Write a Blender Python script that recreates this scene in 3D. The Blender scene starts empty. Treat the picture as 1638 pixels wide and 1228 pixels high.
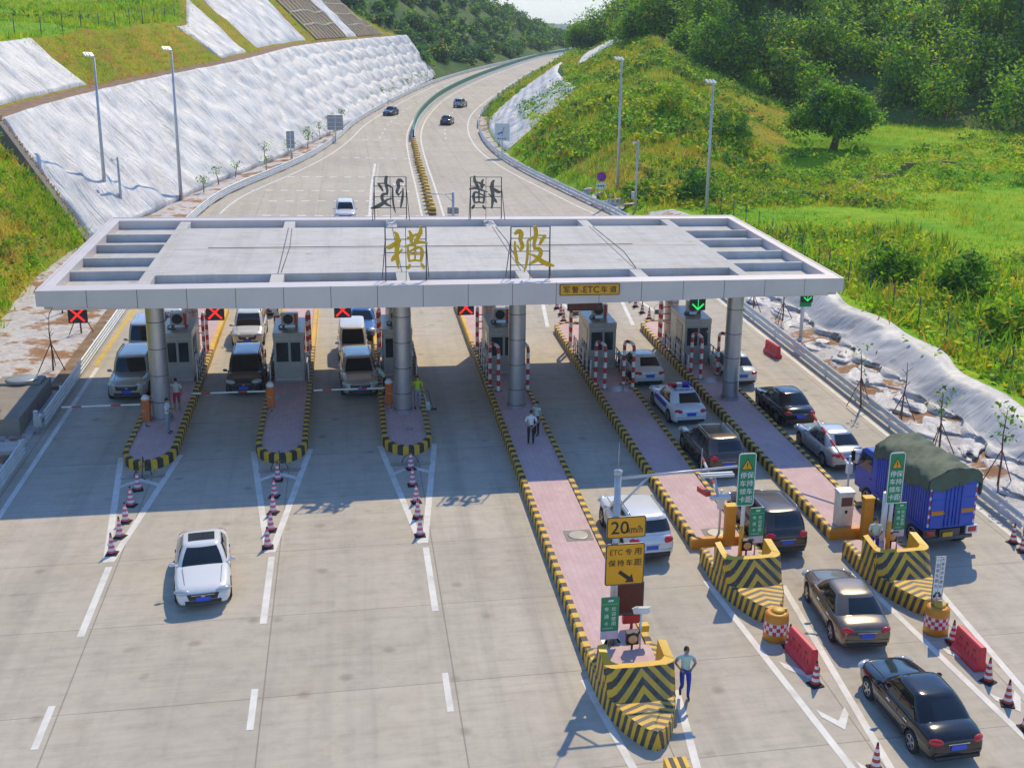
import bpy, bmesh, math, random
import numpy as np
from mathutils import Vector, Matrix
random.seed(7); RNG = np.random.default_rng(7)
SC = bpy.context.scene; COL = SC.collection
R = math.radians; PI = math.pi

# ------------------------------------------------------------------ camera
CAMP = np.array([-2.36537, -54.63175, 19.10988]); YAW, PITCH, ROLL, FPX = .22256, .27779, .03389, 1916.767
PPX, PPY = 979.83, 556.91
W0, H0 = 1638., 1228.
def cam_axes():
    cy, sy = math.cos(YAW), math.sin(YAW)
    f = np.array([sy*math.cos(PITCH), cy*math.cos(PITCH), -math.sin(PITCH)])
    r = np.array([cy, -sy, 0.]); u = np.cross(r, f)
    return np.array([math.cos(ROLL)*r+math.sin(ROLL)*u, -math.sin(ROLL)*r+math.cos(ROLL)*u, f])
CM = cam_axes()
cd = bpy.data.cameras.new('camera'); cam = bpy.data.objects.new('camera', cd); COL.objects.link(cam)
mw = Matrix.Identity(4)
for i in range(3):
    mw[i][0], mw[i][1], mw[i][2], mw[i][3] = CM[0][i], CM[1][i], -CM[2][i], CAMP[i]
cam.matrix_world = mw
cd.sensor_width = 36; cd.lens = 36*FPX/W0; cd.clip_end = 8000; cd.clip_start = .5
cd.shift_x = (W0/2-PPX)/W0; cd.shift_y = -(H0/2-PPY)/W0
SC.camera = cam
def at(x, y, z=0.):                      # where the sight line through a photo pixel meets height z
    d = np.array([(x-PPX)/FPX, -(y-PPY)/FPX, 1.]); w = CM.T@d
    t = (z-CAMP[2])/w[2]; p = CAMP+t*w
    return (float(p[0]), float(p[1]), float(z))

def GY(y): return 1.207*y+.15
def UY(y): return (y-.15)/1.207
# ------------------------------------------------------------------ sky, sun, exposure
SUN_DIR = Vector((.40, .80, 1.0)).normalized()
w = bpy.data.worlds.new('World'); SC.world = w; w.use_nodes = True
nt = w.node_tree; bg = nt.nodes['Background']; sky = nt.nodes.new('ShaderNodeTexSky'); sky.sky_type = 'NISHITA'
sky.sun_disc = False; sky.sun_elevation = math.asin(SUN_DIR.z); sky.sun_rotation = math.atan2(SUN_DIR.x, SUN_DIR.y)
sky.air_density = 1.0; sky.dust_density = .0; sky.ozone_density = 8.0
nt.links.new(sky.outputs[0], bg.inputs[0]); bg.inputs[1].default_value = .15
sd = bpy.data.lights.new('sun', 'SUN'); sd.energy = 2.7; sd.angle = R(.5); sd.color = (1, .83, .54)
so = bpy.data.objects.new('sun', sd); COL.objects.link(so); so.rotation_euler = (-SUN_DIR).to_track_quat('-Z', 'Y').to_euler()
so.location = (40, 70, 100)
SC.view_settings.view_transform = 'Standard'; SC.view_settings.look = 'None'
SC.view_settings.exposure = .50; SC.view_settings.gamma = 1
SC.render.engine = 'CYCLES'
try:
    SC.cycles.max_bounces = 6; SC.cycles.diffuse_bounces = 3; SC.cycles.glossy_bounces = 3; SC.cycles.transparent_max_bounces = 6
    SC.cycles.use_denoising = True; SC.cycles.volume_bounces = 0
except Exception: pass

# ------------------------------------------------------------------ mesh builder
class MB:
    def __init__(s): s.v = []; s.f = []; s.m = []; s.s = []
    def add(s, vs, fs, m=0, smooth=False):
        o = len(s.v); s.v.extend([tuple(map(float, q)) for q in vs])
        for i, f in enumerate(fs):
            s.f.append([o+k for k in f]); s.m.append(m if isinstance(m, int) else m[i]); s.s.append(smooth)
        return s
    def box(s, c, size, m=0, rz=0., mat3=None, top=None):
        hx, hy, hz = size[0]/2, size[1]/2, size[2]/2; tx, ty = top or (1, 1)
        P = [(-hx, -hy, -hz), (hx, -hy, -hz), (hx, hy, -hz), (-hx, hy, -hz), (-hx*tx, -hy*ty, hz), (hx*tx, -hy*ty, hz), (hx*tx, hy*ty, hz), (-hx*tx, hy*ty, hz)]
        M = mat3 if mat3 is not None else Matrix.Rotation(rz, 3, 'Z')
        P = [tuple(Vector(c)+M@Vector(p)) for p in P]
        return s.add(P, [(0, 3, 2, 1), (4, 5, 6, 7), (0, 1, 5, 4), (1, 2, 6, 5), (2, 3, 7, 6), (3, 0, 4, 7)], m)
    def b2(s, a, b, m=0):
        return s.box([(a[i]+b[i])/2 for i in range(3)], [abs(b[i]-a[i]) for i in range(3)], m)
    def bar(s, a, b, w, h, m=0):
        a, b = Vector(a), Vector(b); d = b-a; L = d.length; d.normalize()
        up = Vector((0, 0, 1)) if abs(d.z) < .95 else Vector((0, 1, 0))
        x = d.cross(up).normalized(); z = x.cross(d).normalized()
        M = Matrix((x, d, z)).transposed()
        return s.box((a+b)/2, (w, L, h), m, mat3=M)
    def tube(s, pts, r, n=8, m=0, cap=True, smooth=True):
        pts = [Vector(p) for p in pts]; k = len(pts); rr = r if isinstance(r, (list, tuple)) else [r]*k
        vs = []; prev = None
        for i, p in enumerate(pts):
            t = ((pts[min(i+1, k-1)]-p).normalized()+(p-pts[max(i-1, 0)]).normalized())
            t = t.normalized() if t.length > 1e-6 else Vector((0, 0, 1))
            if prev is None:
                a = Vector((0, 0, 1)) if abs(t.z) < .9 else Vector((1, 0, 0)); x = t.cross(a).normalized()
            else: x = (prev-t*prev.dot(t)).normalized()
            prev = x; y = t.cross(x)
            for j in range(n):
                an = 2*PI*j/n; vs.append(p+(x*math.cos(an)+y*math.sin(an))*rr[i])
        fs = [(i*n+j, i*n+(j+1) % n, (i+1)*n+(j+1) % n, (i+1)*n+j) for i in range(k-1) for j in range(n)]
        s.add(vs, fs, m, smooth)
        if cap: s.add([], [], m); o = len(s.v)-k*n; s.f += [[o+j for j in range(n)][::-1], [o+(k-1)*n+j for j in range(n)]]; s.m += [m, m]; s.s += [False, False]
        return s
    def lathe(s, prof, n=16, c=(0, 0, 0), m=0, axis='Z', smooth=True, mi=None):
        vs = []
        for (r, z) in prof:
            for j in range(n):
                a = 2*PI*j/n; q = (r*math.cos(a), r*math.sin(a), z)
                if axis == 'X': q = (z, r*math.cos(a), r*math.sin(a))
                if axis == 'Y': q = (r*math.sin(a), z, r*math.cos(a))
                vs.append((q[0]+c[0], q[1]+c[1], q[2]+c[2]))
        k = len(prof); fs = []; ms = []
        for i in range(k-1):
            for j in range(n):
                fs.append((i*n+j, i*n+(j+1) % n, (i+1)*n+(j+1) % n, (i+1)*n+j)); ms.append(mi[i] if mi else m)
        return s.add(vs, fs, ms, smooth)
    def prism(s, poly, z0, z1, m=0, mt=None, ms=None):
        n = len(poly); ar = sum(poly[i][0]*poly[(i+1) % n][1]-poly[(i+1) % n][0]*poly[i][1] for i in range(n))
        if ar < 0: poly = poly[::-1]
        vs = [(p[0], p[1], z0) for p in poly]+[(p[0], p[1], z1) for p in poly]
        fs = [tuple(range(n))[::-1], tuple(range(n, 2*n))]+[(i, (i+1) % n, n+(i+1) % n, n+i) for i in range(n)]
        mm = [m, m if mt is None else mt]+[(m if ms is None else ms[i]) for i in range(n)]
        return s.add(vs, fs, mm)
    def grid(s, rows, m=0, smooth=True, flip=False):
        a, b = len(rows), len(rows[0]); vs = [p for r in rows for p in r]
        fs = [(i*b+j, i*b+j+1, (i+1)*b+j+1, (i+1)*b+j) for i in range(a-1) for j in range(b-1)]
        if flip: fs = [f[::-1] for f in fs]
        return s.add(vs, fs, m, smooth)
    def xf(s, M):
        s.v = [tuple(M@Vector(p)) for p in s.v]; return s
    def mesh(s, name, mats):
        me = bpy.data.meshes.new(name); me.from_pydata(s.v, [], s.f)
        for q in (mats if isinstance(mats, (list, tuple)) else [mats]): me.materials.append(q)
        if s.f:
            me.polygons.foreach_set('material_index', s.m); me.polygons.foreach_set('use_smooth', s.s)
        me.update(); return me
    def build(s, name, mats, parent=None, bevel=0, world=None):
        o = bpy.data.objects.new(name, s.mesh(name, mats)); COL.objects.link(o)
        if parent is not None:
            o.parent = parent
            if world: o.location = -parent.location
        if bevel:
            b = o.modifiers.new('bevel', 'BEVEL'); b.width = bevel; b.segments = 2; b.limit_method = 'ANGLE'; b.angle_limit = R(40)
        return o
def tag(o, label=None, cat=None, group=None, kind=None):
    if label: o['label'] = label
    if cat: o['category'] = cat
    if group: o['group'] = group
    if kind: o['kind'] = kind
    return o
def thing(name, label, cat, loc=(0, 0, 0), rz=0., group=None):
    o = bpy.data.objects.new(name, None); COL.objects.link(o); o.empty_display_size = .3
    o.location = loc; o.rotation_euler = (0, 0, rz)
    return tag(o, label, cat, group)
KIDS = {}
def copy_tree(o, loc=None, rz=None, label=None, group=None, swap=None):
    def rec(a, par):
        c = a.copy(); COL.objects.link(c)
        if par is not None: c.parent = par
        if swap and c.type == 'MESH':
            for sl in c.material_slots:
                if sl.material is not None and sl.material.name in swap:
                    nm = swap[sl.material.name]; sl.link = 'OBJECT'; sl.material = nm
        for ch in list(a.children): rec(ch, c)
        return c
    r = rec(o, None)
    if loc is not None: r.location = loc
    if rz is not None: r.rotation_euler = (0, 0, rz)
    return tag(r, label, None, group)
def struct(o): return tag(o, kind='structure')

# ------------------------------------------------------------------ materials
M = {}
def newmat(name):
    m = bpy.data.materials.new(name); m.use_nodes = True; M[name] = m
    return m, m.node_tree, m.node_tree.nodes['Principled BSDF']
def N(t, ty, **kw):
    n = t.nodes.new(ty)
    for k, v in kw.items(): setattr(n, k, v)
    return n
def mth(t, op, a, b=None, c=None):
    n = t.nodes.new('ShaderNodeMath'); n.operation = op
    for i, q in enumerate((a, b, c)):
        if q is None: continue
        if isinstance(q, (int, float)): n.inputs[i].default_value = q
        else: t.links.new(q, n.inputs[i])
    return n.outputs[0]
def mixc(t, f, a, b, mode='MIX'):
    n = t.nodes.new('ShaderNodeMix'); n.data_type = 'RGBA'; n.blend_type = mode
    for i, q in ((0, f), (6, a), (7, b)):
        if isinstance(q, (int, float)): n.inputs[i].default_value = q
        elif isinstance(q, tuple): n.inputs[i].default_value = (*q, 1) if len(q) == 3 else q
        else: t.links.new(q, n.inputs[i])
    return n.outputs[2]
def coord(t, scale=(1, 1, 1), kind='Object', rot=(0, 0, 0)):
    a = N(t, 'ShaderNodeTexCoord'); mp = N(t, 'ShaderNodeMapping'); t.links.new(a.outputs[kind], mp.inputs[0])
    mp.inputs['Scale'].default_value = scale; mp.inputs['Rotation'].default_value = rot
    return mp.outputs[0]
def noise(t, vec, scale, detail=4, rough=.6, dist=0.):
    n = N(t, 'ShaderNodeTexNoise'); t.links.new(vec, n.inputs[0]); n.inputs['Scale'].default_value = scale
    n.inputs['Detail'].default_value = detail; n.inputs['Roughness'].default_value = rough; n.inputs['Distortion'].default_value = dist
    return n.outputs[0]
def ramp(t, f, stops):
    n = N(t, 'ShaderNodeValToRGB'); t.links.new(f, n.inputs[0]); e = n.color_ramp.elements
    while len(e) < len(stops): e.new(.5)
    for i, (p, c) in enumerate(stops):
        e[i].position = p; e[i].color = (*c, 1) if isinstance(c, tuple) else (c, c, c, 1)
    return n.outputs[0]
def bump(t, h, strength=.3, dist=.05):
    n = N(t, 'ShaderNodeBump'); t.links.new(h, n.inputs['Height']); n.inputs['Strength'].default_value = strength; n.inputs['Distance'].default_value = dist
    return n.outputs[0]
def pmat(name, col, rough=.5, metal=0., var=.12, scale=3., coat=0., bmp=0., spec=.5, dirt=0., emit=0.):
    m, t, p = newmat(name); v = coord(t); n = noise(t, v, scale, 5)
    c = tuple(col)
    lo = tuple(x*(1-var) for x in c); hi = tuple(min(1, x*(1+var)) for x in c)
    out = ramp(t, n, [(.3, lo), (.7, hi)])
    if dirt:
        n2 = noise(t, v, scale*.4, 6, .7); out = mixc(t, mth(t, 'MULTIPLY', ramp(t, n2, [(.45, 0.), (.75, 1.)]), dirt), out, (.16, .13, .10))
    t.links.new(out, p.inputs['Base Color']); p.inputs['Roughness'].default_value = rough; p.inputs['Metallic'].default_value = metal
    p.inputs['Specular IOR Level'].default_value = spec
    if coat: p.inputs['Coat Weight'].default_value = coat; p.inputs['Coat Roughness'].default_value = .05
    if bmp: t.links.new(bump(t, noise(t, v, scale*6, 4), bmp, .02), p.inputs['Normal'])
    if emit: p.inputs['Emission Color'].default_value = (*c, 1); p.inputs['Emission Strength'].default_value = emit
    return m

# concrete paving with slab joints and tyre grime
def concrete(name, base, joints=True, x0=-10.5, px=5.4, py=4.77, y0=-18.7):
    m, t, p = newmat(name); v = coord(t)
    n1 = noise(t, v, .09, 5, .65); n2 = noise(t, v, 1.3, 6, .7); n3 = noise(t, v, 14, 3)
    vs = coord(t, (1.6, .05, 1)); st = noise(t, vs, .55, 4, .7)
    vx = coord(t, (.16, 2.2, 1)); sx = noise(t, vx, 1.6, 4, .75)
    b = base
    c = ramp(t, n1, [(.3, tuple(x*.88 for x in b)), (.55, b), (.8, tuple(min(1, x*1.10) for x in b))])
    c = mixc(t, .55, c, ramp(t, n2, [(.25, .32), (.5, .5), (.8, .60)]), 'OVERLAY')
    c = mixc(t, .45, c, ramp(t, sx, [(.3, .36), (.5, .5), (.72, .56)]), 'OVERLAY')
    c = mixc(t, mth(t, 'MULTIPLY', ramp(t, st, [(.48, 0.), (.70, 1.)]), .28), c, (.25, .23, .20))
    n5 = noise(t, v, .45, 3, .5); c = mixc(t, mth(t, 'MULTIPLY', ramp(t, n5, [(.56, 0.), (.74, 1.)]), .30), c, (.42, .34, .24))
    vo = N(t, 'ShaderNodeTexVoronoi'); vo.inputs['Scale'].default_value = .55; t.links.new(v, vo.inputs[0])
    c = mixc(t, mth(t, 'MULTIPLY', ramp(t, vo.outputs[0], [(.05, 1.), (.14, 0.)]), .4), c, (.16, .13, .10))
    if joints:
        sq = N(t, 'ShaderNodeSeparateXYZ'); t.links.new(v, sq.inputs[0]); lx_ = mth(t, 'MULTIPLY', mth(t, 'FRACT', mth(t, 'DIVIDE', mth(t, 'ADD', sq.outputs[0], 10.88), 5.4)), 5.4)
        tk = mth(t, 'MINIMUM', mth(t, 'ABSOLUTE', mth(t, 'SUBTRACT', lx_, 1.95)), mth(t, 'ABSOLUTE', mth(t, 'SUBTRACT', lx_, 3.45)))
        c = mixc(t, mth(t, 'MULTIPLY', mth(t, 'MULTIPLY', ramp(t, tk, [(.05, 1.), (.42, 0.)]), ramp(t, st, [(.40, 0.), (.66, 1.)])), .16), c, (.19, .175, .155))
        n6 = noise(t, v, .8, 2, .5); oil = mth(t, 'MULTIPLY', ramp(t, n6, [(.66, 0.), (.72, 1.)]), ramp(t, mth(t, 'ABSOLUTE', mth(t, 'SUBTRACT', lx_, 2.7)), [(.3, 1.), (.9, 0.)])); c = mixc(t, mth(t, 'MULTIPLY', oil, .20), c, (.10, .09, .08))
        sp = N(t, 'ShaderNodeSeparateXYZ'); t.links.new(v, sp.inputs[0])
        jx = mth(t, 'ABSOLUTE', mth(t, 'SUBTRACT', mth(t, 'FRACT', mth(t, 'DIVIDE', mth(t, 'SUBTRACT', sp.outputs[0], x0), px)), .5))
        jy = mth(t, 'ABSOLUTE', mth(t, 'SUBTRACT', mth(t, 'FRACT', mth(t, 'DIVIDE', mth(t, 'SUBTRACT', sp.outputs[1], y0), py)), .5))
        lx = mth(t, 'GREATER_THAN', jx, .5-.022/px); ly = mth(t, 'GREATER_THAN', jy, .5-.018/py)
        ix = mth(t, 'FLOOR', mth(t, 'ADD', mth(t, 'DIVIDE', mth(t, 'SUBTRACT', sp.outputs[0], x0), px), .0))
        iy = mth(t, 'FLOOR', mth(t, 'ADD', mth(t, 'DIVIDE', mth(t, 'SUBTRACT', sp.outputs[1], y0), py), .0))
        cb = N(t, 'ShaderNodeCombineXYZ'); t.links.new(ix, cb.inputs[0]); t.links.new(iy, cb.inputs[1])
        wn = N(t, 'ShaderNodeTexWhiteNoise'); t.links.new(cb.outputs[0], wn.inputs[0])
        c = mixc(t, .25, c, ramp(t, wn.outputs[0], [(0., .42), (1., .58)]), 'OVERLAY')
        c = mixc(t, mth(t, 'MULTIPLY', mth(t, 'MAXIMUM', lx, ly), .55), c, (.15, .14, .125))
    t.links.new(c, p.inputs['Base Color']); p.inputs['Roughness'].default_value = .85
    t.links.new(bump(t, mth(t, 'ADD', n2, n3), .25, .01), p.inputs['Normal'])
    return m
concrete('plaza_concrete', (.50, .455, .38)); concrete('roof_concrete', (.56, .55, .53), False)
concrete('raw_concrete', (.30, .27, .225), False)
# pink pavers
m, t, p = newmat('pink_paver'); v = coord(t, rot=(0, 0, PI/2)); br = N(t, 'ShaderNodeTexBrick'); t.links.new(v, br.inputs[0])
br.inputs['Color1'].default_value = (.62, .445, .45, 1); br.inputs['Color2'].default_value = (.57, .405, .415, 1); br.inputs['Mortar'].default_value = (.50, .36, .365, 1)
br.inputs['Scale'].default_value = 1; br.inputs['Brick Width'].default_value = .4; br.inputs['Row Height'].default_value = .2; br.inputs['Mortar Size'].default_value = .008
c = mixc(t, .5, br.outputs[0], ramp(t, noise(t, v, .9, 6, .7), [(.3, .36), (.7, .6)]), 'OVERLAY')
t.links.new(c, p.inputs['Base Color']); p.inputs['Roughness'].default_value = .8
pmat('kerb_yellow', (.76, .45, .03), .6, var=.15, dirt=.45); pmat('kerb_black', (.045, .04, .035), .65, var=.3, dirt=.5)
pmat('kerb_white', (.68, .66, .62), .6, dirt=.3)
pmat('paint_white', (.74, .73, .70), .7, var=.08, scale=2., dirt=.38); pmat('paint_yellow', (.68, .45, .05), .7, dirt=.35)
pmat('barrier_orange', (.68, .26, .015), .45, var=.08, dirt=.2); pmat('rim_yellow', (.72, .42, .01), .5, var=.08, dirt=.15)
pmat('clad_silver', (.68, .60, .555), .42, .1, var=.06, scale=.5, dirt=.14); pmat('clad_seam', (.10, .10, .11), .6)
pmat('column_metal', (.52, .52, .54), .30, .75, var=.05, dirt=.05); pmat('steel', (.45, .45, .45), .35, .8); pmat('steel_dark', (.10, .10, .11), .5, .4)
pmat('galvanised', (.64, .68, .70), .5, .2, var=.1, scale=1.5); pmat('lamp_grey', (.50, .51, .54), .4, .3)
pmat('booth_cream', (.76, .70, .57), .45, 0., dirt=.12); pmat('booth_steel', (.40, .385, .36), .35, .4, dirt=.12)
pmat('window_dark', (.03, .035, .04), .05, 0, var=.3, spec=.8); pmat('black', (.02, .02, .022), .5); pmat('rubber', (.022, .021, .021), .8)
pmat('red_paint', (.52, .035, .03), .4, var=.08); pmat('white_paint', (.74, .74, .73), .4, var=.06, dirt=.1)
pmat('cone_pink', (.70, .12, .20), .5, var=.1, dirt=.1); pmat('cone_white', (.72, .70, .72), .5); pmat('barrier_red', (.62, .03, .05), .42, var=.08, dirt=.1)
pmat('sign_amber', (.78, .36, .01), .45, var=.05); pmat('sign_green', (.008, .26, .11), .45, var=.06); pmat('sign_white', (.76, .78, .78), .45, var=.04)
pmat('sign_back', (.33, .33, .34), .5, .5); pmat('gold', (.66, .44, .03), .35, .55, var=.12); pmat('char_back', (.13, .125, .12), .5, .3)
pmat('sign_lilac', (.60, .55, .66), .5); pmat('sign_blue', (.05, .04, .55), .45)
pmat('led_red', (1.0, .02, .015), .4, emit=.75, var=0.); pmat('led_green', (.03, .9, .15), .4, emit=.5, var=0.); pmat('led_off', (.10, .02, .015), .4)
pmat('soil', (.34, .16, .06), .95, var=.4, scale=1.2, bmp=.6); pmat('soil_brown', (.26, .17, .10), .95, var=.35, scale=1.5, bmp=.5)
pmat('bark', (.16, .115, .085), .9, var=.3, scale=6, bmp=.5); pmat('bark_red', (.17, .08, .06), .9, var=.3, scale=6)
pmat('skin', (.40, .22, .14), .55); pmat('hair', (.012, .010, .009), .6)
pmat('amber_lamp', (.70, .42, .18), .3); pmat('orange_case', (.66, .15, .02), .45, dirt=.15)
pmat('truck_blue', (.03, .09, .48), .42, var=.1, dirt=.15); pmat('drum_yellow', (.66, .38, .04), .5, dirt=.2)
pmat('screen_green', (.006, .17, .11), .5)
pmat('glass_car', (.012, .016, .018), .03, spec=.9, var=.2, scale=1); pmat('chrome', (.6, .6, .6), .15, .9); pmat('plate_blue', (.03, .10, .62), .4)
pmat('tail_red', (.50, .012, .02), .15, coat=.5); pmat('head_glass', (.50, .53, .55), .08, .3, coat=.6); pmat('trim_black', (.03, .03, .03), .5)
pmat('rim_alloy', (.45, .45, .46), .3, .7)
def paint(name, c, metal=.25, rough=.28): return pmat('carpaint_'+name, c, rough, metal, var=.03, scale=.8, coat=.7, dirt=.06)
# ================================================================== vegetation helpers
def np_mesh(name, V, F, mats, mi=None, smooth=False):
    me = bpy.data.meshes.new(name); V = np.asarray(V, np.float32); F = np.asarray(F, np.int32); k = F.shape[1]
    me.vertices.add(len(V)); me.vertices.foreach_set('co', V.ravel())
    me.loops.add(F.size); me.loops.foreach_set('vertex_index', F.ravel())
    me.polygons.add(len(F)); me.polygons.foreach_set('loop_start', np.arange(0, F.size, k, dtype=np.int32))
    try: me.polygons.foreach_set('loop_total', np.full(len(F), k, np.int32))
    except Exception: pass
    for q in mats: me.materials.append(q)
    if mi is not None: me.polygons.foreach_set('material_index', np.asarray(mi, np.int32))
    if smooth: me.polygons.foreach_set('use_smooth', np.ones(len(F), bool))
    me.update(calc_edges=True); me.validate(); return me
def link(name, me, parent=None):
    o = bpy.data.objects.new(name, me); COL.objects.link(o)
    if parent is not None: o.parent = parent
    return o
def leaf_quads(P, size, up=.35, asp=.5):
    n = len(P); nr = RNG.normal(size=(n, 3)); nr[:, 2] = np.abs(nr[:, 2])+up; nr /= np.linalg.norm(nr, axis=1)[:, None]
    a = np.cross(nr, RNG.normal(size=(n, 3))); a /= np.linalg.norm(a, axis=1)[:, None]+1e-9; b = np.cross(nr, a)
    s = np.asarray(size)[:, None]
    V = np.stack([P-a*s, P-b*s*asp+nr*s*.12, P+a*s, P+b*s*asp+nr*s*.12], 1).reshape(-1, 3)
    return V, np.arange(4*n).reshape(n, 4)
def blades(P, h, wd, lean=.35):
    n = len(P); an = RNG.uniform(0, 2*PI, n); d = np.stack([np.cos(an), np.sin(an), np.zeros(n)], 1)
    ln = RNG.normal(size=(n, 3))*lean; ln[:, 2] = 1; ln /= np.linalg.norm(ln, axis=1)[:, None]
    h = np.asarray(h)[:, None]; wd = np.asarray(wd)[:, None]
    V = np.stack([P-d*wd, P+d*wd, P+ln*h], 1).reshape(-1, 3)
    return V, np.arange(3*n).reshape(n, 3)
def leafmat(name, c, tr=.25, var=.35, scale=.35):
    m, t, p = newmat(name); v = coord(t); n = noise(t, v, scale, 3); n2 = noise(t, v, scale*7, 2)
    f = mth(t, 'ADD', mth(t, 'MULTIPLY', n, .6), mth(t, 'MULTIPLY', n2, .4))
    col = ramp(t, f, [(.32, tuple(x*(1-var) for x in c)), (.68, tuple(min(1, x*(1+var)) for x in c))])
    t.links.new(col, p.inputs['Base Color']); p.inputs['Roughness'].default_value = .6; p.inputs['Specular IOR Level'].default_value = .25
    tb = N(t, 'ShaderNodeBsdfTranslucent'); t.links.new(col, tb.inputs[0]); mx = N(t, 'ShaderNodeMixShader'); mx.inputs[0].default_value = tr
    t.links.new(p.outputs[0], mx.inputs[1]); t.links.new(tb.outputs[0], mx.inputs[2]); t.links.new(mx.outputs[0], t.nodes['Material Output'].inputs[0])
    return m
leafmat('leaf_dark', (.075, .20, .04), .42); leafmat('leaf_mid', (.16, .38, .02), .48); leafmat('leaf_light', (.34, .56, .02), .5)
leafmat('leaf_yellow', (.66, .60, .03), .45); leafmat('leaf_straw', (.62, .36, .06), .4); leafmat('leaf_blue', (.05, .12, .085), .3)
LEAF = [M['leaf_dark'], M['leaf_mid'], M['leaf_light'], M['leaf_yellow'], M['leaf_straw'], M['leaf_blue']]
def crown_pts(c, rad, ncl, per, spread, shell=.55, flat=0.):
    d = RNG.normal(size=(ncl, 3)); d /= np.linalg.norm(d, axis=1)[:, None]
    if flat: d[:, 2] = np.where(d[:, 2] < -flat, -flat*RNG.uniform(0, 1, ncl), d[:, 2])
    rr = RNG.uniform(shell, 1., ncl)[:, None]
    K = np.asarray(c)+d*rr*np.asarray(rad)
    K = K+RNG.normal(size=K.shape)*np.asarray(rad)*.07
    P = np.repeat(K, per, 0)+RNG.normal(size=(ncl*per, 3))*spread
    return P, np.repeat(np.arange(ncl), per)
def cluster_mats(ids, w):
    k = ids.max()+1; base = RNG.choice(len(w), size=k, p=np.array(w)/sum(w))
    mi = base[ids]; r = RNG.random(len(ids)) < .25
    mi[r] = RNG.choice(len(w), size=r.sum(), p=np.array(w)/sum(w)); return mi

# ================================================================== ground materials
def greenmat(name, cols, scale=.12, bmp=.8, soil=None, soil_amt=.5):
    m, t, p = newmat(name); v = coord(t); n1 = noise(t, v, scale, 5, .65, .4); n2 = noise(t, v, scale*9, 5, .7); n3 = noise(t, v, 3.5, 3)
    f = mth(t, 'ADD', mth(t, 'MULTIPLY', n1, .65), mth(t, 'MULTIPLY', n2, .35))
    k = len(cols); c = ramp(t, f, [(.30+.42*i/(k-1), q) for i, q in enumerate(cols)])
    if soil: c = mixc(t, ramp(t, noise(t, v, scale*2.3, 6, .7), [(soil_amt, 0.), (soil_amt+.10, 1.)]), c, soil)
    c = mixc(t, .5, c, ramp(t, n3, [(.3, .30), (.7, .62)]), 'OVERLAY')
    t.links.new(c, p.inputs['Base Color']); p.inputs['Roughness'].default_value = .95; p.inputs['Specular IOR Level'].default_value = .1
    t.links.new(bump(t, mth(t, 'ADD', n2, n3), bmp, .25), p.inputs['Normal']); return m
greenmat('grass_ground', [(.10, .19, .025), (.17, .28, .028), (.28, .34, .03), (.34, .30, .04)])
greenmat('field_ground', [(.10, .27, .02), (.20, .42, .022), (.34, .48, .025), (.50, .46, .04)], .07)
greenmat('slope_ground', [(.14, .24, .025), (.28, .33, .03), (.44, .34, .045), (.50, .28, .07)], .16, soil=(.42, .19, .07), soil_amt=.54)
greenmat('hill_ground', [(.04, .10, .045), (.075, .15, .045), (.14, .19, .05), (.20, .17, .07)], .05)
m, t, p = newmat('verge'); v = coord(t); n = noise(t, v, .35, 5, .7); n2 = noise(t, v, 2.5, 4)
c = ramp(t, n, [(.40, (.50, .47, .45)), (.50, (.60, .58, .57)), (.56, (.36, .20, .10)), (.66, (.25, .13, .06))])
c = mixc(t, .5, c, ramp(t, n2, [(.3, .35), (.7, .6)]), 'OVERLAY'); t.links.new(c, p.inputs['Base Color']); p.inputs['Roughness'].default_value = .9
t.links.new(bump(t, mth(t, 'ADD', n, n2), .6, .15), p.inputs['Normal'])
def sheetmat(name, col, bs=.9):
    m, t, p = newmat(name); a = N(t, 'ShaderNodeUVMap'); mp = N(t, 'ShaderNodeMapping'); t.links.new(a.outputs[0], mp.inputs[0])
    mp.inputs['Scale'].default_value = (1.0, .12, 1); mp.inputs['Rotation'].default_value = (0, 0, .12)
    n = noise(t, mp.outputs[0], .9, 6, .65, .6); n2 = noise(t, mp.outputs[0], 4., 4, .6, .5)
    b = N(t, 'ShaderNodeMapping'); t.links.new(a.outputs[0], b.inputs[0]); n3 = noise(t, b.outputs[0], .22, 5, .7)
    c = ramp(t, n3, [(.36, tuple(x*.72 for x in col)), (.50, tuple(x*.92 for x in col)), (.62, col)])
    sx_ = N(t, 'ShaderNodeSeparateXYZ'); t.links.new(a.outputs[0], sx_.inputs[0]); u_ = mth(t, 'ADD', mth(t, 'DIVIDE', sx_.outputs[0], 3.6), mth(t, 'MULTIPLY', n3, .35)); wn = N(t, 'ShaderNodeTexWhiteNoise'); wn.noise_dimensions = '1D'; t.links.new(mth(t, 'FLOOR', u_), wn.inputs['W'])
    c = mixc(t, .35, c, ramp(t, wn.outputs[0], [(0., .36), (1., .60)]), 'OVERLAY')
    c = mixc(t, mth(t, 'MULTIPLY', mth(t, 'LESS_THAN', mth(t, 'FRACT', u_), .022), .45), c, tuple(x*.45 for x in col))
    c = mixc(t, ramp(t, n2, [(.60, 0.), (.76, .55)]), c, tuple(x*.45 for x in col))
    t.links.new(c, p.inputs['Base Color']); p.inputs['Roughness'].default_value = .5
    t.links.new(bump(t, mth(t, 'ADD', mth(t, 'MULTIPLY', n, 1.6), mth(t, 'MULTIPLY', n2, .6)), bs, .35), p.inputs['Normal']); return m
sheetmat('white_sheet', (.74, .74, .74)); sheetmat('grey_sheet', (.56, .55, .55), .3); sheetmat('loose_sheet', (.72, .70, .70), .5)

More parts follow.
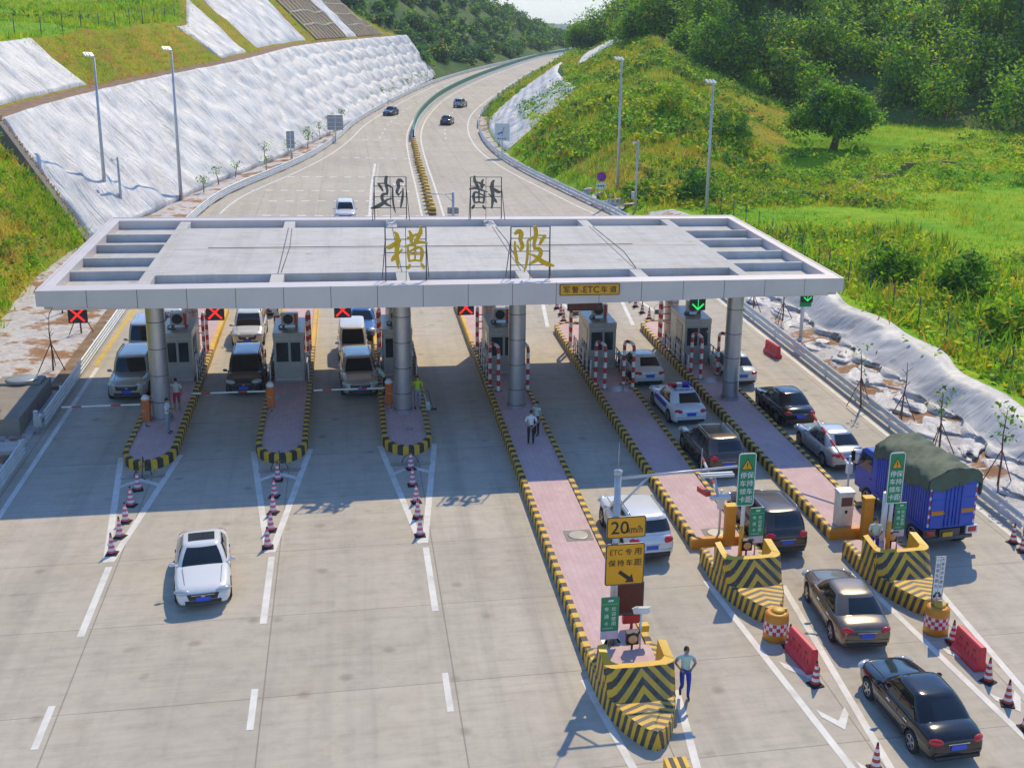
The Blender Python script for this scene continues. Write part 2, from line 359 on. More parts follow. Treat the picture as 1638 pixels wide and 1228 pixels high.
def interp(pts, n=None, step=None):
    """resample a polyline by arc length"""
    P = np.array(pts, float); d = np.r_[0, np.cumsum(np.linalg.norm(np.diff(P, axis=0), axis=1))]
    if n is None: n = max(2, int(d[-1]/step)+1)
    s = np.linspace(0, d[-1], n); return np.stack([np.interp(s, d, P[:, i]) for i in range(P.shape[1])], 1)
def smooth(pts, it=2):
    P = np.array(pts, float)
    for _ in range(it):
        Q = [P[0]]
        for a, b in zip(P[:-1], P[1:]): Q += [a*.75+b*.25, a*.25+b*.75]
        P = np.array(Q+[P[-1]])
    return P
def normals2(P):
    d = np.gradient(P[:, :2], axis=0); d /= np.linalg.norm(d, axis=1)[:, None]; return np.stack([-d[:, 1], d[:, 0]], 1)   # left of travel

# ================================================================== road edges
RL = smooth([(-16.3, -75), (-16.3, 30), (-16.2, 48)]+[at(*q)[:2] for q in [(307, 355), (345, 322), (385, 302), (430, 284), (480, 262), (515, 243), (545, 221), (562, 203), (585, 188), (620, 168), (660, 148), (700, 131), (750, 116), (800, 104), (870, 88)]]+[(98, 490), (130, 575), (175, 670)])
RRt = smooth([(23.0, -75), (23.0, 36)]+[at(*q)[:2] for q in [(1000, 352), (945, 328), (900, 306), (850, 282), (815, 263), (785, 242), (768, 220), (763, 198), (770, 180), (795, 158), (830, 133), (862, 112)]]+[(76, 374), (99, 426), (123, 482), (153, 560), (198, 650)])
xl = lambda y: np.interp(y, RL[:, 1], RL[:, 0]); xr = lambda y: np.interp(y, RRt[:, 1], RRt[:, 0])
MED = smooth([at(*q)[:2] for q in [(692, 347), (680, 300), (668, 260), (661, 228), (662, 210), (672, 188), (700, 160), (740, 138), (780, 121), (830, 103), (878, 89)]]+[(110, 492), (140, 570), (185, 664)])
mb = MB(); ys = np.r_[np.linspace(-75, 48, 30), np.linspace(50, 650, 100)]
mb.grid([[(xl(y)+(xr(y)-xl(y))*u, y, 0.) for u in np.linspace(0, 1, 5)] for y in ys])
struct(mb.build('plaza_road', M['plaza_concrete']))
# base ground to the horizon
mb = MB(); mb.grid([[(x, y, z) for x in (-3500, -400, -60, 40, 300, 3500)] for y, z in ((-300, -.25), (-60, -.25), (60, -.25), (600, -.25), (850, -6), (1500, -30), (5000, -75))])
struct(mb.build('ground', M['grass_ground']))

# ------------------------------------------------------------------ painted markings
mk = MB(); my = MB()
def ln(mbx, pts, wd=.18, z=.006, dash=None):
    P = np.array([p[:2] for p in pts], float); nn = normals2(P)
    a = P+nn*wd/2; b = P-nn*wd/2
    if dash is None:
        mbx.grid([[(*a[i], z), (*b[i], z)] for i in range(len(P))], smooth=False); return
    Q = interp(P, step=.25); nn = normals2(Q); d = np.arange(len(Q))*.25
    on, off = dash; i = 0
    while i < len(Q)-1:
        j = min(len(Q)-1, i+max(1, int(on/.25)))
        mbx.add([(*(Q[i]+nn[i]*wd/2), z), (*(Q[i]-nn[i]*wd/2), z), (*(Q[j]-nn[j]*wd/2), z), (*(Q[j]+nn[j]*wd/2), z)], [(0, 1, 2, 3)])
        i = j+max(1, int(off/.25))
XI = [-10.88+5.4*k for k in range(6)]
for k in range(3):
    x = XI[k]+.13; ln(mk, [(x, GY(-12.0)), (x, GY(-16.0))], .22); ln(mk, [(x, GY(-19.15)), (x, GY(-20.85))], .19)
    ln(mk, [(XI[k]-1.2, GY(-3.2)), (XI[k]-.02, GY(-11.7))], .24, .007); ln(mk, [(XI[k]+1.2, GY(-3.2)), (XI[k]+.12, GY(-11.7))], .24, .008)
    mk.add([(XI[k]+dx, GY(dy), .011) for dx, dy in ((-.85, -6.2), (-.80, -5.9), (0, -5.3), (.85, -5.9), (.9, -6.2), (0, -5.6))], [(0, 1, 2, 5)[::-1], (5, 2, 3, 4)[::-1]])
for k, (yl, yr_) in ((3, (-20.0, -20.8)), (4, (-15.4, -16.0)), (5, (-15.4, -15.6))):
    x = XI[k]; far = GY(-29); yl, yr_ = GY(yl), GY(yr_)
    ln(mk, [(x-1.28, yl), (x-.12, far)], .22, .007); ln(mk, [(x+1.28, yr_), (x+.12, far)], .22, .008)
    if k > 3:
        for y in (GY(-20.4), GY(-22.6), GY(-24.6)):
            s = (UY(y)+29)/13.5*1.15
            mk.add([(x-s*.8, y+.55, .011), (x-s*.75, y+.15, .011), (x, y-.55, .011), (x+s*.75, y+.15, .011), (x+s*.8, y+.55, .011), (x, y-.1, .011)], [(0, 1, 2, 5), (5, 2, 3, 4)])
ln(mk, [(-15.45, -12), (-15.45, 9.8)], .2); ln(my, [(-15.6, 10.2), (-15.5, 36)], .22)
ln(mk, [(22.3, -40), (22.3, 48)], .2)
# far side triangles and highway lines
for k in range(6):
    ye = GY(12.9) if k > 3 else GY(18.3)
    ln(mk, [(XI[k]-1.3, ye), (XI[k]-.1, ye+11)], .24, .007); ln(mk, [(XI[k]+1.3, ye), (XI[k]+.1, ye+11)], .24, .008)
nL = normals2(RL); nM = normals2(MED); nR = normals2(RRt)
sel = RL[:, 1] > 56; ln(mk, RL[sel]-nL[sel]*1.6, .2)
sel = RRt[:, 1] > 51; ln(mk, RRt[sel]+nR[sel]*1.6, .2)
ln(mk, MED+nM*.95, .2); ln(mk, MED-nM*1.05, .2)
Lm = np.stack([(xl(y)+1.6 + np.interp(y, MED[:, 1], MED[:, 0])-.9)/2*np.ones(1)[0] for y in np.linspace(120, 620, 80)]); Ly = np.linspace(120, 620, 80)
ln(mk, np.stack([Lm, Ly], 1), .18, .006, (2, 4))
Rm = np.array([(xr(y)-1.6+np.interp(y, MED[:, 1], MED[:, 0])+1.)/2 for y in Ly]); ln(mk, np.stack([Rm, Ly], 1), .18, .006, (2, 4))
ln(mk, [at(600, 262), at(594, 300), at(591, 349)], .25); ln(mk, [at(606, 262), at(600, 300), at(602, 349)], .15, .006, (.6, 1.2))
for (a, b) in [((430, 322), (640, 322)), ((400, 304), (655, 307)), ((460, 283), (650, 284)), ((545, 252), (652, 254)), ((580, 224), (656, 225)), ((600, 197), (662, 198)), ((640, 173), (680, 174)), ((420, 345), (670, 346))]:
    ln(mk, [at(*a), at(*b)], .5, .012, (.9, .9))
# ETC written on the lane beyond the canopy
struct(mk.build('lane_markings', M['paint_white'])); struct(my.build('yellow_edge_line', M['paint_yellow']))

# ================================================================== left hillside (cut slope, berm, upper slope, plateau)
toe = [at(*q)[:2] for q in [(140, 385), (240, 345), (330, 300), (410, 270), (480, 240), (560, 200), (640, 155), (697, 125)]]
crest = [(0, 192, 9), (60, 172, 9), (150, 148, 9.3), (250, 125, 9.8), (390, 98, 10.3), (470, 74, 11), (560, 65, 10.7), (650, 57, 10.3)]
NS = 90
T = interp(smooth([(*q, .05) for q in toe], 2), NS); Cc = interp(smooth([at(*q) for q in crest], 2), NS)
# make columns perpendicular: match crest points by nearest foot
nT = normals2(T)
def crest_at(i):
    best = None
    d = Cc[:, :2]-T[i, :2]; par = np.abs(d@np.array([nT[i][1], -nT[i][0]]))
    j = int(np.argmin(par)); return Cc[j]
CR = np.array([crest_at(i) for i in range(NS)])
for _ in range(6): CR[1:-1] = (CR[:-2]+CR[1:-1]*2+CR[2:])/4
s = np.linspace(0, 1, NS)
U_du = np.interp(s, [0, .25, .36, .44, .7, 1], [5, 6, 7, 12, 13, 12]); U_dz = np.interp(s, [0, .25, .36, .44, .7, .88, 1], [4.3, 4.6, 4.8, 11, 13, 11, 4])
P_dz = np.interp(s, [0, .42, .55, 1], [.9, 1.1, 8, 7])
def off(P, d, z):
    Q = P.copy(); Q[:, :2] += nT*np.asarray(d)[..., None] if np.ndim(d) else nT*d; Q[:, 2] = z; return Q
B1 = off(CR, .15, CR[:, 2]+.02); B2 = off(CR, 2.5, CR[:, 2]+.15)
UU = off(B2, U_du, B2[:, 2]+U_dz)
# fan the far rows out so that they do not cross
fan = np.stack([np.interp(s, [0, 1], [-1, -.45]), np.interp(s, [0, 1], [.02, 1.0])], 1); fan /= np.linalg.norm(fan, axis=1)[:, None]
def offf(P, d, z):
    Q = P.copy(); Q[:, :2] += fan*d; Q[:, 2] = z; return Q
P1 = offf(UU, 18, UU[:, 2]+P_dz*.5); P2 = offf(UU, 60, UU[:, 2]+P_dz); P3 = offf(UU, 170, UU[:, 2]+P_dz*1.25); P4 = offf(UU, 420, UU[:, 2]+P_dz*1.3+np.interp(s, [0, .42, .5, 1], [1, 2, 14, 10]))
def loft(rows, subs, amp=None, seed=1):
    out = []
    for a, b, k in zip(rows[:-1], rows[1:], subs):
        for u in np.linspace(0, 1, k, endpoint=False): out.append(a*(1-u)+b*u)
    out.append(rows[-1]); return np.array(out)
def wob(P, amp, f, seed):
    r = np.random.default_rng(seed); z = np.zeros(P.shape[:-1])
    for k in range(6):
        a = r.uniform(0, 2*PI); ff = f*(1.7**k)*r.uniform(.8, 1.2); z += np.sin((P[..., 0]*math.cos(a)+P[..., 1]*math.sin(a))*ff+r.uniform(0, 6.3))/(1.5**k)
    return z*amp
G = loft([T, B1], [8]); mb = MB(); mb.grid([[tuple(q) for q in row] for row in G], flip=True)
struct(mb.build('cut_slope', M['soil_brown']))
G = loft([B1, B2], [3]); mb = MB(); mb.grid([[tuple(q) for q in row] for row in G], flip=True); struct(mb.build('berm', M['soil_brown']))
G = loft([B2, UU], [8]); G[1:, :, 2] += wob(G[1:], .18, .5, 3); mb = MB(); mb.grid([[tuple(q) for q in row] for row in G], flip=True); struct(mb.build('upper_slope', M['slope_ground']))
G2 = loft([G[-1], P1, P2, P3, P4], [8, 12, 14, 8]); G2[2:, :, 2] += wob(G2[2:], .22, .13, 5); mb = MB(); mb.grid([[tuple(q) for q in row] for row in G2], flip=True); struct(mb.build('plateau', M['field_ground']))
UPPER = G; PLAT = G2
# near grassy spur beside the cut slope
st = [(-23.6, -20, 0), (-22.3, -5, 0), (-21.6, 7, 0), (-22.6, 20, 0), (-23.4, 33, 0), (T[0][0]+.1, T[0][1]-.5, 0)]
A = interp(smooth(st, 2), 40); B = A.copy(); B[:, 0] -= np.linspace(11.5, CR[0][0]*-1+A[-1][0], 40); B[:, 1] += np.linspace(0, 1.2, 40); B[:, 2] = np.linspace(9.0, CR[0][2]-.4, 40)
Cx = B.copy(); Cx[:, 0] -= 9; Cx[:, 2] += 4.2; D = Cx.copy(); D[:, 0] -= 70; D[:, 2] += .5
G = loft([A, B, Cx, D], [14, 8, 6]); G[1:, :, 2] += wob(G[1:], .25, .35, 8); SPUR = G
mb = MB(); mb.grid([[tuple(q) for q in row] for row in G], flip=True); struct(mb.build('grassy_spur', M['slope_ground']))
# concrete drain steps up the near edge of the cut slope
stp = thing('drainage_stair', 'long stepped concrete drain running up the near edge of the white slope', 'drain', tuple(T[0]))
a = Vector(T[0]); b = Vector(B1[0]); mb = MB(); n = 34
for i in range(n):
    q = a.lerp(b, (i+.5)/n); mb.box((q.x, q.y-.1, q.z+.05), (.34, .7, .9 if i % 2 else .7), 1)
mb.bar(a+Vector((0, -.65, -.35)), b+Vector((0, -.65, -.35)), .5, 1.0, 0); mb.build('steps', [M['raw_concrete'], M['soil_brown']], stp, world=True)

# ------------------------------------------------------------------ white sheets
def drape(name, grid_rows, label, amp=.12, seed=1, mat='white_sheet', lift=.14, kind='sheet', group=None, cells=0., iso=0.):
    G = np.array(grid_rows, float); a, b = G.shape[:2]
    du = np.gradient(G, axis=1); dv = np.gradient(G, axis=0); nn = np.cross(du, dv); nn /= np.linalg.norm(nn, axis=2)[..., None]+1e-9
    nn[nn[..., 2] < 0] *= -1
    su = np.cumsum(np.linalg.norm(du, axis=2), 1); sv = np.cumsum(np.linalg.norm(dv, axis=2), 0)
    r = np.random.default_rng(seed); h = np.zeros((a, b))
    for k in range(14):
        f = r.uniform(.35, 2.4); tilt = r.uniform(-.25, .45); h += (1-1.6*np.abs(np.sin(su*f*.5+sv*tilt*f+.5*np.sin(sv*.6+k))))*(.55+.45*np.sin(sv*r.uniform(.2, .9)+su*.25+r.uniform(0, 6)))/(1+.45*f)
    h += .7*np.sin(sv*1.5+r.uniform(0, 6))*np.sin(su*.7+r.uniform(0, 6))
    lift0 = lift; h = np.maximum(np.tanh((h*amp+r.normal(size=h.shape)*amp*.05)/.42)*.42, -.14); lift = max(lift, .24) if lift0 > .09 else lift0
    if iso:
        h = h*0.
        for k in range(12):
            f = r.uniform(.5, 3.4); an = r.uniform(0, PI); h += (1-2*np.abs(np.sin((su*math.cos(an)+sv*math.sin(an))*f+1.3*np.sin(su*.6+sv*.8+k))))/(1+.6*f)
        h = h*iso+.25*iso*r.normal(size=h.shape)
    if cells: lift = .40; h = h*.8+cells*np.clip((su/su.max()-.15)/.5, .15, 1)*(np.abs(np.sin(su*PI/3.4+.5*np.sin(sv*.8)))**.5*np.abs(np.sin(sv*PI/2.7+.4*np.sin(su*.5)))**.5-.5)
    edge = np.minimum.reduce([np.arange(a)[:, None]*np.ones(b), (a-1-np.arange(a))[:, None]*np.ones(b), np.ones((a, 1))*np.arange(b), np.ones((a, 1))*(b-1-np.arange(b))])
    G = G+nn*(lift+np.where(edge < 1, -lift-.04, h*np.clip(edge/3., .2, 1)))[..., None]
    V = G.reshape(-1, 3); idx = np.arange(a*b).reshape(a, b)
    F = np.stack([idx[:-1, :-1], idx[1:, :-1], idx[1:, 1:], idx[:-1, 1:]], -1).reshape(-1, 4)
    me = np_mesh(name, V, F, [M[mat]], smooth=True); uv = me.uv_layers.new(name='UVMap')
    li = np.zeros(len(me.loops), np.int32); me.loops.foreach_get('vertex_index', li)
    uv.data.foreach_set('uv', np.stack([su.ravel()[li], sv.ravel()[li]], 1).astype(np.float32).ravel())
    return tag(link(name, me), label, kind, group)
def resamp(rows, na, nb):
    rows = [interp(r, nb) for r in rows]; A = np.array(rows); k = len(rows); out = []
    for u in np.linspace(0, k-1, na):
        i = min(int(u), k-2); out.append(A[i]*(1-(u-i))+A[i+1]*(u-i))
    return np.array(out)
ci = np.linspace(0, NS-1, 620); cid = lambda Q: np.stack([np.interp(ci, np.arange(NS), Q[:, k]) for k in range(3)], 1)
Bt, Tt = cid(B1+np.array([-.1, 0, .03])), cid(T)
drape('ground_sheet', [Bt*(1-u)+Tt*u for u in np.linspace(0, 1, 70)], 'huge white sheeting covering the whole lower cut slope left of the highway', .23, 2, cells=.34)
def strip(rows, s0, s1, v0, v1, na, nb, sk=0.):
    """a patch cut from a loft between column fractions s0..s1 and row fractions v0..v1"""
    Rw = np.array(rows); a, b = Rw.shape[:2]; out = []
    for v in np.linspace(v1, v0, na):
        row = []
        for u in np.linspace(s0, s1, nb):
            uu = u+sk*(v-v0); i = min(max(uu, 0), 1)*(b-1); j = v*(a-1); i0, j0 = min(int(i), b-2), min(int(j), a-2); fi, fj = i-i0, j-j0
            row.append((Rw[j0, i0]*(1-fi)+Rw[j0, i0+1]*fi)*(1-fj)+(Rw[j0+1, i0]*(1-fi)+Rw[j0+1, i0+1]*fi)*fj)
        out.append(row)
    return out
pmat('paint_cream', (.70, .60, .46), .85, dirt=.1)
SHEETS_UP = [(0.0, .14, .02, 1., 'white sheet over the upper slope at the left edge above the berm'),
             (.335, .40, .02, .9, 'small white sheet patch on the grassy upper slope'),
             (.435, .60, .02, 1., 'tall white sheet on the upper slope beside the concrete lattice'),
             (.755, .80, .02, 1., 'narrow white sheet strip running down between two lattice panels')]
for i, (s0, s1, v0, v1, lab) in enumerate(SHEETS_UP):
    drape('ground_sheet', strip(UPPER, s0, s1, v0, v1, 30, 60), lab, .12, 20+i)
# concrete lattice beams
for s0, s1, lab in ((.635, .75, 'concrete lattice of beams on the brown upper slope left of the white strip'), (.805, .92, 'concrete lattice of beams on the grassy upper slope right of the white strip')):
    gs = strip(UPPER, s0, s1, .02, .98, 12, 16); sp_ = MB(); sp_.grid([[(q[0]+.12, q[1]-.05, q[2]+.06) for q in r_] for r_ in gs], 0, True)
    lt = MB(); g = np.array(strip(UPPER, s0, s1, .02, .98, 6, 10))
    for r_ in g[::-1][1:]:
        for a, b in zip(r_[:-1], r_[1:]): lt.bar(a+[.15, -.1, .2], b+[.15, -.1, .2], .34, .26)
    for j in range(10):
        for a, b in zip(g[:-1, j], g[1:, j]): lt.bar(a+[.15, -.1, .17], b+[.15, -.1, .17], .26, .22)
    t_ = thing('slope_lattice', lab, 'slope beams', tuple(g[-1, 0])); lt.build('beams', M['paint_cream'], t_, world=True); sp_.build('soil', M['soil_brown'], t_, world=True)
# verges
VG = []
va = interp(RL[(RL[:, 1] > -60) & (RL[:, 1] < 275)], 130); 
mb = MB(); rows = []
for q in va:
    y = q[1]; tx = np.interp(y, np.r_[A[:, 1], T[:, 1]], np.r_[A[:, 0], T[:, 0]])-.6
    rows.append([(q[0]+(min(tx, q[0]-.5)-q[0])*u-.02, y, .03+.12*math.sin(u*3.1)+.05*math.sin(y*.9+u*4)) for u in np.linspace(0, 1, 7)])
mb.grid(rows, flip=False); struct(mb.build('left_verge', M['verge']))
# ================================================================== right side terrain (height field)
def sm(x, a, b): u = np.clip((x-a)/(b-a), 0, 1); return u*u*(3-2*u)
def field_h(x, y):
    q = .55*x+.83*y
    F = .9+.5*sm(x, 40, 60)+1.0*sm(q+1.2*np.sin(x*.12), 84, 85.5)+.9*sm(q+1.5*np.sin(x*.1+1), 97, 98.5)+.6*sm(q, 107, 109)+.42*np.clip(q-117, 0, 90)
    return F
def right_h(x, y):
    d = x-xr(y); y = UY(y)
    F = field_h(x, y)
    # bank beside the plaza
    bank = .12+.35*sm(d, .5, 2.2)+1.15*sm(d, 2.6, 4.6)-.55*sm(d, 5.4, 9)+.9*sm(d, 9, 14)*.2
    near = np.where(d < 14, bank, np.maximum(bank, F*sm(d, 12, 20)+bank*(1-sm(d, 12, 20))))
    # hillside along the highway
    rz = np.interp(y, [40, 46, 60, 75, 90, 110, 150, 200, 300, 380, 460], [0, .8, 4.2, 8., 11, 13.5, 17, 19, 17, 9, 4])
    sl = .1+.62*np.clip(d-1.3, 0, 99); sl = np.where(sl > 8, np.maximum(8, 8+.8*(sl-8-1.9)), sl)
    hill = np.minimum(sl, rz)
    back = np.clip((d-rz/.62-6)*.35, 0, 99); hill2 = np.maximum(hill-back, 0)
    far = np.maximum(hill2, np.minimum(sl, F))
    far = np.where(y > 230, np.minimum(far, np.maximum(rz-np.clip(d-40, 0, 999)*.02, 2)), far)
    k = sm(y, 34, 48)
    return near*(1-k)+far*k
xs = np.r_[np.linspace(0, 12, 26), np.linspace(12.8, 60, 80), np.linspace(61.5, 170, 74), np.linspace(174, 420, 30)]; yy = np.r_[np.linspace(-60, 45, 80), np.linspace(46, 180, 140), np.linspace(182, 480, 90)]
yy = GY(yy); Y, D = np.meshgrid(yy, xs, indexing='ij'); X = xr(Y)+D
Z = right_h(X, Y); Z += np.where(D > 3, wob(np.stack([X, Y], -1), .10, .35, 11)*sm(D, 3, 10), wob(np.stack([X, Y], -1), .05, .9, 12)); Z[:, 0] = -.02
V = np.stack([X, Y, Z], -1).reshape(-1, 3); ny, nx = X.shape; idx = np.arange(ny*nx).reshape(ny, nx)
F = np.stack([idx[:-1, :-1], idx[:-1, 1:], idx[1:, 1:], idx[1:, :-1]], -1).reshape(-1, 4)
cx = V[F].mean(1); dd = cx[:, 0]-xr(cx[:, 1]); cx[:, 1] = UY(cx[:, 1]); mi = np.zeros(len(F), int)
mi[(cx[:, 1] < 44) & (dd < 4.6)] = 1; mi[(cx[:, 1] >= 44) & (dd < 1.6)] = 1
q = .55*cx[:, 0]+.83*cx[:, 1]; mi[(mi == 0) & (cx[:, 1] > 44) & (cx[:, 2] > field_h(cx[:, 0], cx[:, 1])+.4)] = 2; mi[q > 117] = 3
mi[(mi == 0) & (cx[:, 1] > 200)] = 3
struct(link('hillside', np_mesh('hillside', V, F, [M['field_ground'], M['verge'], M['slope_ground'], M['hill_ground']], mi, True)))
def rh(x, y): return float(right_h(np.array(float(x)), np.array(float(y))))
# sheets on the right
rows = []
for d in np.linspace(2.5, 5.3, 26):
    rows.append([(xr(y)+d+.35*math.sin(y*.35)*(d-2.5)/2.8+.25*math.sin(y*.9)+.3*math.sin(y*2.1)*(d < 2.7), y, rh(xr(y)+d, y)+.05) for y in np.linspace(GY(-26), GY(17.5), 420)])
drape('ground_sheet', rows, 'long pale sheet draped over the earth bank behind the right guardrail', .05, 41, 'grey_sheet', .10, iso=.03)
for i, (y0, y1, d0, d1, lab) in enumerate([(-20, -13, .9, 2.5, 'loose white sheet on the right verge beside the orange cones'), (-12.2, -8.6, .8, 2.4, 'loose white sheet on the right verge level with the blue truck'), (-7.8, -3.8, .9, 2.4, 'loose white sheet on the right verge level with the silver sedan'),
                                        (-2.8, 3.2, .8, 2.2, 'loose white sheet on the right verge level with the black sedan'), (4.4, 7.6, .9, 2.3, 'crumpled white sheet beside the green arrow post'), (10.5, 20, 1.2, 2.6, 'loose white sheet on the right verge under the canopy edge'),
                                        (47.5, 52, 1.0, 2.6, 'crumpled white sheet at the foot of the no stopping sign'), (53.2, 56.5, 1.0, 2.4, 'crumpled white sheet at the foot of the far right lamp post')]):
    rows = [[(xr(y)+d+.25*math.sin(y*1.7+d), y, rh(xr(y)+d, y)+.05) for y in np.linspace(GY(y0), GY(y1), 46)] for d in np.linspace(d0, d1, 14)]
    rows = [[(q[0]+.35*math.sin(q[1]*2.3+j*.5+i)*(j > 8)-.3*math.sin(q[1]*1.1+i)*(j < 4), q[1]+.4*math.sin(j*.9+i)*(abs(k-22.5)/22.5)**2, q[2]) for k, q in enumerate(r_)] for j, r_ in enumerate(rows)]
    drape('ground_sheet', rows, lab, .16, 50+i, 'loose_sheet', lift=.08, iso=.038)
rows = [[(xr(y)+d-.0*(y-95), y, rh(xr(y)+d, y)+.05) for y in GY(np.linspace(84+d*.95, 112+d*3.6, 90))] for d in np.linspace(1.6, 13.6, 40)]
drape('ground_sheet', rows, 'white sheet hanging down the lower slope right of the highway', .16, 61)
rows = [[(xr(y)+d, y, rh(xr(y)+d, y)+.05) for y in GY(np.linspace(138+(d-17)*1.6, 182+(d-17)*2.6, 40))] for d in np.linspace(17, 26, 24)]
drape('ground_sheet', rows, 'smaller white sheet on the upper slope right of the highway', .14, 62)

# ================================================================== hill behind the bend and distant land
sel = (RL[:, 1] > 247) & (RL[:, 1] < 570); hb = interp(RL[sel], 60); nh = normals2(hb); hs = np.linspace(0, 1, 60)
rows = []
for d, zz in ((0, 0), (6, 3.5), (14, 9), (26, 17), (40, 24), (60, 31), (110, 40), (220, 44)):
    k = np.interp(hs, [0, .12, .5, .72, .9, 1], [.75, 1.0, 1.0, .85, .42, .12])
    q = np.c_[hb[:, :2]+nh*(d+1.2), -.05+zz*k]; q[:, 2] += wob(q, .12*zz**.6, .09, 31); rows.append(q)
G = loft(rows, [4]*7); G[2:, :, 2] += wob(G[2:], .35, .2, 33); HB = G
mb = MB(); mb.grid([[tuple(q) for q in row] for row in G], flip=True); struct(mb.build('far_hill', M['hill_ground']))
def ridge(name, pts, depth, z0=-.3):
    P = smooth(pts, 2); rows = []
    for u, k in ((0, 0), (.25, .45), (.6, .85), (1, 1), (1.8, .9), (3, .2)):
        q = P.copy(); q[:, 1] += depth*(u-1); q[:, 2] = z0+(P[:, 2]-z0)*k; rows.append(q)
    G = loft(rows, [4]*5); G[1:, :, 2] += wob(G[1:], .8, .02, 9); mb = MB(); mb.grid([[tuple(q) for q in row] for row in G]); struct(mb.build(name, M['hill_ground']))
ridge('distant_hill', [(40, 880, -14), (140, 890, -6), (230, 900, 4), (262, 900, 8), (300, 905, 13), (350, 910, 18), (470, 930, 30), (620, 950, 34), (820, 900, 24)], 160, -30)
ridge('distant_ridge', [(-900, 3300, -30), (-300, 3300, -12), (300, 3400, -25), (700, 3300, -40), (1050, 3400, -22), (1500, 3300, 0), (2200, 3300, -12)], 500, -70)

# ================================================================== vegetation
def tuft_field(name, P, hs, mats, label=None, per=7, spread=.35, wr=(.035, .09), lean=.45):
    n = len(P); Q = np.repeat(P, per, 0); Q[:, :2] += RNG.normal(size=(n*per, 2))*spread
    h = np.repeat(hs, per)*RNG.uniform(.6, 1.25, n*per); V, F = blades(Q, h, RNG.uniform(*wr, n*per)*np.repeat(np.maximum(hs, .5), per), lean)
    mi = np.repeat(mats, per); r = RNG.random(len(mi)) < .2; mi[r] = RNG.choice([1, 2, 3], r.sum())
    o = link(name, np_mesh(name, V, F, LEAF, mi)); return tag(o, label, name.replace('_', ' '), kind='stuff')
def fbm(P, f, seed): return wob(np.c_[P, np.zeros(len(P))] if P.shape[1] == 2 else P, 1., f, seed)
# grass on the fields and the near bank
n = 19000; yo = RNG.uniform(-22, 110, n); y = GY(yo); d = 6+RNG.beta(1.1, 1.7, n)*100; x = xr(y)+d; q = .55*x+.83*yo
z = right_h(x, y); f = fbm(np.c_[x, y], .09, 71); keep = (q < 121); x, y, z, f, d = x[keep], y[keep], z[keep], f[keep], d[keep]
band = sm(f, -.4, .6); near = (d < 22) & (y < 40); hs = np.where(near, RNG.uniform(.5, 1.6, len(x)), .25+.45*band*RNG.random(len(x)))
mats = np.where(RNG.random(len(x)) < .55+.2*np.sin(f*2), np.where(f > .35, 3, 2), 1); mats[near] = RNG.choice([0, 1, 2, 2, 3, 4], near.sum())
tuft_field('field_grass', np.c_[x, y, z], hs, mats, 'tall wild grass and crops over the terraced fields on the right')
# leafy ground crops and scrub
def scrub(name, C, rad, per, size, mats, label, asp=.6):
    n = len(C); Q = np.repeat(C, per, 0)+RNG.normal(size=(n*per, 3))*np.repeat(np.c_[rad, rad, rad*.55], per, 0)*.55; Q[:, 2] = np.maximum(Q[:, 2], np.repeat(C[:, 2], per)-.1)
    V, F = leaf_quads(Q, RNG.uniform(.6, 1.3, n*per)*np.repeat(size, per), .5, asp); mi = np.repeat(mats, per); r = RNG.random(len(mi)) < .15; mi[r] = np.clip(mi[r]+RNG.choice([-1, 1], r.sum()), 0, 3)
    return tag(link(name, np_mesh(name, V, F, LEAF, mi)), label, name.replace('_', ' '), kind='stuff')
n = 9500; yo = RNG.uniform(-20, 112, n); y = GY(yo); d = 6.2+RNG.beta(1, 1.5, n)*100; x = xr(y)+d; f = fbm(np.c_[x, y], .11, 77); q = .55*x+.83*yo; nr = (d < 20) & (y < 40)
keep = (q < 121) & ((f > .05) | nr); x, y, d, nr = x[keep], y[keep], d[keep], nr[keep]; rad = np.where(nr, RNG.uniform(.5, 1.4, len(x)), RNG.uniform(.4, 1.1, len(x))); big = RNG.random(len(x)) < .10; rad[big] *= 1.8
scrub('crops', np.c_[x, y, right_h(x, y)+rad*.25], rad, 26, np.where(nr, .2, .18), np.where(fbm(np.c_[x, y], .07, 78) > .1, RNG.choice([2, 2, 3, 1], len(x)), RNG.choice([0, 1, 1, 2], len(x))), 'leafy green crops and scrub spreading over the right hand fields')
n = 900; yo = RNG.uniform(-5, 112, n); d = 14+RNG.random(n)*90; y = GY(yo); x = xr(y)+d; q = .55*x+.83*yo; sel = (np.abs(q-84.5-1.2*np.sin(x*.12)*-1) < 1.3) | (np.abs(q-98+1.5*np.sin(x*.1+1)) < 1.4) | (np.abs(q-74-2*np.sin(x*.08)) < 1.0) | (np.abs(q-64-2*np.sin(x*.11)) < .8); sel &= RNG.random(n) < .9
hx, hy = [], []
for q0 in (64, 74, 85, 98, 108):
    for x0_ in np.linspace(30, 150, 150):
        yy_ = (q0+1.6*math.sin(x0_*.11+q0)-.55*x0_)/.83
        if -12 < yy_ < 115 and x0_-xr(GY(yy_)) > 13 and fbm(np.array([[x0_, yy_]]), .07, 99)[0] > -.4: hx.append(x0_+RNG.normal()*.5); hy.append(GY(yy_)+RNG.normal()*.7)
hx, hy = np.array(hx), np.array(hy); rad = RNG.uniform(.5, 1.5, len(hx))
scrub('hedge_scrub', np.c_[hx, hy, right_h(hx, hy)+rad*.3], rad, 44, np.full(len(hx), .22), RNG.choice([0, 0, 1, 2], len(hx)), 'dark hedge like scrub along the terrace edges of the right hand fields')
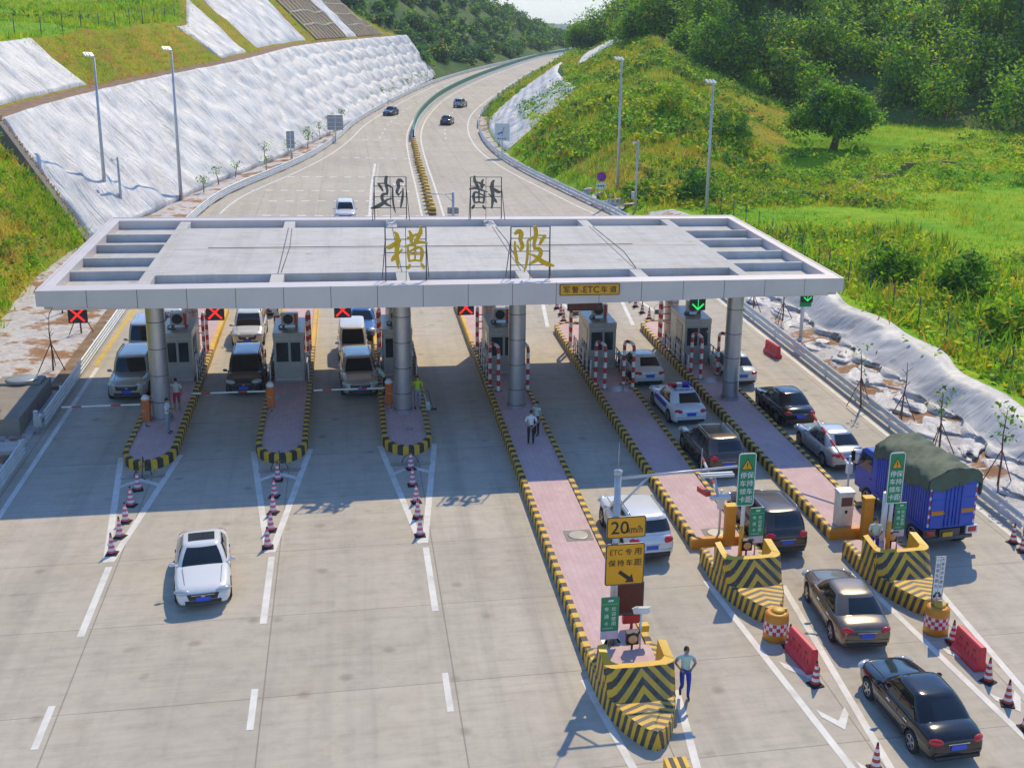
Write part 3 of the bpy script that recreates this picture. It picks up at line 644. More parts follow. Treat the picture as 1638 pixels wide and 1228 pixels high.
# grass on the highway hillside
n = 12000; yo = 44+RNG.beta(1.1, 1.6, n)*170; y = GY(yo); x = xr(y)+1.8+RNG.random(n)*28; z = right_h(x, y); dd = x-xr(y)-.9
onsheet = ((dd < 14) & (yo > 83+dd*.95) & (yo < 113+dd*3.6)) | ((dd > 16) & (dd < 27) & (yo > 137+(dd-17)*1.6) & (yo < 183+(dd-17)*2.6)); x, y, z = x[~onsheet], y[~onsheet], z[~onsheet]
f = fbm(np.c_[x, y], .12, 83); mats = np.where(f > .3, RNG.choice([3, 4, 3], len(x)), RNG.choice([1, 2, 2, 4], len(x)))
tuft_field('slope_grass', np.c_[x, y, z], RNG.uniform(.35, 1.0, len(x)), mats, 'long green and straw coloured grass on the hillside right of the highway')
n = 3000; yo = 46+RNG.beta(1., 1.5, n)*160; y = GY(yo); x = xr(y)+2.4+RNG.random(n)*26; dd = x-xr(y); f = fbm(np.c_[x, y], .16, 88)
keep = (f > -.25) & ~(((dd < 15) & (yo > 80+dd*.95) & (yo < 116+dd*3.6)) | ((dd > 16) & (dd < 27) & (yo > 136+(dd-17)*1.6) & (yo < 184+(dd-17)*2.6))); x, y = x[keep], y[keep]; rad = RNG.uniform(.4, 1.2, len(x))
scrub('slope_scrub', np.c_[x, y, right_h(x, y)+rad*.3], rad, 34, np.full(len(x), .26), RNG.choice([0, 1, 1, 2, 2, 3], len(x)), 'bushes scattered on the hillside right of the highway')
# spur and upper slope grass on the left
def surf_pts(G, n, v0=0., v1=1., s0=0., s1=1.):
    a, b = G.shape[:2]; v = RNG.uniform(v0, v1, n)*(a-1.001); u = RNG.uniform(s0, s1, n)*(b-1.001); i, j = v.astype(int), u.astype(int); fv, fu = (v-i)[:, None], (u-j)[:, None]
    return (G[i, j]*(1-fu)+G[i, j+1]*fu)*(1-fv)+(G[i+1, j]*(1-fu)+G[i+1, j+1]*fu)*fv
P = surf_pts(SPUR, 6500, .01, .62); f = fbm(P[:, :2], .3, 91); k = (f > -.1) | (RNG.random(len(f)) < .35); P, f = P[k], f[k]
tuft_field('spur_grass', P, RNG.uniform(.3, .8, len(P)), np.where(f > .1, RNG.choice([1, 2, 2], len(P)), RNG.choice([4, 4, 4, 3], len(P))), 'rough green and straw grass on the slope at the left edge', per=8)
P = surf_pts(SPUR, 260, .02, .6); rad = RNG.uniform(.35, .9, len(P)); P[:, 2] += rad*.3
scrub('spur_scrub', P, rad, 32, np.full(len(P), .17), RNG.choice([1, 1, 2], len(P)), 'low green bushes on the grassy slope at the left edge')
P = surf_pts(UPPER, 5200, .05, 1., .2, 1.)
u = None
n = 5200; vv = RNG.uniform(.04, 1., n); uu = RNG.uniform(.1, 1., n)
def on_up(uu, vv):
    k = np.zeros(len(uu), bool)
    for s0, s1, v0, v1, _ in SHEETS_UP: k |= (uu > s0-.004) & (uu < s1+.004) & (vv < v1+.03)
    k |= ((uu > .63) & (uu < .925) & (np.random.default_rng(4).random(len(uu)) < .8))
    return k
a, b = UPPER.shape[:2]; k = ~on_up(uu, vv); uu, vv = uu[k], vv[k]; i, j = (vv*(a-1.001)).astype(int), (uu*(b-1.001)).astype(int); P = UPPER[i, j]+RNG.normal(size=(len(i), 3))*[.4, .6, .0]
tuft_field('upper_slope_grass', P, RNG.uniform(.25, .6, len(P)), RNG.choice([2, 3, 4, 4, 1], len(P)), 'straw coloured and green grass on the upper slope above the berm', per=6)
P = surf_pts(PLAT, 12000, .0, .75, 0, .55); f = fbm(P[:, :2], .10, 95)
tuft_field('plateau_grass', P, np.clip(.5+.4*f, .2, 1.1), np.where(f > .0, RNG.choice([2, 3, 2], len(P)), RNG.choice([1, 2, 1], len(P))), 'rolling yellow green grass on the plateau above the left slope', per=6, wr=(.06, .16))
P = surf_pts(PLAT, 420, .02, .7, 0, .5); f = fbm(P[:, :2], .10, 97); P = P[f > 0]; rad = RNG.uniform(.6, 1.6, len(P)); P[:, 2] += rad*.25
scrub('plateau_scrub', P, rad, 40, np.full(len(P), .3), RNG.choice([0, 1, 2], len(P)), 'bushes on the plateau above the left slope')
# woods: bamboo and broadleaf forest on the right hill, wood on the far hill
def wood(name, C, R_, ncl, per, size, wts, label, spread=.8, mats=None):
    VV, FF, MI = [], [], []; o = 0
    for c, r in zip(C, R_):
        P, ids = crown_pts(c, (r*.8, r*.8, r), ncl, per, spread, .5, .7)
        V, F = leaf_quads(P, RNG.uniform(.6, 1.3, len(P))*size, .25, .45); VV.append(V); FF.append(F+o); o += len(V)
        w_ = np.array(wts)*RNG.uniform(.3, 1.7, len(wts)); MI.append(cluster_mats(ids, w_))
    return tag(link(name, np_mesh(name, np.concatenate(VV), np.concatenate(FF), LEAF, np.concatenate(MI))), label, 'wood', kind='stuff')
C_, R_ = [], []
n = 0
while n < 460:
    x = RNG.uniform(48, 230); yo = RNG.uniform(58, 260); y = GY(yo); q = .55*x+.83*yo
    if x-xr(y) < 26 and yo < 200: continue
    if x-xr(y) < 14: continue
    if q < 119 or q > 215: continue
    if q > 160 and RNG.random() < .35: continue
    r = RNG.uniform(2.6, 6.0); C_.append((x, y, rh(x, y)+r*.72)); R_.append(r); n += 1
wood('forest', C_, R_, 66, 24, .36, (4, 7, 8, .7, .05, 2.5), 'dense dark green bamboo and broadleaf forest on the right hill')
C_, R_ = [], []
P = surf_pts(HB, 420, .06, .8, 0., .95); wood('far_wood', P+np.array([0, 0, 1.2]), RNG.uniform(1.5, 3.2, len(P)), 22, 12, .6, (6, 5, 1, .3, .1, 5), 'dark green scrubby wood on the hill behind the highway bend', .6)

def crown_tree(name, label, loc, h, rad, ncl, per, leaf, wts, trunk_r, cat='tree', group=None, flat=.35, spread=.4, limbs=6, c_off=.62, bark='bark'):
    t = thing(name, label, cat, loc, 0, group); mb = MB(); z1 = h*(c_off-.12)
    mb.tube([(0, 0, -.2), (.05*h, .02*h, z1*.5), (.02*h, 0, z1)], [trunk_r*1.3, trunk_r, trunk_r*.8], 10)
    for k in range(limbs):
        a = 2*PI*k/limbs+random.random(); e = (math.cos(a)*rad[0]*.6, math.sin(a)*rad[1]*.6, h*c_off+random.uniform(-.1, .25)*rad[2])
        mb.tube([(.02*h, 0, z1*.85), (e[0]*.5, e[1]*.5, z1+(e[2]-z1)*.6), e], [trunk_r*.6, trunk_r*.4, trunk_r*.12], 7)
    mb.build('trunk', M[bark], t)
    lob = [((0, 0, h*c_off), rad, ncl)] if ncl < 200 else [((0, 0, h*c_off+.3), tuple(q*.80 for q in rad), ncl//2)]+[((math.cos(a)*rad[0]*e, math.sin(a)*rad[1]*e, h*c_off+dz), (rad[0]*s_, rad[1]*s_, rad[2]*s_*.85), ncl//7) for a, e, dz, s_ in ((.3, .62, -.7, .42), (1.5, .6, .2, .46), (2.6, .66, -.9, .40), (3.6, .6, .1, .45), (4.6, .62, -1.2, .42), (5.5, .58, .5, .44), (.9, .3, 1.9, .45), (4., .35, 2.2, .42))]
    PP = [crown_pts(c, q, n_, per, spread, .45, flat) for c, q, n_ in lob]; P = np.concatenate([q[0] for q in PP]); ids = np.concatenate([q[1]+1000*i for i, q in enumerate(PP)]); ids = np.unique(ids, return_inverse=True)[1]; V, F = leaf_quads(P, RNG.uniform(.6, 1.3, len(P))*leaf, .3, .5)
    o = link('crown', np_mesh('crown', V, F, LEAF, cluster_mats(ids, wts)), t); return t
tx = at(1333, 232, 3.0); tx = (tx[0], tx[1], rh(tx[0], tx[1]))
crown_tree('round_tree', 'lone dark green tree with a broad round crown in the right hand fields', tx, 8.4, (5.9, 5.4, 4.2), 230, 60, .26, (4, 7, 4, .3, .05, 1), .42, limbs=9, c_off=.50, flat=.22, spread=.5)
for i, (px, py, z, r, lab, wts) in enumerate([(1078, 168, 8, 3.0, 'bright yellow green bush in front of the dark forest', (0, 2, 7, 3, 0, 0)), (1165, 225, 4, 3.2, 'large dark green bush left of the lone round tree', (4, 6, 2, 0, 0, 1)),
                                     (1205, 170, 5, 2.6, 'rounded green bush at the forest foot', (2, 5, 4, 0, 0, 0)), (1120, 290, 3, 2.6, 'dark bush on the crest beside the right lamp post', (5, 4, 1, 0, 0, 1)), (1590, 190, 5, 2.8, 'dark bush at the right edge below the forest', (5, 4, 1, 0, 0, 2)),
                                     (1420, 455, 1, 2.0, 'tall leafy bush behind the right end of the canopy', (3, 5, 3, 0, 0, 0)), (1545, 480, 1, 2.2, 'broad dark bush in the field near the right edge', (4, 5, 2, 0, 0, 0)), (1615, 545, 1, 1.8, 'yellow green bush behind the sheeted bank at the right edge', (1, 3, 4, 3, 0, 0))]):
    q = at(px, py, z); q = (q[0], q[1], rh(q[0], q[1])-.1)
    t = thing('bush', lab, 'bush', q); P, ids = crown_pts((0, 0, r*.5), (r, r, r*.8), 60, 26, .3, .5, .3); V, F = leaf_quads(P, RNG.uniform(.6, 1.3, len(P))*.26, .3, .4)
    link('foliage', np_mesh('foliage', V, F, LEAF, cluster_mats(ids, wts)), t)
    mb = MB(); [mb.tube([(0, 0, -.2), (math.cos(k*1.3)*r*.4, math.sin(k*1.3)*r*.4, r*.6)], [.07, .03], 6) for k in range(5)]; mb.build('stem', M['bark'], t)
# tall dark bamboo clumps standing out of the forest
for i, (px, py) in enumerate([(1175, 150), (1590, 165)]):
    q = at(px, py, 6); q = (q[0]+3, q[1]+4, rh(q[0]+3, q[1]+4)); t = thing('bamboo_clump', ('tall dark bamboo clump above the right lamp post', 'tall dark bamboo clump at the right edge of the forest')[i], 'bamboo', q)
    mb = MB(); LP = []
    for k in range(40):
        a = RNG.uniform(0, 6.28); b = (math.cos(a)*RNG.uniform(0, 2.2), math.sin(a)*RNG.uniform(0, 2.2)); hh = RNG.uniform(13, 19); e = (b[0]+math.cos(a)*3.2, b[1]+math.sin(a)*3.2)
        pts = [(b[0], b[1], 0), (b[0]*1.1, b[1]*1.1, hh*.6), (e[0]*.7+b[0]*.3, e[1]*.7+b[1]*.3, hh*.92), (e[0], e[1], hh)]; mb.tube(pts, [.07, .06, .04, .015], 5)
        for s_ in np.linspace(.3, 1, 26):
            j = s_*3; j0 = min(int(j), 2); c = np.array(pts[j0])*(1-(j-j0))+np.array(pts[j0+1])*(j-j0); LP += [c+RNG.normal(size=3)*.55 for _ in range(5)]
    mb.build('culms', M['leaf_mid'], t); LP = np.array(LP); V, F = leaf_quads(LP, RNG.uniform(.25, .55, len(LP)), .1, .3); link('foliage', np_mesh('foliage', V, F, LEAF, RNG.choice([0, 0, 5, 1], len(F))), t)
# saplings with stakes
def sapling(name, label, loc, h, group, stakes=3, leafy=.5, seed=0, cat='sapling'):
    r = np.random.default_rng(seed); t = thing(name, label, cat, loc, r.uniform(0, 6), group); mb = MB(); ln_ = r.normal()*.12
    pts = [(0, 0, -.1), (ln_*.4, .03, h*.35), (ln_, -.04, h*.7), (ln_*1.3, .02, h)]; mb.tube(pts, [.05, .045, .03, .012], 6)
    for k in range(5):
        a = r.uniform(0, 6.28); z = h*r.uniform(.55, .95); mb.tube([(ln_*z/h, 0, z), (ln_+math.cos(a)*.3, math.sin(a)*.3, z+.3)], [.018, .007], 5)
    mb.build('trunk', M['bark_red'], t)
    for k in range(stakes):
        a = 2*PI*k/stakes+.4; s_ = MB(); s_.tube([(math.cos(a)*.75, math.sin(a)*.75, -.05), (ln_*.5, 0, h*.5)], .025, 6); s_.build('stake', M['bark_red'], t)
    if leafy:
        k = int(160*leafy); P = np.c_[r.normal(size=(k, 2))*.32+[ln_, 0], h*r.uniform(.6, 1.08, k)]; V, F = leaf_quads(P, r.uniform(.07, .16, k), .3, .5); link('crown', np_mesh('crown', V, F, LEAF, r.choice([0, 1, 2], k)), t)
    return t
SP = [(1105+0, 480, ''), (1290, 560, ''), (1248, 500, '')]
labs = ['staked bare sapling nearest the right edge of the photo', 'staked sapling with a few leaves right of the blue truck', 'staked thin sapling above the tarp of the truck', 'staked leaning sapling right of the green arrow post', 'bare sapling just left of the green arrow post', 'staked bare sapling under the canopy corner']
for i, (px, py, l) in enumerate(zip((1596, 1503, 1442, 1378, 1252, 1205), (772, 715, 668, 640, 512, 492), labs)):
    q = at(px, py, .4); sapling('staked_sapling', l, (q[0], q[1], rh(q[0], q[1])), (3.4, 2.9, 3.1, 3.0, 2.6, 2.4)[i], 'staked saplings on the right verge', 3, (.5, .35, .0, .15, 0., 0.)[i], i)
for i, (px, py, l) in enumerate([(130, 530, 'bare staked sapling on the sheet beside the left canopy end'), (85, 590, 'bare staked sapling left of the concrete block'), (100, 500, 'tall thin sapling under the left canopy corner')]):
    q = at(px, py, .2); sapling('staked_sapling', l, q, 2.8, 'staked saplings on the left verge', 3, 0., 30+i)
i = 0
for q in interp(RL[(RL[:, 1] > 62) & (RL[:, 1] < 245)], 34)[1:]:
    j = int(np.argmin(abs(RL[:, 1]-q[1]))); off_ = RNG.uniform(1.4, 3.4); p_ = q+nL[j]*off_
    sapling('verge_sapling', 'small leafy sapling in the row at the foot of the white slope', (p_[0], p_[1], .08), RNG.uniform(1.6, 2.6), 'row of saplings along the left verge of the highway', 0, RNG.uniform(.25, .8), 100+i); i += 1
for q in interp(RRt[(RRt[:, 1] > 133) & (RRt[:, 1] < 275)], 18):
    j = int(np.argmin(abs(RRt[:, 1]-q[1]))); p_ = q-nR[j]*1.6
    sapling('verge_sapling', 'small leafy sapling in the row behind the right highway rail', (p_[0], p_[1], .2), RNG.uniform(1.4, 2.0), 'row of saplings along the right verge of the highway', 0, RNG.uniform(.25, .7), 200+i); i += 1
# wire fence posts
fp = thing('wire_fence', 'dark wire fence on slim posts between the sheeted bank and the right hand fields', 'fence', (30, 0, 0)); pts = []
for k in range(24):
    y = GY(-16+k*2.9); x = xr(y)+7.6+.05*k*(k > 12); z = rh(x, y); pts.append((x, y, z)); mb = MB(); mb.tube([(x, y, z-.2), (x, y, z+1.9)], .035, 6); mb.build('post', M['steel_dark'], fp, world=True)
mb = MB(); [mb.tube([(p[0], p[1], p[2]+hh) for p in pts], .006, 4) for hh in (.3, .7, 1.1, 1.5, 1.85)]; mb.build('wire', M['steel_dark'], fp, world=True)
fp = thing('wire_fence', 'dark wire fence along the edge of the plateau at the top left', 'fence', tuple(UU[10])); pts = []
for k in range(2, 46, 2):
    p_ = UPPER[-1][k]+np.array([-.8, 0, 0]); pts.append(p_); mb = MB(); mb.tube([p_-[0, 0, .2], p_+[0, 0, 1.9]], .05, 6); mb.build('post', M['steel_dark'], fp, world=True)
mb = MB(); [mb.tube([p+[0, 0, hh] for p in pts], .008, 4) for hh in (.5, 1., 1.5, 1.85)]; mb.build('wire', M['steel_dark'], fp, world=True)

# dry stone terrace wall across the fields
wp = [at(px, py, 2.4) for px, py in ((1358, 288), (1385, 276), (1420, 268), (1470, 264), (1520, 262), (1548, 266), (1572, 274))]; wp = interp(smooth([q[:2] for q in wp], 2), step=.7)
t = thing('terrace_wall', 'long low brown terrace wall across the fields below the lone round tree', 'wall', (wp[0][0], wp[0][1], 2)); mb = MB(); r = np.random.default_rng(3)
for a, b in zip(wp[:-1], wp[1:]):
    z = rh(a[0], a[1])
    for k in range(2): j = r.normal(size=3)*.05; mb.bar((a[0]+j[0], a[1]+j[1], z-.4+.5*k), (b[0]+j[0], b[1]+j[1], z-.4+.5*k+j[2]), .5, .46)
mb.build('stones', M['soil_brown'], t, .05, world=True)
# ================================================================== lettering
_TX = {}
def glyphs(txt, size=1.):
    """flat outline mesh of a word, centred on the origin in x and y"""
    if txt not in _TX:
        cu = bpy.data.curves.new('word', 'FONT'); cu.body = txt; cu.align_x = 'LEFT'; cu.resolution_u = 3
        o = bpy.data.objects.new('word', cu); COL.objects.link(o); bpy.context.view_layer.update()
        me = bpy.data.meshes.new_from_object(o.evaluated_get(bpy.context.evaluated_depsgraph_get()))
        V = np.array([v.co[:] for v in me.vertices]).reshape(-1, 3); F = [tuple(p.vertices) for p in me.polygons]
        bpy.data.objects.remove(o); bpy.data.curves.remove(cu); bpy.data.meshes.remove(me)
        lo, hi = V.min(0), V.max(0); V = V-(lo+hi)/2; _TX[txt] = (V, F, hi-lo)
    V, F, ext = _TX[txt]; return V, F, ext
def word(mb, txt, c, h=None, wd=None, m=0, face=-1, thick=.006, bold=0.):
    """put a word on an upright board: c is its centre (x, y, z); face -1 looks towards -Y"""
    V, F, ext = glyphs(txt); sx = sz = None
    if h: sz = h/ext[1]
    if wd: sx = wd/ext[0]
    sx = sx or sz; sz = sz or sx
    P = [(c[0]+(-face)*v[0]*sx, c[1]+face*thick, c[2]+v[1]*sz) for v in V]
    mb.add(P, F if face < 0 else [f[::-1] for f in F], m)
    if bold:
        mb.add([(p[0]+bold, p[1]+face*.001, p[2]) for p in P], F if face < 0 else [f[::-1] for f in F], m)
        mb.add([(p[0]+bold*.5, p[1]+face*.002, p[2]+bold*.7) for p in P], F if face < 0 else [f[::-1] for f in F], m)
def rrect(cx, cz, w_, h_, r, n=5):
    P = []
    for (sx, sz, a0) in ((1, 1, 0), (-1, 1, 90), (-1, -1, 180), (1, -1, 270)):
        for k in range(n+1):
            a = R(a0+90*k/n); P.append((cx+sx*(w_/2-r)+r*math.cos(a), cz+sz*(h_/2-r)+r*math.sin(a)))
    return P
def slab_xz(mb, poly, y0, y1, m=0, mf=None):
    """upright plate from an x-z outline, front at y0 (towards the viewer side -Y)"""
    n = len(poly); vs = [(p[0], y0, p[1]) for p in poly]+[(p[0], y1, p[1]) for p in poly]
    ar = sum(poly[i][0]*poly[(i+1) % n][1]-poly[(i+1) % n][0]*poly[i][1] for i in range(n))
    fr = tuple(range(n)); bk = tuple(range(n, 2*n))[::-1]
    sd_ = [(i, i+n, (i+1) % n+n, (i+1) % n) for i in range(n)]
    if ar < 0: fr, bk, sd_ = fr[::-1], bk[::-1], [f[::-1] for f in sd_]
    mb.add(vs, [fr, bk]+sd_, [m if mf is None else mf, m]+[m]*n)
def plY(px, py, Y):
    d = np.array([(px-PPX)/FPX, -(py-PPY)/FPX, 1.]); w_ = CM.T@d; t_ = (Y-CAMP[1])/w_[1]; return CAMP+t_*w_
def brush(mb, pts, y, th=.08, m=0, k=.5):
    """a brush stroke in the x-z plane from (x, z, half width) points"""
    P = smooth([(p[0], p[1], p[2]) for p in pts], 2); d = np.gradient(P[:, :2], axis=0); d /= np.linalg.norm(d, axis=1)[:, None]+1e-9
    nn = np.stack([-d[:, 1], d[:, 0]], 1); a = P[:, :2]+nn*P[:, 2:3]; b = P[:, :2]-nn*P[:, 2:3]
    poly = [tuple(q) for q in a]+[tuple(q) for q in b[::-1]]
    n = len(a); vs = []
    for yy in (y-th/2, y+th/2): vs += [(q[0], yy, q[1]) for q in a]+[(q[0], yy, q[1]) for q in b]
    o = 2*n; fs = []
    for i in range(n-1):
        fs += [(i, i+1, n+i+1, n+i), (o+i, o+n+i, o+n+i+1, o+i+1), (i, o+i, o+i+1, i+1), (n+i, n+i+1, o+n+i+1, o+n+i)]
    fs += [(0, n, o+n, o), (n-1, o+n-1, o+2*n-1, 2*n-1)]
    mb.add(vs, fs, m)

# ================================================================== canopy
CX0, CX1, CY0, CY1, CZ = -14.79, 20.03, -3.89, 13.32, 7.34
canopy = thing('toll_canopy', 'long flat grey toll plaza canopy on round metal columns', 'canopy', (2.62, 4.7, 0))
IS_Z = .34
mb = MB(); mb.b2((CX0+.25, CY0+.25, 6.52), (CX1-.25, CY1-.25, 6.88), 0); mb.build('roof_floor', M['roof_concrete'], canopy, world=True)
mb = MB(); mb.b2((-10.55, -.97, 6.67), (15.4, 10.24, 7.28), 0); sl_ = mb.build('roof_slab', M['roof_concrete'], canopy, .02, world=True)
mb = MB()
for x in (-5.48, -.08, 5.32, 10.72): mb.b2((x-.025, -.95, 7.26), (x+.025, 10.22, 7.286))
mb.b2((-10.5, 4.62, 7.26), (15.35, 4.66, 7.285)); o = mb.build('joint', M['clad_seam'], sl_); o.location = (-2.62, -4.8, 0); o.location = (0, 0, 0)
# parapet: four mitred kerbs
FI = (-14.25, 19.5, -2.86, 12.35)
mb = MB()
for (a, b) in (((CX0+.1, CY0+.1), (CX1-.1, FI[2])), ((CX0+.1, FI[3]), (CX1-.1, CY1-.1)), ((CX0+.1, FI[2]), (FI[0], FI[3])), ((FI[1], FI[2]), (CX1-.1, FI[3]))): mb.b2((*a, 6.67), (*b, 7.32))
mb.build('parapet', M['clad_silver'], canopy, .015, world=True)
mb = MB()
for x in (-10.88, -5.48, -.08, 5.32, 10.72, 15.62):
    wd = .28 if abs(x+10.88) > .1 and x < 15 else .26
    for ya, yb in ((FI[2], -.97), (10.24, FI[3])): mb = MB(); mb.b2((x-wd, ya, 6.67), (x+wd, yb, 7.26)); mb.build('beam', M['roof_concrete'], canopy, .012, world=True)
for xa, xb in ((-11.14, -10.55), (15.4, 15.88)): mb = MB(); mb.b2((xa, -.97, 6.67), (xb, 10.24, 7.26)); mb.build('beam', M['roof_concrete'], canopy, .012, world=True)
for y in (.2, 3.05, 6.2, 8.85):
    for xa, xb in ((FI[0], -11.14), (15.88, FI[1])): mb = MB(); mb.b2((xa, y-.1, 6.67), (xb, y+.1, 7.25)); mb.build('beam', M['roof_concrete'], canopy, .012, world=True)
mb = MB()
for pts_ in ([(-5.3, 10.1, 7.29), (-5.2, 5, 7.29), (-5.35, -.8, 7.29)], [(5.5, 10.1, 7.29), (5.6, 6, 7.29), (5.45, 1, 7.29), (5.55, -.9, 7.29)], [(-9, 4.9, 7.29), (-2, 4.95, 7.29), (4, 4.85, 7.29), (12, 4.95, 7.29)], [(10.9, 10, 7.29), (11.1, 3, 7.29), (10.8, -.9, 7.29)]): mb.tube(pts_, .018, 5)
mb.build('cable', M['black'], canopy, world=True)
# clad fascia with panel seams; the lower edge hangs deeper towards the middle
def zb(x): u = (x-2.62)/17.5; return CZ-.64-.34*(1-abs(u)**2.2)
mb = MB(); n = 18; ww = (CX1-CX0)/n
for i in range(n):
    a, b = CX0+i*ww, CX0+(i+1)*ww; g = .012
    for yf, th in ((CY0, .1), (CY1-.1, .1)):
        vs = [(a+g, yf, zb(a)), (b-g, yf, zb(b)), (b-g, yf+th, zb(b)), (a+g, yf+th, zb(a)), (a+g, yf, CZ), (b-g, yf, CZ), (b-g, yf+th, CZ), (a+g, yf+th, CZ)]
        mb.add(vs, [(0, 3, 2, 1), (4, 5, 6, 7), (0, 1, 5, 4), (1, 2, 6, 5), (2, 3, 7, 6), (3, 0, 4, 7)], 0)
    mb.b2((b-g, CY0+.015, zb(b)), (b+g, CY0+.08, CZ-.01), 1)
n = 7; ww = (CY1-CY0-.2)/n
for i in range(n):
    a, b = CY0+.1+i*ww, CY0+.1+(i+1)*ww
    for x0_, x1_ in ((CX0, CX0+.1), (CX1-.1, CX1)): mb.b2((x0_, a+.012, 6.70), (x1_, b-.012, CZ), 0); mb.b2((x0_+.02, b-.012, 6.71), (x1_-.02, b+.012, CZ-.01), 1)
mb.build('fascia', [M['clad_silver'], M['clad_seam']], canopy, world=True)
mb = MB(); mb.b2((CX0+.6, CY0+.12, 6.50), (CX1-.7, CY0+.7, 6.66)); mb.build('soffit_edge', M['clad_silver'], canopy, world=True)
for k in (0, 2, 3, 5):
    for y in (0., 11.6):
        mb = MB(); zz = [IS_Z]+list(np.arange(IS_Z+.95, 6.2, 1.24))+[6.36]
        for z0_, z1_ in zip(zz[:-1], zz[1:]): mb.lathe([(.41, z0_+.018), (.41, z1_-.018)], 32, (XI[k], y, 0), 0); mb.lathe([(.398, z1_-.03), (.398, z1_+.03)], 32, (XI[k], y, 0), 1)
        mb.lathe([(.46, IS_Z), (.46, IS_Z+.16)], 32, (XI[k], y, 0), 0); mb.lathe([(.46, IS_Z+.16), (.41, IS_Z+.17)], 32, (XI[k], y, 0), 1)
        mb.build('column', [M['column_metal'], M['steel_dark']], canopy, world=True)

# rooftop characters: brush strokes in units of the character box (x right 0..1, z up 0..1, half width)
HENG = [[(.22, .93, .02), (.29, .86, .05), (.31, .66, .07), (.27, .45, .055), (.28, .2, .05), (.31, -.04, .02)],
        [(.0, .54, .02), (.1, .52, .06), (.24, .62, .05), (.38, .71, .03)], [(.14, .16, .02), (.2, .24, .06), (.3, .36, .04), (.42, .47, .015)],
        [(.58, .96, .02), (.64, .84, .05), (.63, .64, .04)], [(.53, .78, .02), (.62, .76, .045), (.74, .86, .03), (.92, .88, .015)], [(.86, 1.08, .02), (.88, .94, .05), (.78, .74, .05), (.7, .58, .035)],
        [(.44, .53, .012), (.62, .58, .035), (.82, .67, .045), (1.04, .62, .02)], [(.55, .55, .018), (.55, .35, .035), (.58, .14, .03)], [(.56, .40, .02), (.72, .48, .03), (.86, .54, .035), (.91, .38, .05), (.86, .14, .03)],
        [(.72, .62, .03), (.73, .42, .03), (.72, .2, .02)], [(.57, .33, .014), (.72, .345, .02), (.86, .33, .014)], [(.57, .15, .02), (.72, .19, .03), (.88, .15, .02)],
        [(.60, .08, .02), (.57, .0, .045), (.52, -.05, .02)], [(.86, .1, .02), (.91, .02, .045), (.95, -.05, .02)]]
PO = [[(.08, .84, .02), (.2, .94, .07), (.27, .84, .06), (.22, .70, .05), (.30, .55, .05), (.28, .46, .04), (.22, .40, .02)], [(.1, .66, .02), (.1, .45, .035), (.14, .2, .045), (.18, .0, .02)], [(.14, .56, .015), (.2, .46, .02), (.28, .44, .02)],
      [(.42, .68, .02), (.43, .5, .035), (.42, .2, .03), (.39, -.02, .03), (.34, -.18, .008)], [(.42, .66, .02), (.54, .74, .035), (.68, .82, .02), (.88, .8, .02)], [(.88, .82, .03), (.78, .66, .045), (.72, .54, .02)],
      [(.6, 1.06, .045), (.64, .9, .055), (.62, .72, .045), (.58, .55, .04), (.62, .42, .04)], [(.6, .46, .03), (.72, .46, .05), (.78, .36, .05), (.72, .2, .05), (.6, .1, .045), (.46, .04, .015)], [(.46, .31, .02), (.6, .27, .03), (.72, .16, .06), (.9, .04, .07), (1.12, -.02, .02)]]
def roof_char(strokes, cx, y, face, label):
    t = thing('rooftop_character', label, 'sign', (cx, y, CZ-.01)); w_, h_ = 1.74, 1.72; fr = MB(); z0 = .62
    zz = [z0+h_*q for q in (0, .36, .7, 1.)]
    for s_ in (-1, 1):
        fr.tube([(s_*w_/2, 0, 0), (s_*w_/2, 0, z0+h_)], .03, 6); fr.tube([(s_*w_/2, 0, z0+h_*.7), (s_*(w_/2+.14), -face*.55, 0)], .022, 6)
    for z in zz: fr.tube([(-w_/2, 0, z), (w_/2, 0, z)], .02, 6)
    fr.tube([(0, .02, 0), (0, .02, z0+h_)], .016, 6)
    fr.build('frame', M['steel_dark'], t)
    ch = MB()
    for i, s_ in enumerate(strokes): brush(ch, [((-face)*(p[0]-.5)*w_, z0+p[1]*h_*.97, p[2]*w_) for p in s_], face*.09+i*.0015, .10, 0)
    c2 = ch.build('character', [M['gold']], t)
    bk = MB()
    for i, s_ in enumerate(strokes): brush(bk, [((-face)*(p[0]-.5)*w_, z0+p[1]*h_*.97, p[2]*w_) for p in s_], face*.03-face*i*.0006, .012, 0)
    bk.build('backing', M['char_back'], t)
roof_char(HENG, .02, -2.95, -1, 'left golden brush style character on a thin frame at the front roof edge')
roof_char(PO, 5.45, -2.95, -1, 'right golden brush style character on the front roof edge, nearest the amber board')
roof_char(PO, -.07, 12.5, 1, 'left dark character seen from behind on a frame at the rear roof edge')
roof_char(HENG, 5.23, 12.5, 1, 'right dark character seen from behind on a frame at the rear roof edge')

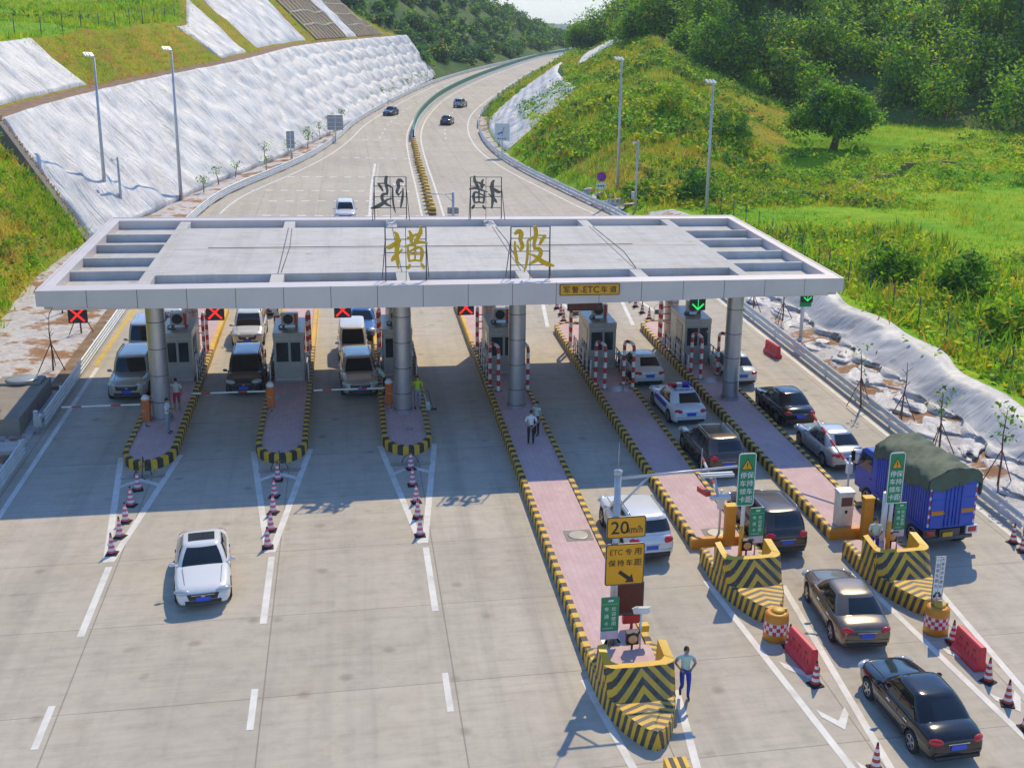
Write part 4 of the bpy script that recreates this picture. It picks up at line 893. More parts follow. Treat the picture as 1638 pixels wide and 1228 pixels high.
def board(name, label, x0, x1, z0, z1, Y, face_m, edge_m, words=(), r=.06, inset=.035, th=.03, cat='sign', loc=None, post=None, face=-1, edge_w=.03):
    """an upright board with a rounded border; words = (text, u, v, height fraction, material[, width fraction])"""
    t = thing(name, label, cat, loc or ((x0+x1)/2, Y, z0)); cx, cz, w_, h_ = (x0+x1)/2, (z0+z1)/2, x1-x0, z1-z0
    mb = MB(); slab_xz(mb, rrect(cx, cz, w_, h_, r), Y if face < 0 else Y-th, Y+th if face < 0 else Y, 0)
    y1 = Y+face*.004; slab_xz(mb, rrect(cx, cz, w_-2*inset, h_-2*inset, r*.8), min(y1, Y), max(y1, Y), 1); y2 = Y+face*.008
    slab_xz(mb, rrect(cx, cz, w_-2*inset-2*edge_w, h_-2*inset-2*edge_w, r*.65), min(y1, y2), max(y1, y2), 2)
    mb.build('panel', [M['sign_back'], M[edge_m], M[face_m]], t, world=True)
    by = {}
    for wdef in words:
        txt, u, v, hh, mm = wdef[:5]; b_ = by.setdefault(mm, MB())
        word(b_, txt, (x0+(u if face < 0 else 1-u)*w_, y2, z0+v*h_), h=hh*h_, wd=(wdef[5]*w_ if len(wdef) > 5 else None), face=face, bold=(hh*h_*.025 if hh*h_ > .2 else 0.))
    for mm, b_ in by.items(): b_.build('lettering', M[mm], t, world=True)
    return t, y2
# amber fascia board
a = plY(895, 474, CY0-.06); b = plY(992, 452, CY0-.06)
board('lane_sign', 'long amber board lettered for military police and electronic toll lanes on the canopy front', a[0], b[0], a[2]+.02, b[2]-.02, CY0-.06, 'sign_amber', 'black',
      [('军', .115, .5, .56, 'black'), ('警', .255, .5, .56, 'black'), ('、', .36, .36, .16, 'black'), ('ETC', .52, .5, .54, 'black', .26), ('车', .735, .5, .56, 'black'), ('道', .885, .5, .56, 'black')], r=.08, inset=.012, edge_w=.03)
# lane signal boxes hung under the canopy
def signal(px, py, kind, label, Y=CY0+.55):
    q = plY(px, py, Y); h_ = .70; w_ = .72; t = thing('lane_signal', label, 'traffic light', (q[0], Y, q[2]), 0, 'lane signals under the canopy')
    mb = MB(); mb.b2((-w_/2, -.08, -h_/2), (w_/2, .12, h_/2)); mb.build('housing', M['black'], t, .015)
    mb = MB(); mb.tube([(0, 0, h_/2), (0, 0, 6.4-q[2])], .03, 8); mb.build('hanger', M['steel_dark'], t)
    mb = MB()
    if kind == 'x':
        for s_ in (-1, 1): mb.bar((-.27*s_, -.09, -.27), (.27*s_, -.09-.004*(s_ > 0), .27), .02, .075)
    else:
        mb.bar((0, -.09, .3), (0, -.09, -.26), .02, .07)
        for s_ in (-1, 1): mb.bar((0, -.094, -.30), (.27*s_, -.094, -.04), .02, .07)
    mb.build('symbol', M['led_red' if kind == 'x' else 'led_green'], t); return t
signal(124, 503, 'x', 'red cross signal under the left end of the canopy'); signal(344, 499, 'x', 'red cross signal beside the leftmost front column')
signal(548, 495, 'x', 'red cross signal over the blue car'); signal(745, 491, 'x', 'red cross signal just left of the fan topped booth by the middle column')
signal(1116, 484, 'a', 'green arrow signal above the rightmost booth', CY0+.55)
q0 = plY(908, 484, CY0+.5); q1 = plY(963, 496, CY0+.5)
t = thing('message_board', 'dark unlit message board under the amber canopy sign', 'sign', tuple((q0+q1)/2)); mb = MB()
mb.b2((q0[0], CY0+.45, q1[2]), (q1[0], CY0+.6, q0[2]+.1)); mb.b2((q0[0]-.04, CY0+.42, q0[2]+.02), (q1[0]+.04, CY0+.62, q0[2]+.16)); mb.build('housing', M['black'], t, .01, world=True)
mb = MB(); ww = (q1[0]-q0[0]-.1)/5
for k in range(5): mb.b2((q0[0]+.06+k*ww, CY0+.43, q1[2]+.05), (q0[0]+.02+(k+1)*ww, CY0+.452, q0[2]-.01))
mb.build('display', M['led_off'], t, world=True); mb = MB(); [mb.tube([(x, CY0+.52, q0[2]+.1), (x, CY0+.52, 6.4)], .025, 6) for x in (q0[0]+.2, q1[0]-.2)]; mb.build('hanger', M['steel_dark'], t, world=True)
# green arrow post right of the plaza
q = at(1280, 545, .1); t = thing('arrow_sign_post', 'green arrow sign on a grey post outside the right guardrail', 'sign', q); mb = MB(); mb.tube([(0, 0, 0), (0, 0, 3.2)], .11, 12); mb.lathe([(.26, 0), (.26, .12), (.13, .22)], 12); mb.build('post', M['galvanised'], t)
mb = MB(); slab_xz(mb, rrect(.1, 2.75, .72, 1.2, .06), -.15, -.12, 0); mb.build('panel', M['sign_green'], t)
mb = MB(); mb.b2((-.2, -.3, 2.45), (.48, -.152, 3.2)); mb.build('housing', M['black'], t, .01)
mb = MB(); mb.bar((.14, -.31, 3.1), (.14, -.31, 2.6), .02, .06); [mb.bar((.14, -.314, 2.55), (.14+.24*s_, -.314, 2.78), .02, .06) for s_ in (-1, 1)]; mb.build('symbol', M['led_green'], t)

# ================================================================== islands
def offset_in(P, d):
    P = np.array(P); n = len(P); out = []
    for i in range(n):
        a, b, c = P[i-1], P[i], P[(i+1) % n]; e1 = (b-a)/np.linalg.norm(b-a); e2 = (c-b)/np.linalg.norm(c-b); nn = np.array([-e1[1], e1[0]])+np.array([-e2[1], e2[0]]); nn /= max(.3, nn@nn/2)**.5*np.linalg.norm(nn)/1.0 if False else np.linalg.norm(nn)
        out.append(b+nn*d/max(.5, nn@np.array([-e1[1], e1[0]])))
    return np.array(out)
def island(k, y0, y1, nose, label, end_orange=False, far_nose=True):
    y0, y1 = GY(y0), GY(y1)
    x = XI[k]; t = thing('toll_island', label, 'island', (x, (y0+y1)/2, 0)); W = 1.1
    pts = [(W, y0+(1.8 if nose else .12)), (W, y1-1.2 if far_nose else y1)]
    P = []
    if nose:
        for a in np.linspace(-180, 0, 15): P.append((W*math.cos(R(a)), y0+1.8+1.8*math.sin(R(a))))
    else: P += [(-W, y0), (W, y0)]
    for a in np.linspace(0, 180, 11): P.append((W*math.cos(R(a)), y1-1.2+1.2*math.sin(R(a))))
    P = [np.array(p) for p in P]
    # resample outline into kerb stones
    Q = []; L = []
    for i in range(len(P)):
        a, b = P[i], P[(i+1) % len(P)]; d = np.linalg.norm(b-a); m_ = max(1, int(round(d/.30)))
        for j in range(m_): Q.append(a+(b-a)*j/m_)
    Q = np.array(Q); I = offset_in(Q, .24); n = len(Q); kb = MB(); IZ = IS_Z; acc = 0
    for i in range(n):
        j = (i+1) % n; mid = (Q[i]+Q[j])/2; m_ = i % 2
        if mid[1] > 11.4 and k < 4: m_ = 0
        if end_orange and mid[1] < y0+.02 and abs(mid[0]) < W-.01: m_ = 2
        zt = IZ+.06; ia, ib = I[i], I[j]; oa, ob = Q[i]*1., Q[j]*1.; ch = .05
        ta, tb = Q[i]+(I[i]-Q[i])*.2, Q[j]+(I[j]-Q[j])*.2
        vs = [(*oa, 0), (*ob, 0), (*ob, zt-ch), (*oa, zt-ch), (*ta, zt), (*tb, zt), (*ib, zt), (*ia, zt), (*ib, IZ-.03), (*ia, IZ-.03)]
        kb.add([(v[0]+x, v[1], v[2]) for v in vs], [(0, 1, 2, 3), (3, 2, 5, 4), (4, 5, 6, 7), (7, 6, 8, 9)], m_)
    kb.build('kerb', [M['kerb_yellow'], M['kerb_black'], M['barrier_orange']], t, world=True)
    pv = MB(); pv.add([(q[0]+x, q[1], IZ) for q in I], [tuple(range(n))]); pv.build('paving', M['pink_paver'], t, world=True); return t
isl = [island(0, -4.6, 18.2, True, 'leftmost toll island with a striped rounded nose'), island(1, -4.5, 18.0, True, 'second toll island from the left with a striped rounded nose'), island(2, -4.3, 18.4, True, 'third toll island from the left with a striped rounded nose'),
       island(3, -19.5, 18.4, False, 'long toll island in the middle reaching to the amber speed sign'), island(4, -13.35, 12.8, False, 'toll island beside the police car with an orange painted end', True), island(5, -13.3, 12.8, False, 'rightmost toll island beside the blue truck with an orange painted end', True)]
def flat_cover(k, x, y, w_, h_, name, label, mat='raw_concrete', cat='cover', z=IS_Z, ring=True):
    t = thing(name, label, cat, (x, y, z)); mb = MB(); mb.b2((-w_/2, -h_/2, 0), (w_/2, h_/2, .012)); mb.build('slab', M[mat], t)
    if ring: mb = MB(); mb.lathe([(min(w_, h_)*.42, .012), (min(w_, h_)*.42, .03), (min(w_, h_)*.38, .03), (0, .03)], 24); mb.build('lid', M['booth_steel'], t)
q = at(925, 856, IS_Z); flat_cover(3, q[0], q[1], 1.0, .9, 'manhole_cover', 'manhole cover in the middle island pavement')
q = at(1145, 852, IS_Z); flat_cover(4, q[0], q[1], .95, .8, 'manhole_cover', 'manhole cover near the orange end of the island beside the police car')
q = at(1390, 845, IS_Z); flat_cover(5, q[0]+.35, q[1]+.2, .6, .6, 'manhole_cover', 'manhole cover near the orange end of the rightmost island')
q = at(460, 635, IS_Z); flat_cover(1, q[0]-.1, q[1], 1.1, .7, 'floor_hatch', 'grey floor hatch beside the booth of the second island', 'booth_steel', ring=False)
q = at(655, 686, IS_Z); flat_cover(2, q[0], q[1], .3, .3, 'manhole_cover', 'small round cover on the nose of the third island', 'raw_concrete')
q = at(1085, 612+7, IS_Z)
for x, y, l in ((XI[4], GY(1.6), 'grey floor hatch in the island beside the police car'), (XI[5]-.1, GY(2.4), 'grey floor hatch beside the rightmost booth')): flat_cover(4, x, y, 1.1, .9, 'floor_hatch', l, 'booth_steel', ring=False)

# ------------------------------------------------------------------ booths
def booth(k, y, label, ac=True):
    x = XI[k]; t = thing('toll_booth', label, 'toll booth', (x, y, IS_Z)); w_, d_, h_ = 1.45, 3.0, 2.55
    mb = MB(); mb.b2((-w_/2, 0, 0), (w_/2, d_, h_-.32)); mb.build('walls', M['booth_cream'], t, .01)
    mb = MB(); mb.b2((-w_/2-.03, -.03, h_-.32), (w_/2+.03, d_+.03, h_)); mb.b2((-w_/2-.015, -.015, 0), (w_/2+.015, d_+.015, .12))
    for s_ in (-1, 1): mb.b2((s_*(w_/2-.03)-.04, -.02, .1), (s_*(w_/2-.03)+.04, .05, h_-.3))
    mb.build('frame', M['booth_steel'], t, .008)
    fr = MB(); fr.b2((-w_/2+.08, -.012, .15), (w_/2-.08, .0, h_-.34)); fr.build('front_panel', M['booth_steel'], t)
    dr = MB(); dr.b2((.04, -.035, .15), (w_/2-.1, -.012, h_-.4)); dr = dr.build('door', M['booth_steel'], t, .005); mb = MB(); mb.b2((.1, -.045, 1.05), (w_/2-.16, -.036, h_-.5)); mb.build('pane', M['window_dark'], dr)
    mb = MB(); mb.b2((-w_/2+.12, -.03, 1.05), (-.02, -.013, h_-.5)); mb.build('window', M['window_dark'], t)
    for s_ in (-1, 1):
        mb = MB(); mb.b2((s_*(w_/2+.012)-.012, .55, 1.0), (s_*(w_/2+.012)+.012, 1.75, h_-.45)); mb.build('window', M['window_dark'], t)
        mb = MB(); mb.b2((s_*(w_/2+.05)-.05, .5, .93), (s_*(w_/2+.05)+.05, 1.8, .98)); mb.build('sill', M['booth_steel'], t)
    if ac:
        u = thing('air_conditioner', 'air conditioner on the roof of the '+' '.join(label.split(' with ')[0].split(',')[0].split()[:8]), 'air conditioner', (x+.05, y+1.25, IS_Z+h_), 0, 'air conditioners on the booth roofs')
        mb = MB(); mb.b2((-.42, -.17, .1), (.42, .17, .72)); mb.build('casing', M['booth_steel'], u, .02); mb = MB(); mb.lathe([(.25, -.19), (.25, -.172), (0, -.172)], 22, (-.08, 0, .42), 0, 'Y'); mb.lathe([(.0, -.2), (.22, -.195)], 22, (-.08, 0, .42), 0, 'Y'); mb.build('fan_grille', M['black'], u)
        mb = MB(); mb.b2((.22, -.18, .12), (.36, -.171, .7)); mb.build('side_strip', M['red_paint'], u); mb = MB(); [mb.b2((s_*.32-.05, -.2, 0), (s_*.32+.05, .2, .1)) for s_ in (-1, 1)]; mb.build('foot', M['steel_dark'], u)
        mb = MB(); mb.tube([(-.3, .1, .15), (-.55, -.1, .04), (-.5, -.5, .03), (-.1, -.7, .04)], .03, 6); mb.build('pipe', M['steel_dark'], u)
    return t
YB = [GY(q) for q in (4.6, 4.2, 4.4, 4.2, 4.6, 4.9)]
BL = ['leftmost toll booth behind the thick column', 'toll booth of the second island facing the dark multi-purpose vehicle', 'toll booth half hidden by the column of the third island', 'toll booth behind the middle column with an open dark door', 'toll booth beside the white sedan ahead of the police car', 'rightmost toll booth below the green arrow']
for k in range(6): booth(k, YB[k], BL[k])
# striped guard hoops and rails around the booths
def hoop(x, y, rot, label):
    t = thing('guard_hoop', label, 'barrier', (x, y, IS_Z), rot, 'striped guard hoops around the booths'); h_ = 2.35; w_ = .74; r_ = .085
    path = [(-w_/2, 0, 0), (-w_/2, 0, h_-.22), (-w_/2+.07, 0, h_-.06), (-w_/2+.22, 0, h_), (w_/2-.22, 0, h_), (w_/2-.07, 0, h_-.06), (w_/2, 0, h_-.22), (w_/2, 0, 0)]
    Q = interp(path, step=.04); seg = MB(); L = 0; i = 0; c_ = 0
    while i < len(Q)-1:
        j = min(i+7, len(Q)-1); seg.tube(Q[i:j+1], r_, 12, c_ % 2, cap=False); c_ += 1; i = j
    for s_ in (-1, 1): seg.box((s_*w_/2, 0, .01), (.3, .3, .02), 2)
    seg.build('hoop', [M['white_paint'], M['red_paint'], M['steel_dark']], t); return t
def hoops():
    lr = ('left', 'right')
    isn = ['leftmost island', 'second island', 'third island', 'middle island', 'island beside the police car', 'rightmost island']
    for k in range(6):
        x = XI[k]
        nearY = {3: GY(2.2), 4: GY(2.0), 5: GY(2.9)}.get(k)
        for s_ in (-1, 1):
            if nearY is not None: hoop(x+s_*.74, nearY, R(118), 'striped guard hoop, near %s side of the %s' % (lr[s_ > 0], isn[k]))
            hoop(x+s_*.82, YB[k]+4.9, R(82), 'striped guard hoop, far %s side of the %s' % (lr[s_ > 0], isn[k]))
        t = thing('guard_rail', 'horizontal red rails between the far hoops of the %s' % isn[k], 'rail', (x, YB[k]+4.9, IS_Z)); mb = MB(); [mb.tube([(-.8, 0, z), (.8, 0, z)], .03, 6) for z in (1.2, 1.6, 2.0)]; mb.build('rail', M['red_paint'], t)
        for s_ in (-1, 1):
            t = thing('booth_fence', 'low striped steel fence along the %s side of the %s booth' % (lr[s_ > 0], isn[k]), 'fence', (x+s_*.93, YB[k], IS_Z)); y0 = -1.6 if k > 2 else -.2
            mb = MB()
            for z in (.25, .6, .95): mb.tube([(0, y0, z), (0, 3.2, z)], .03, 6)
            mb.build('rail', M['steel'], t); mb = MB(); n = 10
            for i in range(n):
                yy = y0+(3.2-y0)*i/(n-1); mb.tube([(0, yy, 0), (0, yy, 1.0)], .035, 6, i % 2)
            mb.build('bar', [M['white_paint'], M['black']], t)
hoops()
# barrier gates
def gate(x, y, label, L=3.3, arm=-1, raised=0.):
    t = thing('barrier_gate', label, 'barrier gate', (x, y, IS_Z), 0, 'boom barrier gates'); mb = MB(); mb.b2((-.17, -.2, 0), (.17, .2, 1.0)); mb.build('cabinet', M['orange_case'], t, .03)
    mb = MB(); mb.lathe([(.0, .0), (.16, .0), (.2, .08), (.1, .22), (0, .24)], 14, (0, -.05, 1.0)); mb.build('cap', M['white_paint'], t)
    mb = MB(); n = 8
    for i in range(n):
        a, b = .2+L*i/n, .2+L*(i+1)/n; ca, sa = math.cos(raised), math.sin(raised); mb.bar((arm*a*ca, -.24, .85+a*sa), (arm*b*ca, -.24, .85+b*sa), .035, .065, 1 if i % 4 == 2 else 0)
    mb.build('boom', [M['white_paint'], M['red_paint']], t)
    mb = MB(); mb.tube([(.1, -.9, 0), (.1, -.9, .75), (-.05, -.95, .8)], .025, 6); mb.lathe([(.16, 0), (.16, .03), (0, .03)], 10, (.1, -.9, 0)); mb.build('sensor_post', M['steel'], t)
gate(XI[0]-.68, GY(-.1), 'orange boom barrier in front of the pale off-road car at the left'); gate(XI[1]-.72, GY(1.0), 'orange boom barrier in front of the dark multi-purpose vehicle'); gate(XI[2]-.62, GY(.9), 'orange boom barrier in front of the beige car beside the third column')

# ------------------------------------------------------------------ crash noses
m, t, p = newmat('chevron'); v = coord(t); sp = N(t, 'ShaderNodeSeparateXYZ'); t.links.new(v, sp.inputs[0]); g = N(t, 'ShaderNodeNewGeometry'); sn = N(t, 'ShaderNodeSeparateXYZ'); t.links.new(g.outputs['True Normal'], sn.inputs[0])
ax = mth(t, 'ABSOLUTE', sp.outputs[0]); anx = mth(t, 'ABSOLUTE', sn.outputs[0])
fr = mth(t, 'ADD', mth(t, 'ADD', sp.outputs[2], mth(t, 'MULTIPLY', ax, .95)), .12); top = mth(t, 'ADD', sp.outputs[1], mth(t, 'MULTIPLY', ax, .5)); sd_ = mth(t, 'ADD', mth(t, 'ADD', sp.outputs[1], ax), mth(t, 'MULTIPLY', sp.outputs[2], .35))
istop = mth(t, 'GREATER_THAN', sn.outputs[2], .75); isup = mth(t, 'GREATER_THAN', sp.outputs[2], .56)
isside = mth(t, 'MAXIMUM', mth(t, 'SUBTRACT', 1., isup), mth(t, 'GREATER_THAN', anx, .93))
val = mth(t, 'ADD', mth(t, 'MULTIPLY', sd_, isside), mth(t, 'MULTIPLY', fr, mth(t, 'SUBTRACT', 1., isside)))
val = mth(t, 'ADD', mth(t, 'MULTIPLY', top, istop), mth(t, 'MULTIPLY', val, mth(t, 'SUBTRACT', 1., istop)))
per = mth(t, 'ADD', .36, mth(t, 'MULTIPLY', istop, -.04)); f_ = mth(t, 'GREATER_THAN', mth(t, 'FRACT', mth(t, 'DIVIDE', mth(t, 'ADD', val, 20), per)), .5)
nz = noise(t, v, 2.2, 6, .7); ye = ramp(t, nz, [(.3, (.66, .38, .03)), (.7, (.82, .48, .03))]); bl = ramp(t, nz, [(.3, (.04, .038, .035)), (.75, (.11, .10, .08))])
c = mixc(t, f_, ye, bl); c = mixc(t, mth(t, 'MULTIPLY', ramp(t, noise(t, v, .9, 7, .75), [(.50, 0.), (.72, 1.)]), .5), c, (.24, .21, .16)); c = mixc(t, mth(t, 'MULTIPLY', ramp(t, noise(t, v, 9., 5, .75), [(.62, 0.), (.68, 1.)]), .6), c, (.33, .30, .25)); t.links.new(c, p.inputs['Base Color']); p.inputs['Roughness'].default_value = .6
def crash_nose(k, yb_, label, L=4.0):
    t = thing('crash_barrier', label, 'crash barrier', (XI[k], yb_, 0), 0, 'striped crash noses'); W = 1.1
    half = [(W, 0), (W, -1.3), (1.06, -1.9), (.95, -2.5), (.74, -3.1), (.48, -3.6), (.2, -3.92)]; sc_ = L/4.
    P = [(a, b*sc_) for a, b in half]+[(0, -L)]+[(-a, b*sc_) for a, b in half[::-1]]
    mb = MB(); n = len(P); zs = .52
    I = [(q[0]*.955, q[1]+(.05 if q[1] < -.2 else 0)) for q in P]; vs = [(*q, 0) for q in P]+[(*q, zs) for q in P]+[(*q, zs+.05) for q in I]
    fs = []
    for i in range(n-1): fs += [(i+1, i, n+i, n+i+1), (n+i+1, n+i, 2*n+i, 2*n+i+1)]
    fs += [(0, n-1, 2*n-1, n), (n, 2*n-1, 3*n-1, 2*n)]; mb.add(vs, fs, 0)
    ap = [(2*n+i) for i in range(n)]; mb.f.append(ap[::-1]); mb.m.append(0); mb.s.append(False)
    mb.build('base', M['chevron'], t)
    # raised bow wall round a hollow
    a_ = np.linspace(-1, 1, 25); out_b, out_t, in_t, in_b, hz = [], [], [], [], []
    for u in a_:
        s_ = abs(u); yy = -2.62+1.45*max(0, (s_-.45)/.55)**1.15 if s_ > .45 else -2.62-.12*(1-(s_/.45)**2)
        xx = math.copysign(min(1.04, 1.04*(s_/.62)**.8), u) if s_ > 0 else 0.
        zt = 1.32+.10*max(0, (s_-.62)/.38)**1.6
        lean = .55*max(0, 1-(s_/.75)**3); yy *= sc_; lean *= sc_; out_b.append((xx, yy, .56)); out_t.append((xx*.985, yy+lean, zt)); kx = (abs(xx)-.24)/max(abs(xx), .01) if abs(xx) > .3 else 1.
        in_t.append((xx*(.76 if s_ > .4 else .9), yy+lean+.26*(1-max(0, s_-.6)*1.6), zt-.01)); in_b.append((xx*.72, yy+lean+.42*(1-max(0, s_-.6)*1.6), .5))
    mb = MB(); mb.grid([out_b, out_t], 0, False); mb.grid([out_t, in_t], 1, False); mb.grid([in_t, in_b], 1, False)
    for e in (0, -1):
        q = [out_b[e], out_t[e], in_t[e], in_b[e]]; mb.add(q, [(0, 1, 2, 3) if e else (3, 2, 1, 0)], 1)
    mb.build('bow_wall', [M['chevron'], M['rim_yellow']], t)
    mb = MB(); mb.add([(-.86, -.06, .578), (.86, -.06, .578), (.86, -2.0*sc_, .578), (-.86, -2.0*sc_, .578)], [(3, 2, 1, 0)]); mb.build('hollow_floor', M['pink_paver'], t); return t
crash_nose(3, GY(-19.35), 'striped pointed crash nose below the amber speed sign', 4.55); crash_nose(4, GY(-14.2), 'striped pointed crash nose below the left green warning sign', 4.75); crash_nose(5, GY(-14.35), 'striped pointed crash nose in front of the guard beside the truck', 4.85)
# orange corner posts of the two right islands
for k, l in ((4, 'square orange post on the end of the island beside the brown sport utility car'), (5, 'square orange post on the end of the rightmost island')):
    t = thing('orange_post', l, 'post', (XI[k]+.25, GY(-13.4)-.1, 0)); mb = MB(); mb.b2((-.19, -.16, 0), (.19, .14, 1.75)); mb.build('shaft', M['barrier_orange'], t, .02); mb = MB(); mb.b2((-.21, -.18, 1.75), (.21, .16, 1.8)); mb.build('cap', M['rim_yellow'], t)

# ------------------------------------------------------------------ sign poles on the noses
YP = GY(-18.9); bx = XI[3]-.15
PT = float(plY(1003, 757, YP)[2])-.3
t = thing('gantry_pole', 'tall grey steel pole with a long arm on the striped nose nearest the camera', 'pole', (bx, YP, .3))
mb = MB(); mb.tube([(0, 0, 0), (0, 0, PT)], [.12, .10], 14); mb.lathe([(0, PT), (.13, PT-.02), (.13, PT+.1), (0, PT+.15)], 14); mb.build('mast', M['lamp_grey'], t)
mb = MB(); mb.b2((-.3, -.3, 0), (.3, .3, .05)); [mb.add([(0, 0, .5), (.28*math.cos(a), .28*math.sin(a), .05), (.06*math.cos(a), .06*math.sin(a), .05)], [(0, 1, 2), (2, 1, 0)]) for a in np.arange(8)*PI/4]; mb.build('base_plate', M['galvanised'], t)
mb = MB(); mb.tube([(0, 0, PT-.15), (3.7, .1, PT)], .042, 10); mb.tube([(0, 0, PT-1.1), (.95, .02, PT-.13)], .035, 8); mb.build('arm', M['lamp_grey'], t)
mb = MB(); mb.tube([(0, 0, PT+.1), (0, 0, PT+.95)], .012, 6); mb.tube([(2.55, .05, PT-.05), (2.55, .05, PT+.65)], .014, 6); mb.build('rod', M['steel'], t)
mb = MB(); mb.b2((2.5, -.12, PT-.23), (3.55, .12, PT-.15)); mb.bar((3.0, -.35, PT-.75), (3.0, .2, PT-.2), .06, .06); mb.b2((2.75, -.5, PT-.8), (3.35, -.3, PT-.7)); mb.build('bracket', M['lamp_grey'], t)
mb = MB(); mb.box((2.62, -.1, PT-.65), (.16, .5, .16), rz=.3); mb.build('lamp', M['red_paint'], t)
a = plY(970, 862, YP-.16); b = plY(1034, 824, YP-.16)
board('speed_sign', 'amber 20 km/h board on the tall pole', a[0], b[0], a[2], b[2], YP-.16, 'sign_amber', 'black', [('20', .33, .5, .58, 'black'), ('km/h', .72, .40, .34, 'black', .38)], r=.07, inset=.01, edge_w=.025)
a2 = plY(967, 937, YP-.16); b2_ = plY(1032, 867, YP-.16)
t, y2 = board('lane_sign', 'amber board reserved for electronic toll cars with a slanting arrow on the tall pole', a2[0], b2_[0], a2[2], b2_[2], YP-.16, 'sign_amber', 'black',
      [('ETC', .27, .80, .13, 'black', .32), ('专', .58, .80, .155, 'black'), ('用', .82, .80, .155, 'black')]+[(c_, .17+.22*i, .54, .155, 'black') for i, c_ in enumerate('保持车距')], r=.08, inset=.01, edge_w=.025)
w_, h_ = b2_[0]-a2[0], b2_[2]-a2[2]; mb = MB(); ux = lambda u, v_: (a2[0]+u*w_, y2-.006, a2[2]+v_*h_); c0, c1 = Vector(ux(.36, .33)), Vector(ux(.60, .16)); d = (c1-c0).normalized(); nn = Vector((-d.z, 0, d.x))
mb.add([c0+nn*.06, c0-nn*.06, c1-nn*.06, c1+nn*.06], [(0, 1, 2, 3)]); mb.add([c1+nn*.17, c1-nn*.17, c1+d*.22], [(0, 1, 2)]); mb.build('arrow', M['black'], t, world=True)
def text_cols(x0, x1, z0, z1, col_left, col_right, v_top, v_bot, hh, mm, ul=.31, ur=.70):
    W_ = []
    for col, u in ((col_left, ul), (col_right, ur)):
        for i, c_ in enumerate(col): W_.append((c_, u, v_top-(v_top-v_bot)*i/(max(1, len(col)-1)), hh, mm))
    return W_
def warn_sign(px0, py0, px1, py1, Y, label, tilt):
    Y = GY(Y)
    a, b = plY(px0, py1, Y), plY(px1, py0, Y)
    t, y2 = board('warning_sign', label, a[0], b[0], a[2], b[2], Y, 'sign_green', 'sign_white', text_cols(0, 0, 0, 0, '停车领卡', '保持车距', .59, .13, .115, 'sign_white'), r=.1, inset=.008, edge_w=.028)
    w_, h_ = b[0]-a[0], b[2]-a[2]; cx = (a[0]+b[0])/2; z0 = a[2]+h_*.68; mb = MB()
    for s_, m_, dy in ((1., 0, .004), (.80, 1, .008)):
        zc = z0+h_*.085; T_ = [(-.36*w_*s_, -h_*.075*s_), (.36*w_*s_, -h_*.075*s_), (0, h_*.145*s_)]; mb.add([(cx+q[0], y2-dy, zc+q[1]) for q in T_], [(0, 1, 2)], m_)
    mb.b2((cx-.018*w_*1.5, y2-.012, z0+h_*.075), (cx+.018*w_*1.5, y2-.009, z0+h_*.145), 0); mb.b2((cx-.02*w_*1.3, y2-.012, z0+h_*.04), (cx+.02*w_*1.3, y2-.009, z0+h_*.056), 0)
    mb.build('triangle', [M['black'], M['sign_amber']], t, world=True); mb = MB(); mb.tube([(cx-.02, Y+.09, .3), (cx, Y+.09, b[2]-.1)], .075, 12); mb.build('post', M['galvanised'], t, world=True)
    mb = MB(); mb.tube([(cx-.02, Y+.09, .3), (cx-.015, Y+.09, 1.7)], .079, 12); mb.build('sleeve', M['sign_amber'], t, world=True); t.location = (cx, Y, .3)
    for ch in t.children: ch.location = -t.location
warn_sign(1177, 724, 1211, 810, -14.9, 'green warning sign with an amber triangle on the left striped nose', 0); warn_sign(1416, 723, 1450, 806, -15.2, 'green warning sign with an amber triangle in front of the blue truck', 0)
def card_sign(px0, py0, px1, py1, Y, label, frac=.2, kz=.3):
    Y = GY(Y)
    a, b = plY(px0, py1, Y), plY(px1, py0, Y); z0 = a[2]+(b[2]-a[2])*frac
    t, y2 = board('card_sign', label, a[0], b[0], z0, b[2], Y, 'sign_green', 'sign_green', text_cols(0, 0, 0, 0, '粤通卡', '欢迎使用', .66, .22, .12, 'sign_white', .30, .70), r=.02, inset=.004, edge_w=.01)
    w_, h_ = b[0]-a[0], b[2]-z0; mb = MB()
    for i in range(3): mb.add([(a[0]+w_*(.36+.1*i), y2-.004, z0+h_*.87), (a[0]+w_*(.44+.1*i), y2-.004, z0+h_*.87), (a[0]+w_*(.50+.1*i), y2-.004, z0+h_*.93), (a[0]+w_*(.42+.1*i), y2-.004, z0+h_*.93)], [(0, 1, 2, 3)])
    mb.b2((a[0]+w_*.06, y2-.003, z0+h_*.80), (b[0]-w_*.06, y2-.001, z0+h_*.806)); mb.b2((a[0]+w_*.1, y2-.003, z0+h_*.08), (b[0]-w_*.3, y2-.001, z0+h_*.092)); mb.build('emblem', M['sign_white'], t, world=True)
    mb = MB(); mb.b2((a[0], Y, a[2]), (b[0], Y+.02, z0-.01)); mb.build('lower_plate', M['sign_lilac'], t, world=True); cx = (a[0]+b[0])/2; mb = MB(); mb.tube([(cx, Y+.05, kz), (cx, Y+.05, b[2]-.1)], .03, 8); mb.build('post', M['steel'], t, world=True)
    t.location = (cx, Y, kz)
    for ch in t.children: ch.location = -t.location
card_sign(960, 954, 991, 1023, -19.35, 'small green card sign on the nose below the amber speed sign'); card_sign(1197, 811, 1224, 869, -14.9, 'small green card sign right of the left warning sign'); card_sign(1428, 803, 1451, 858, -15.15, 'small green card sign in front of the rear of the blue truck')
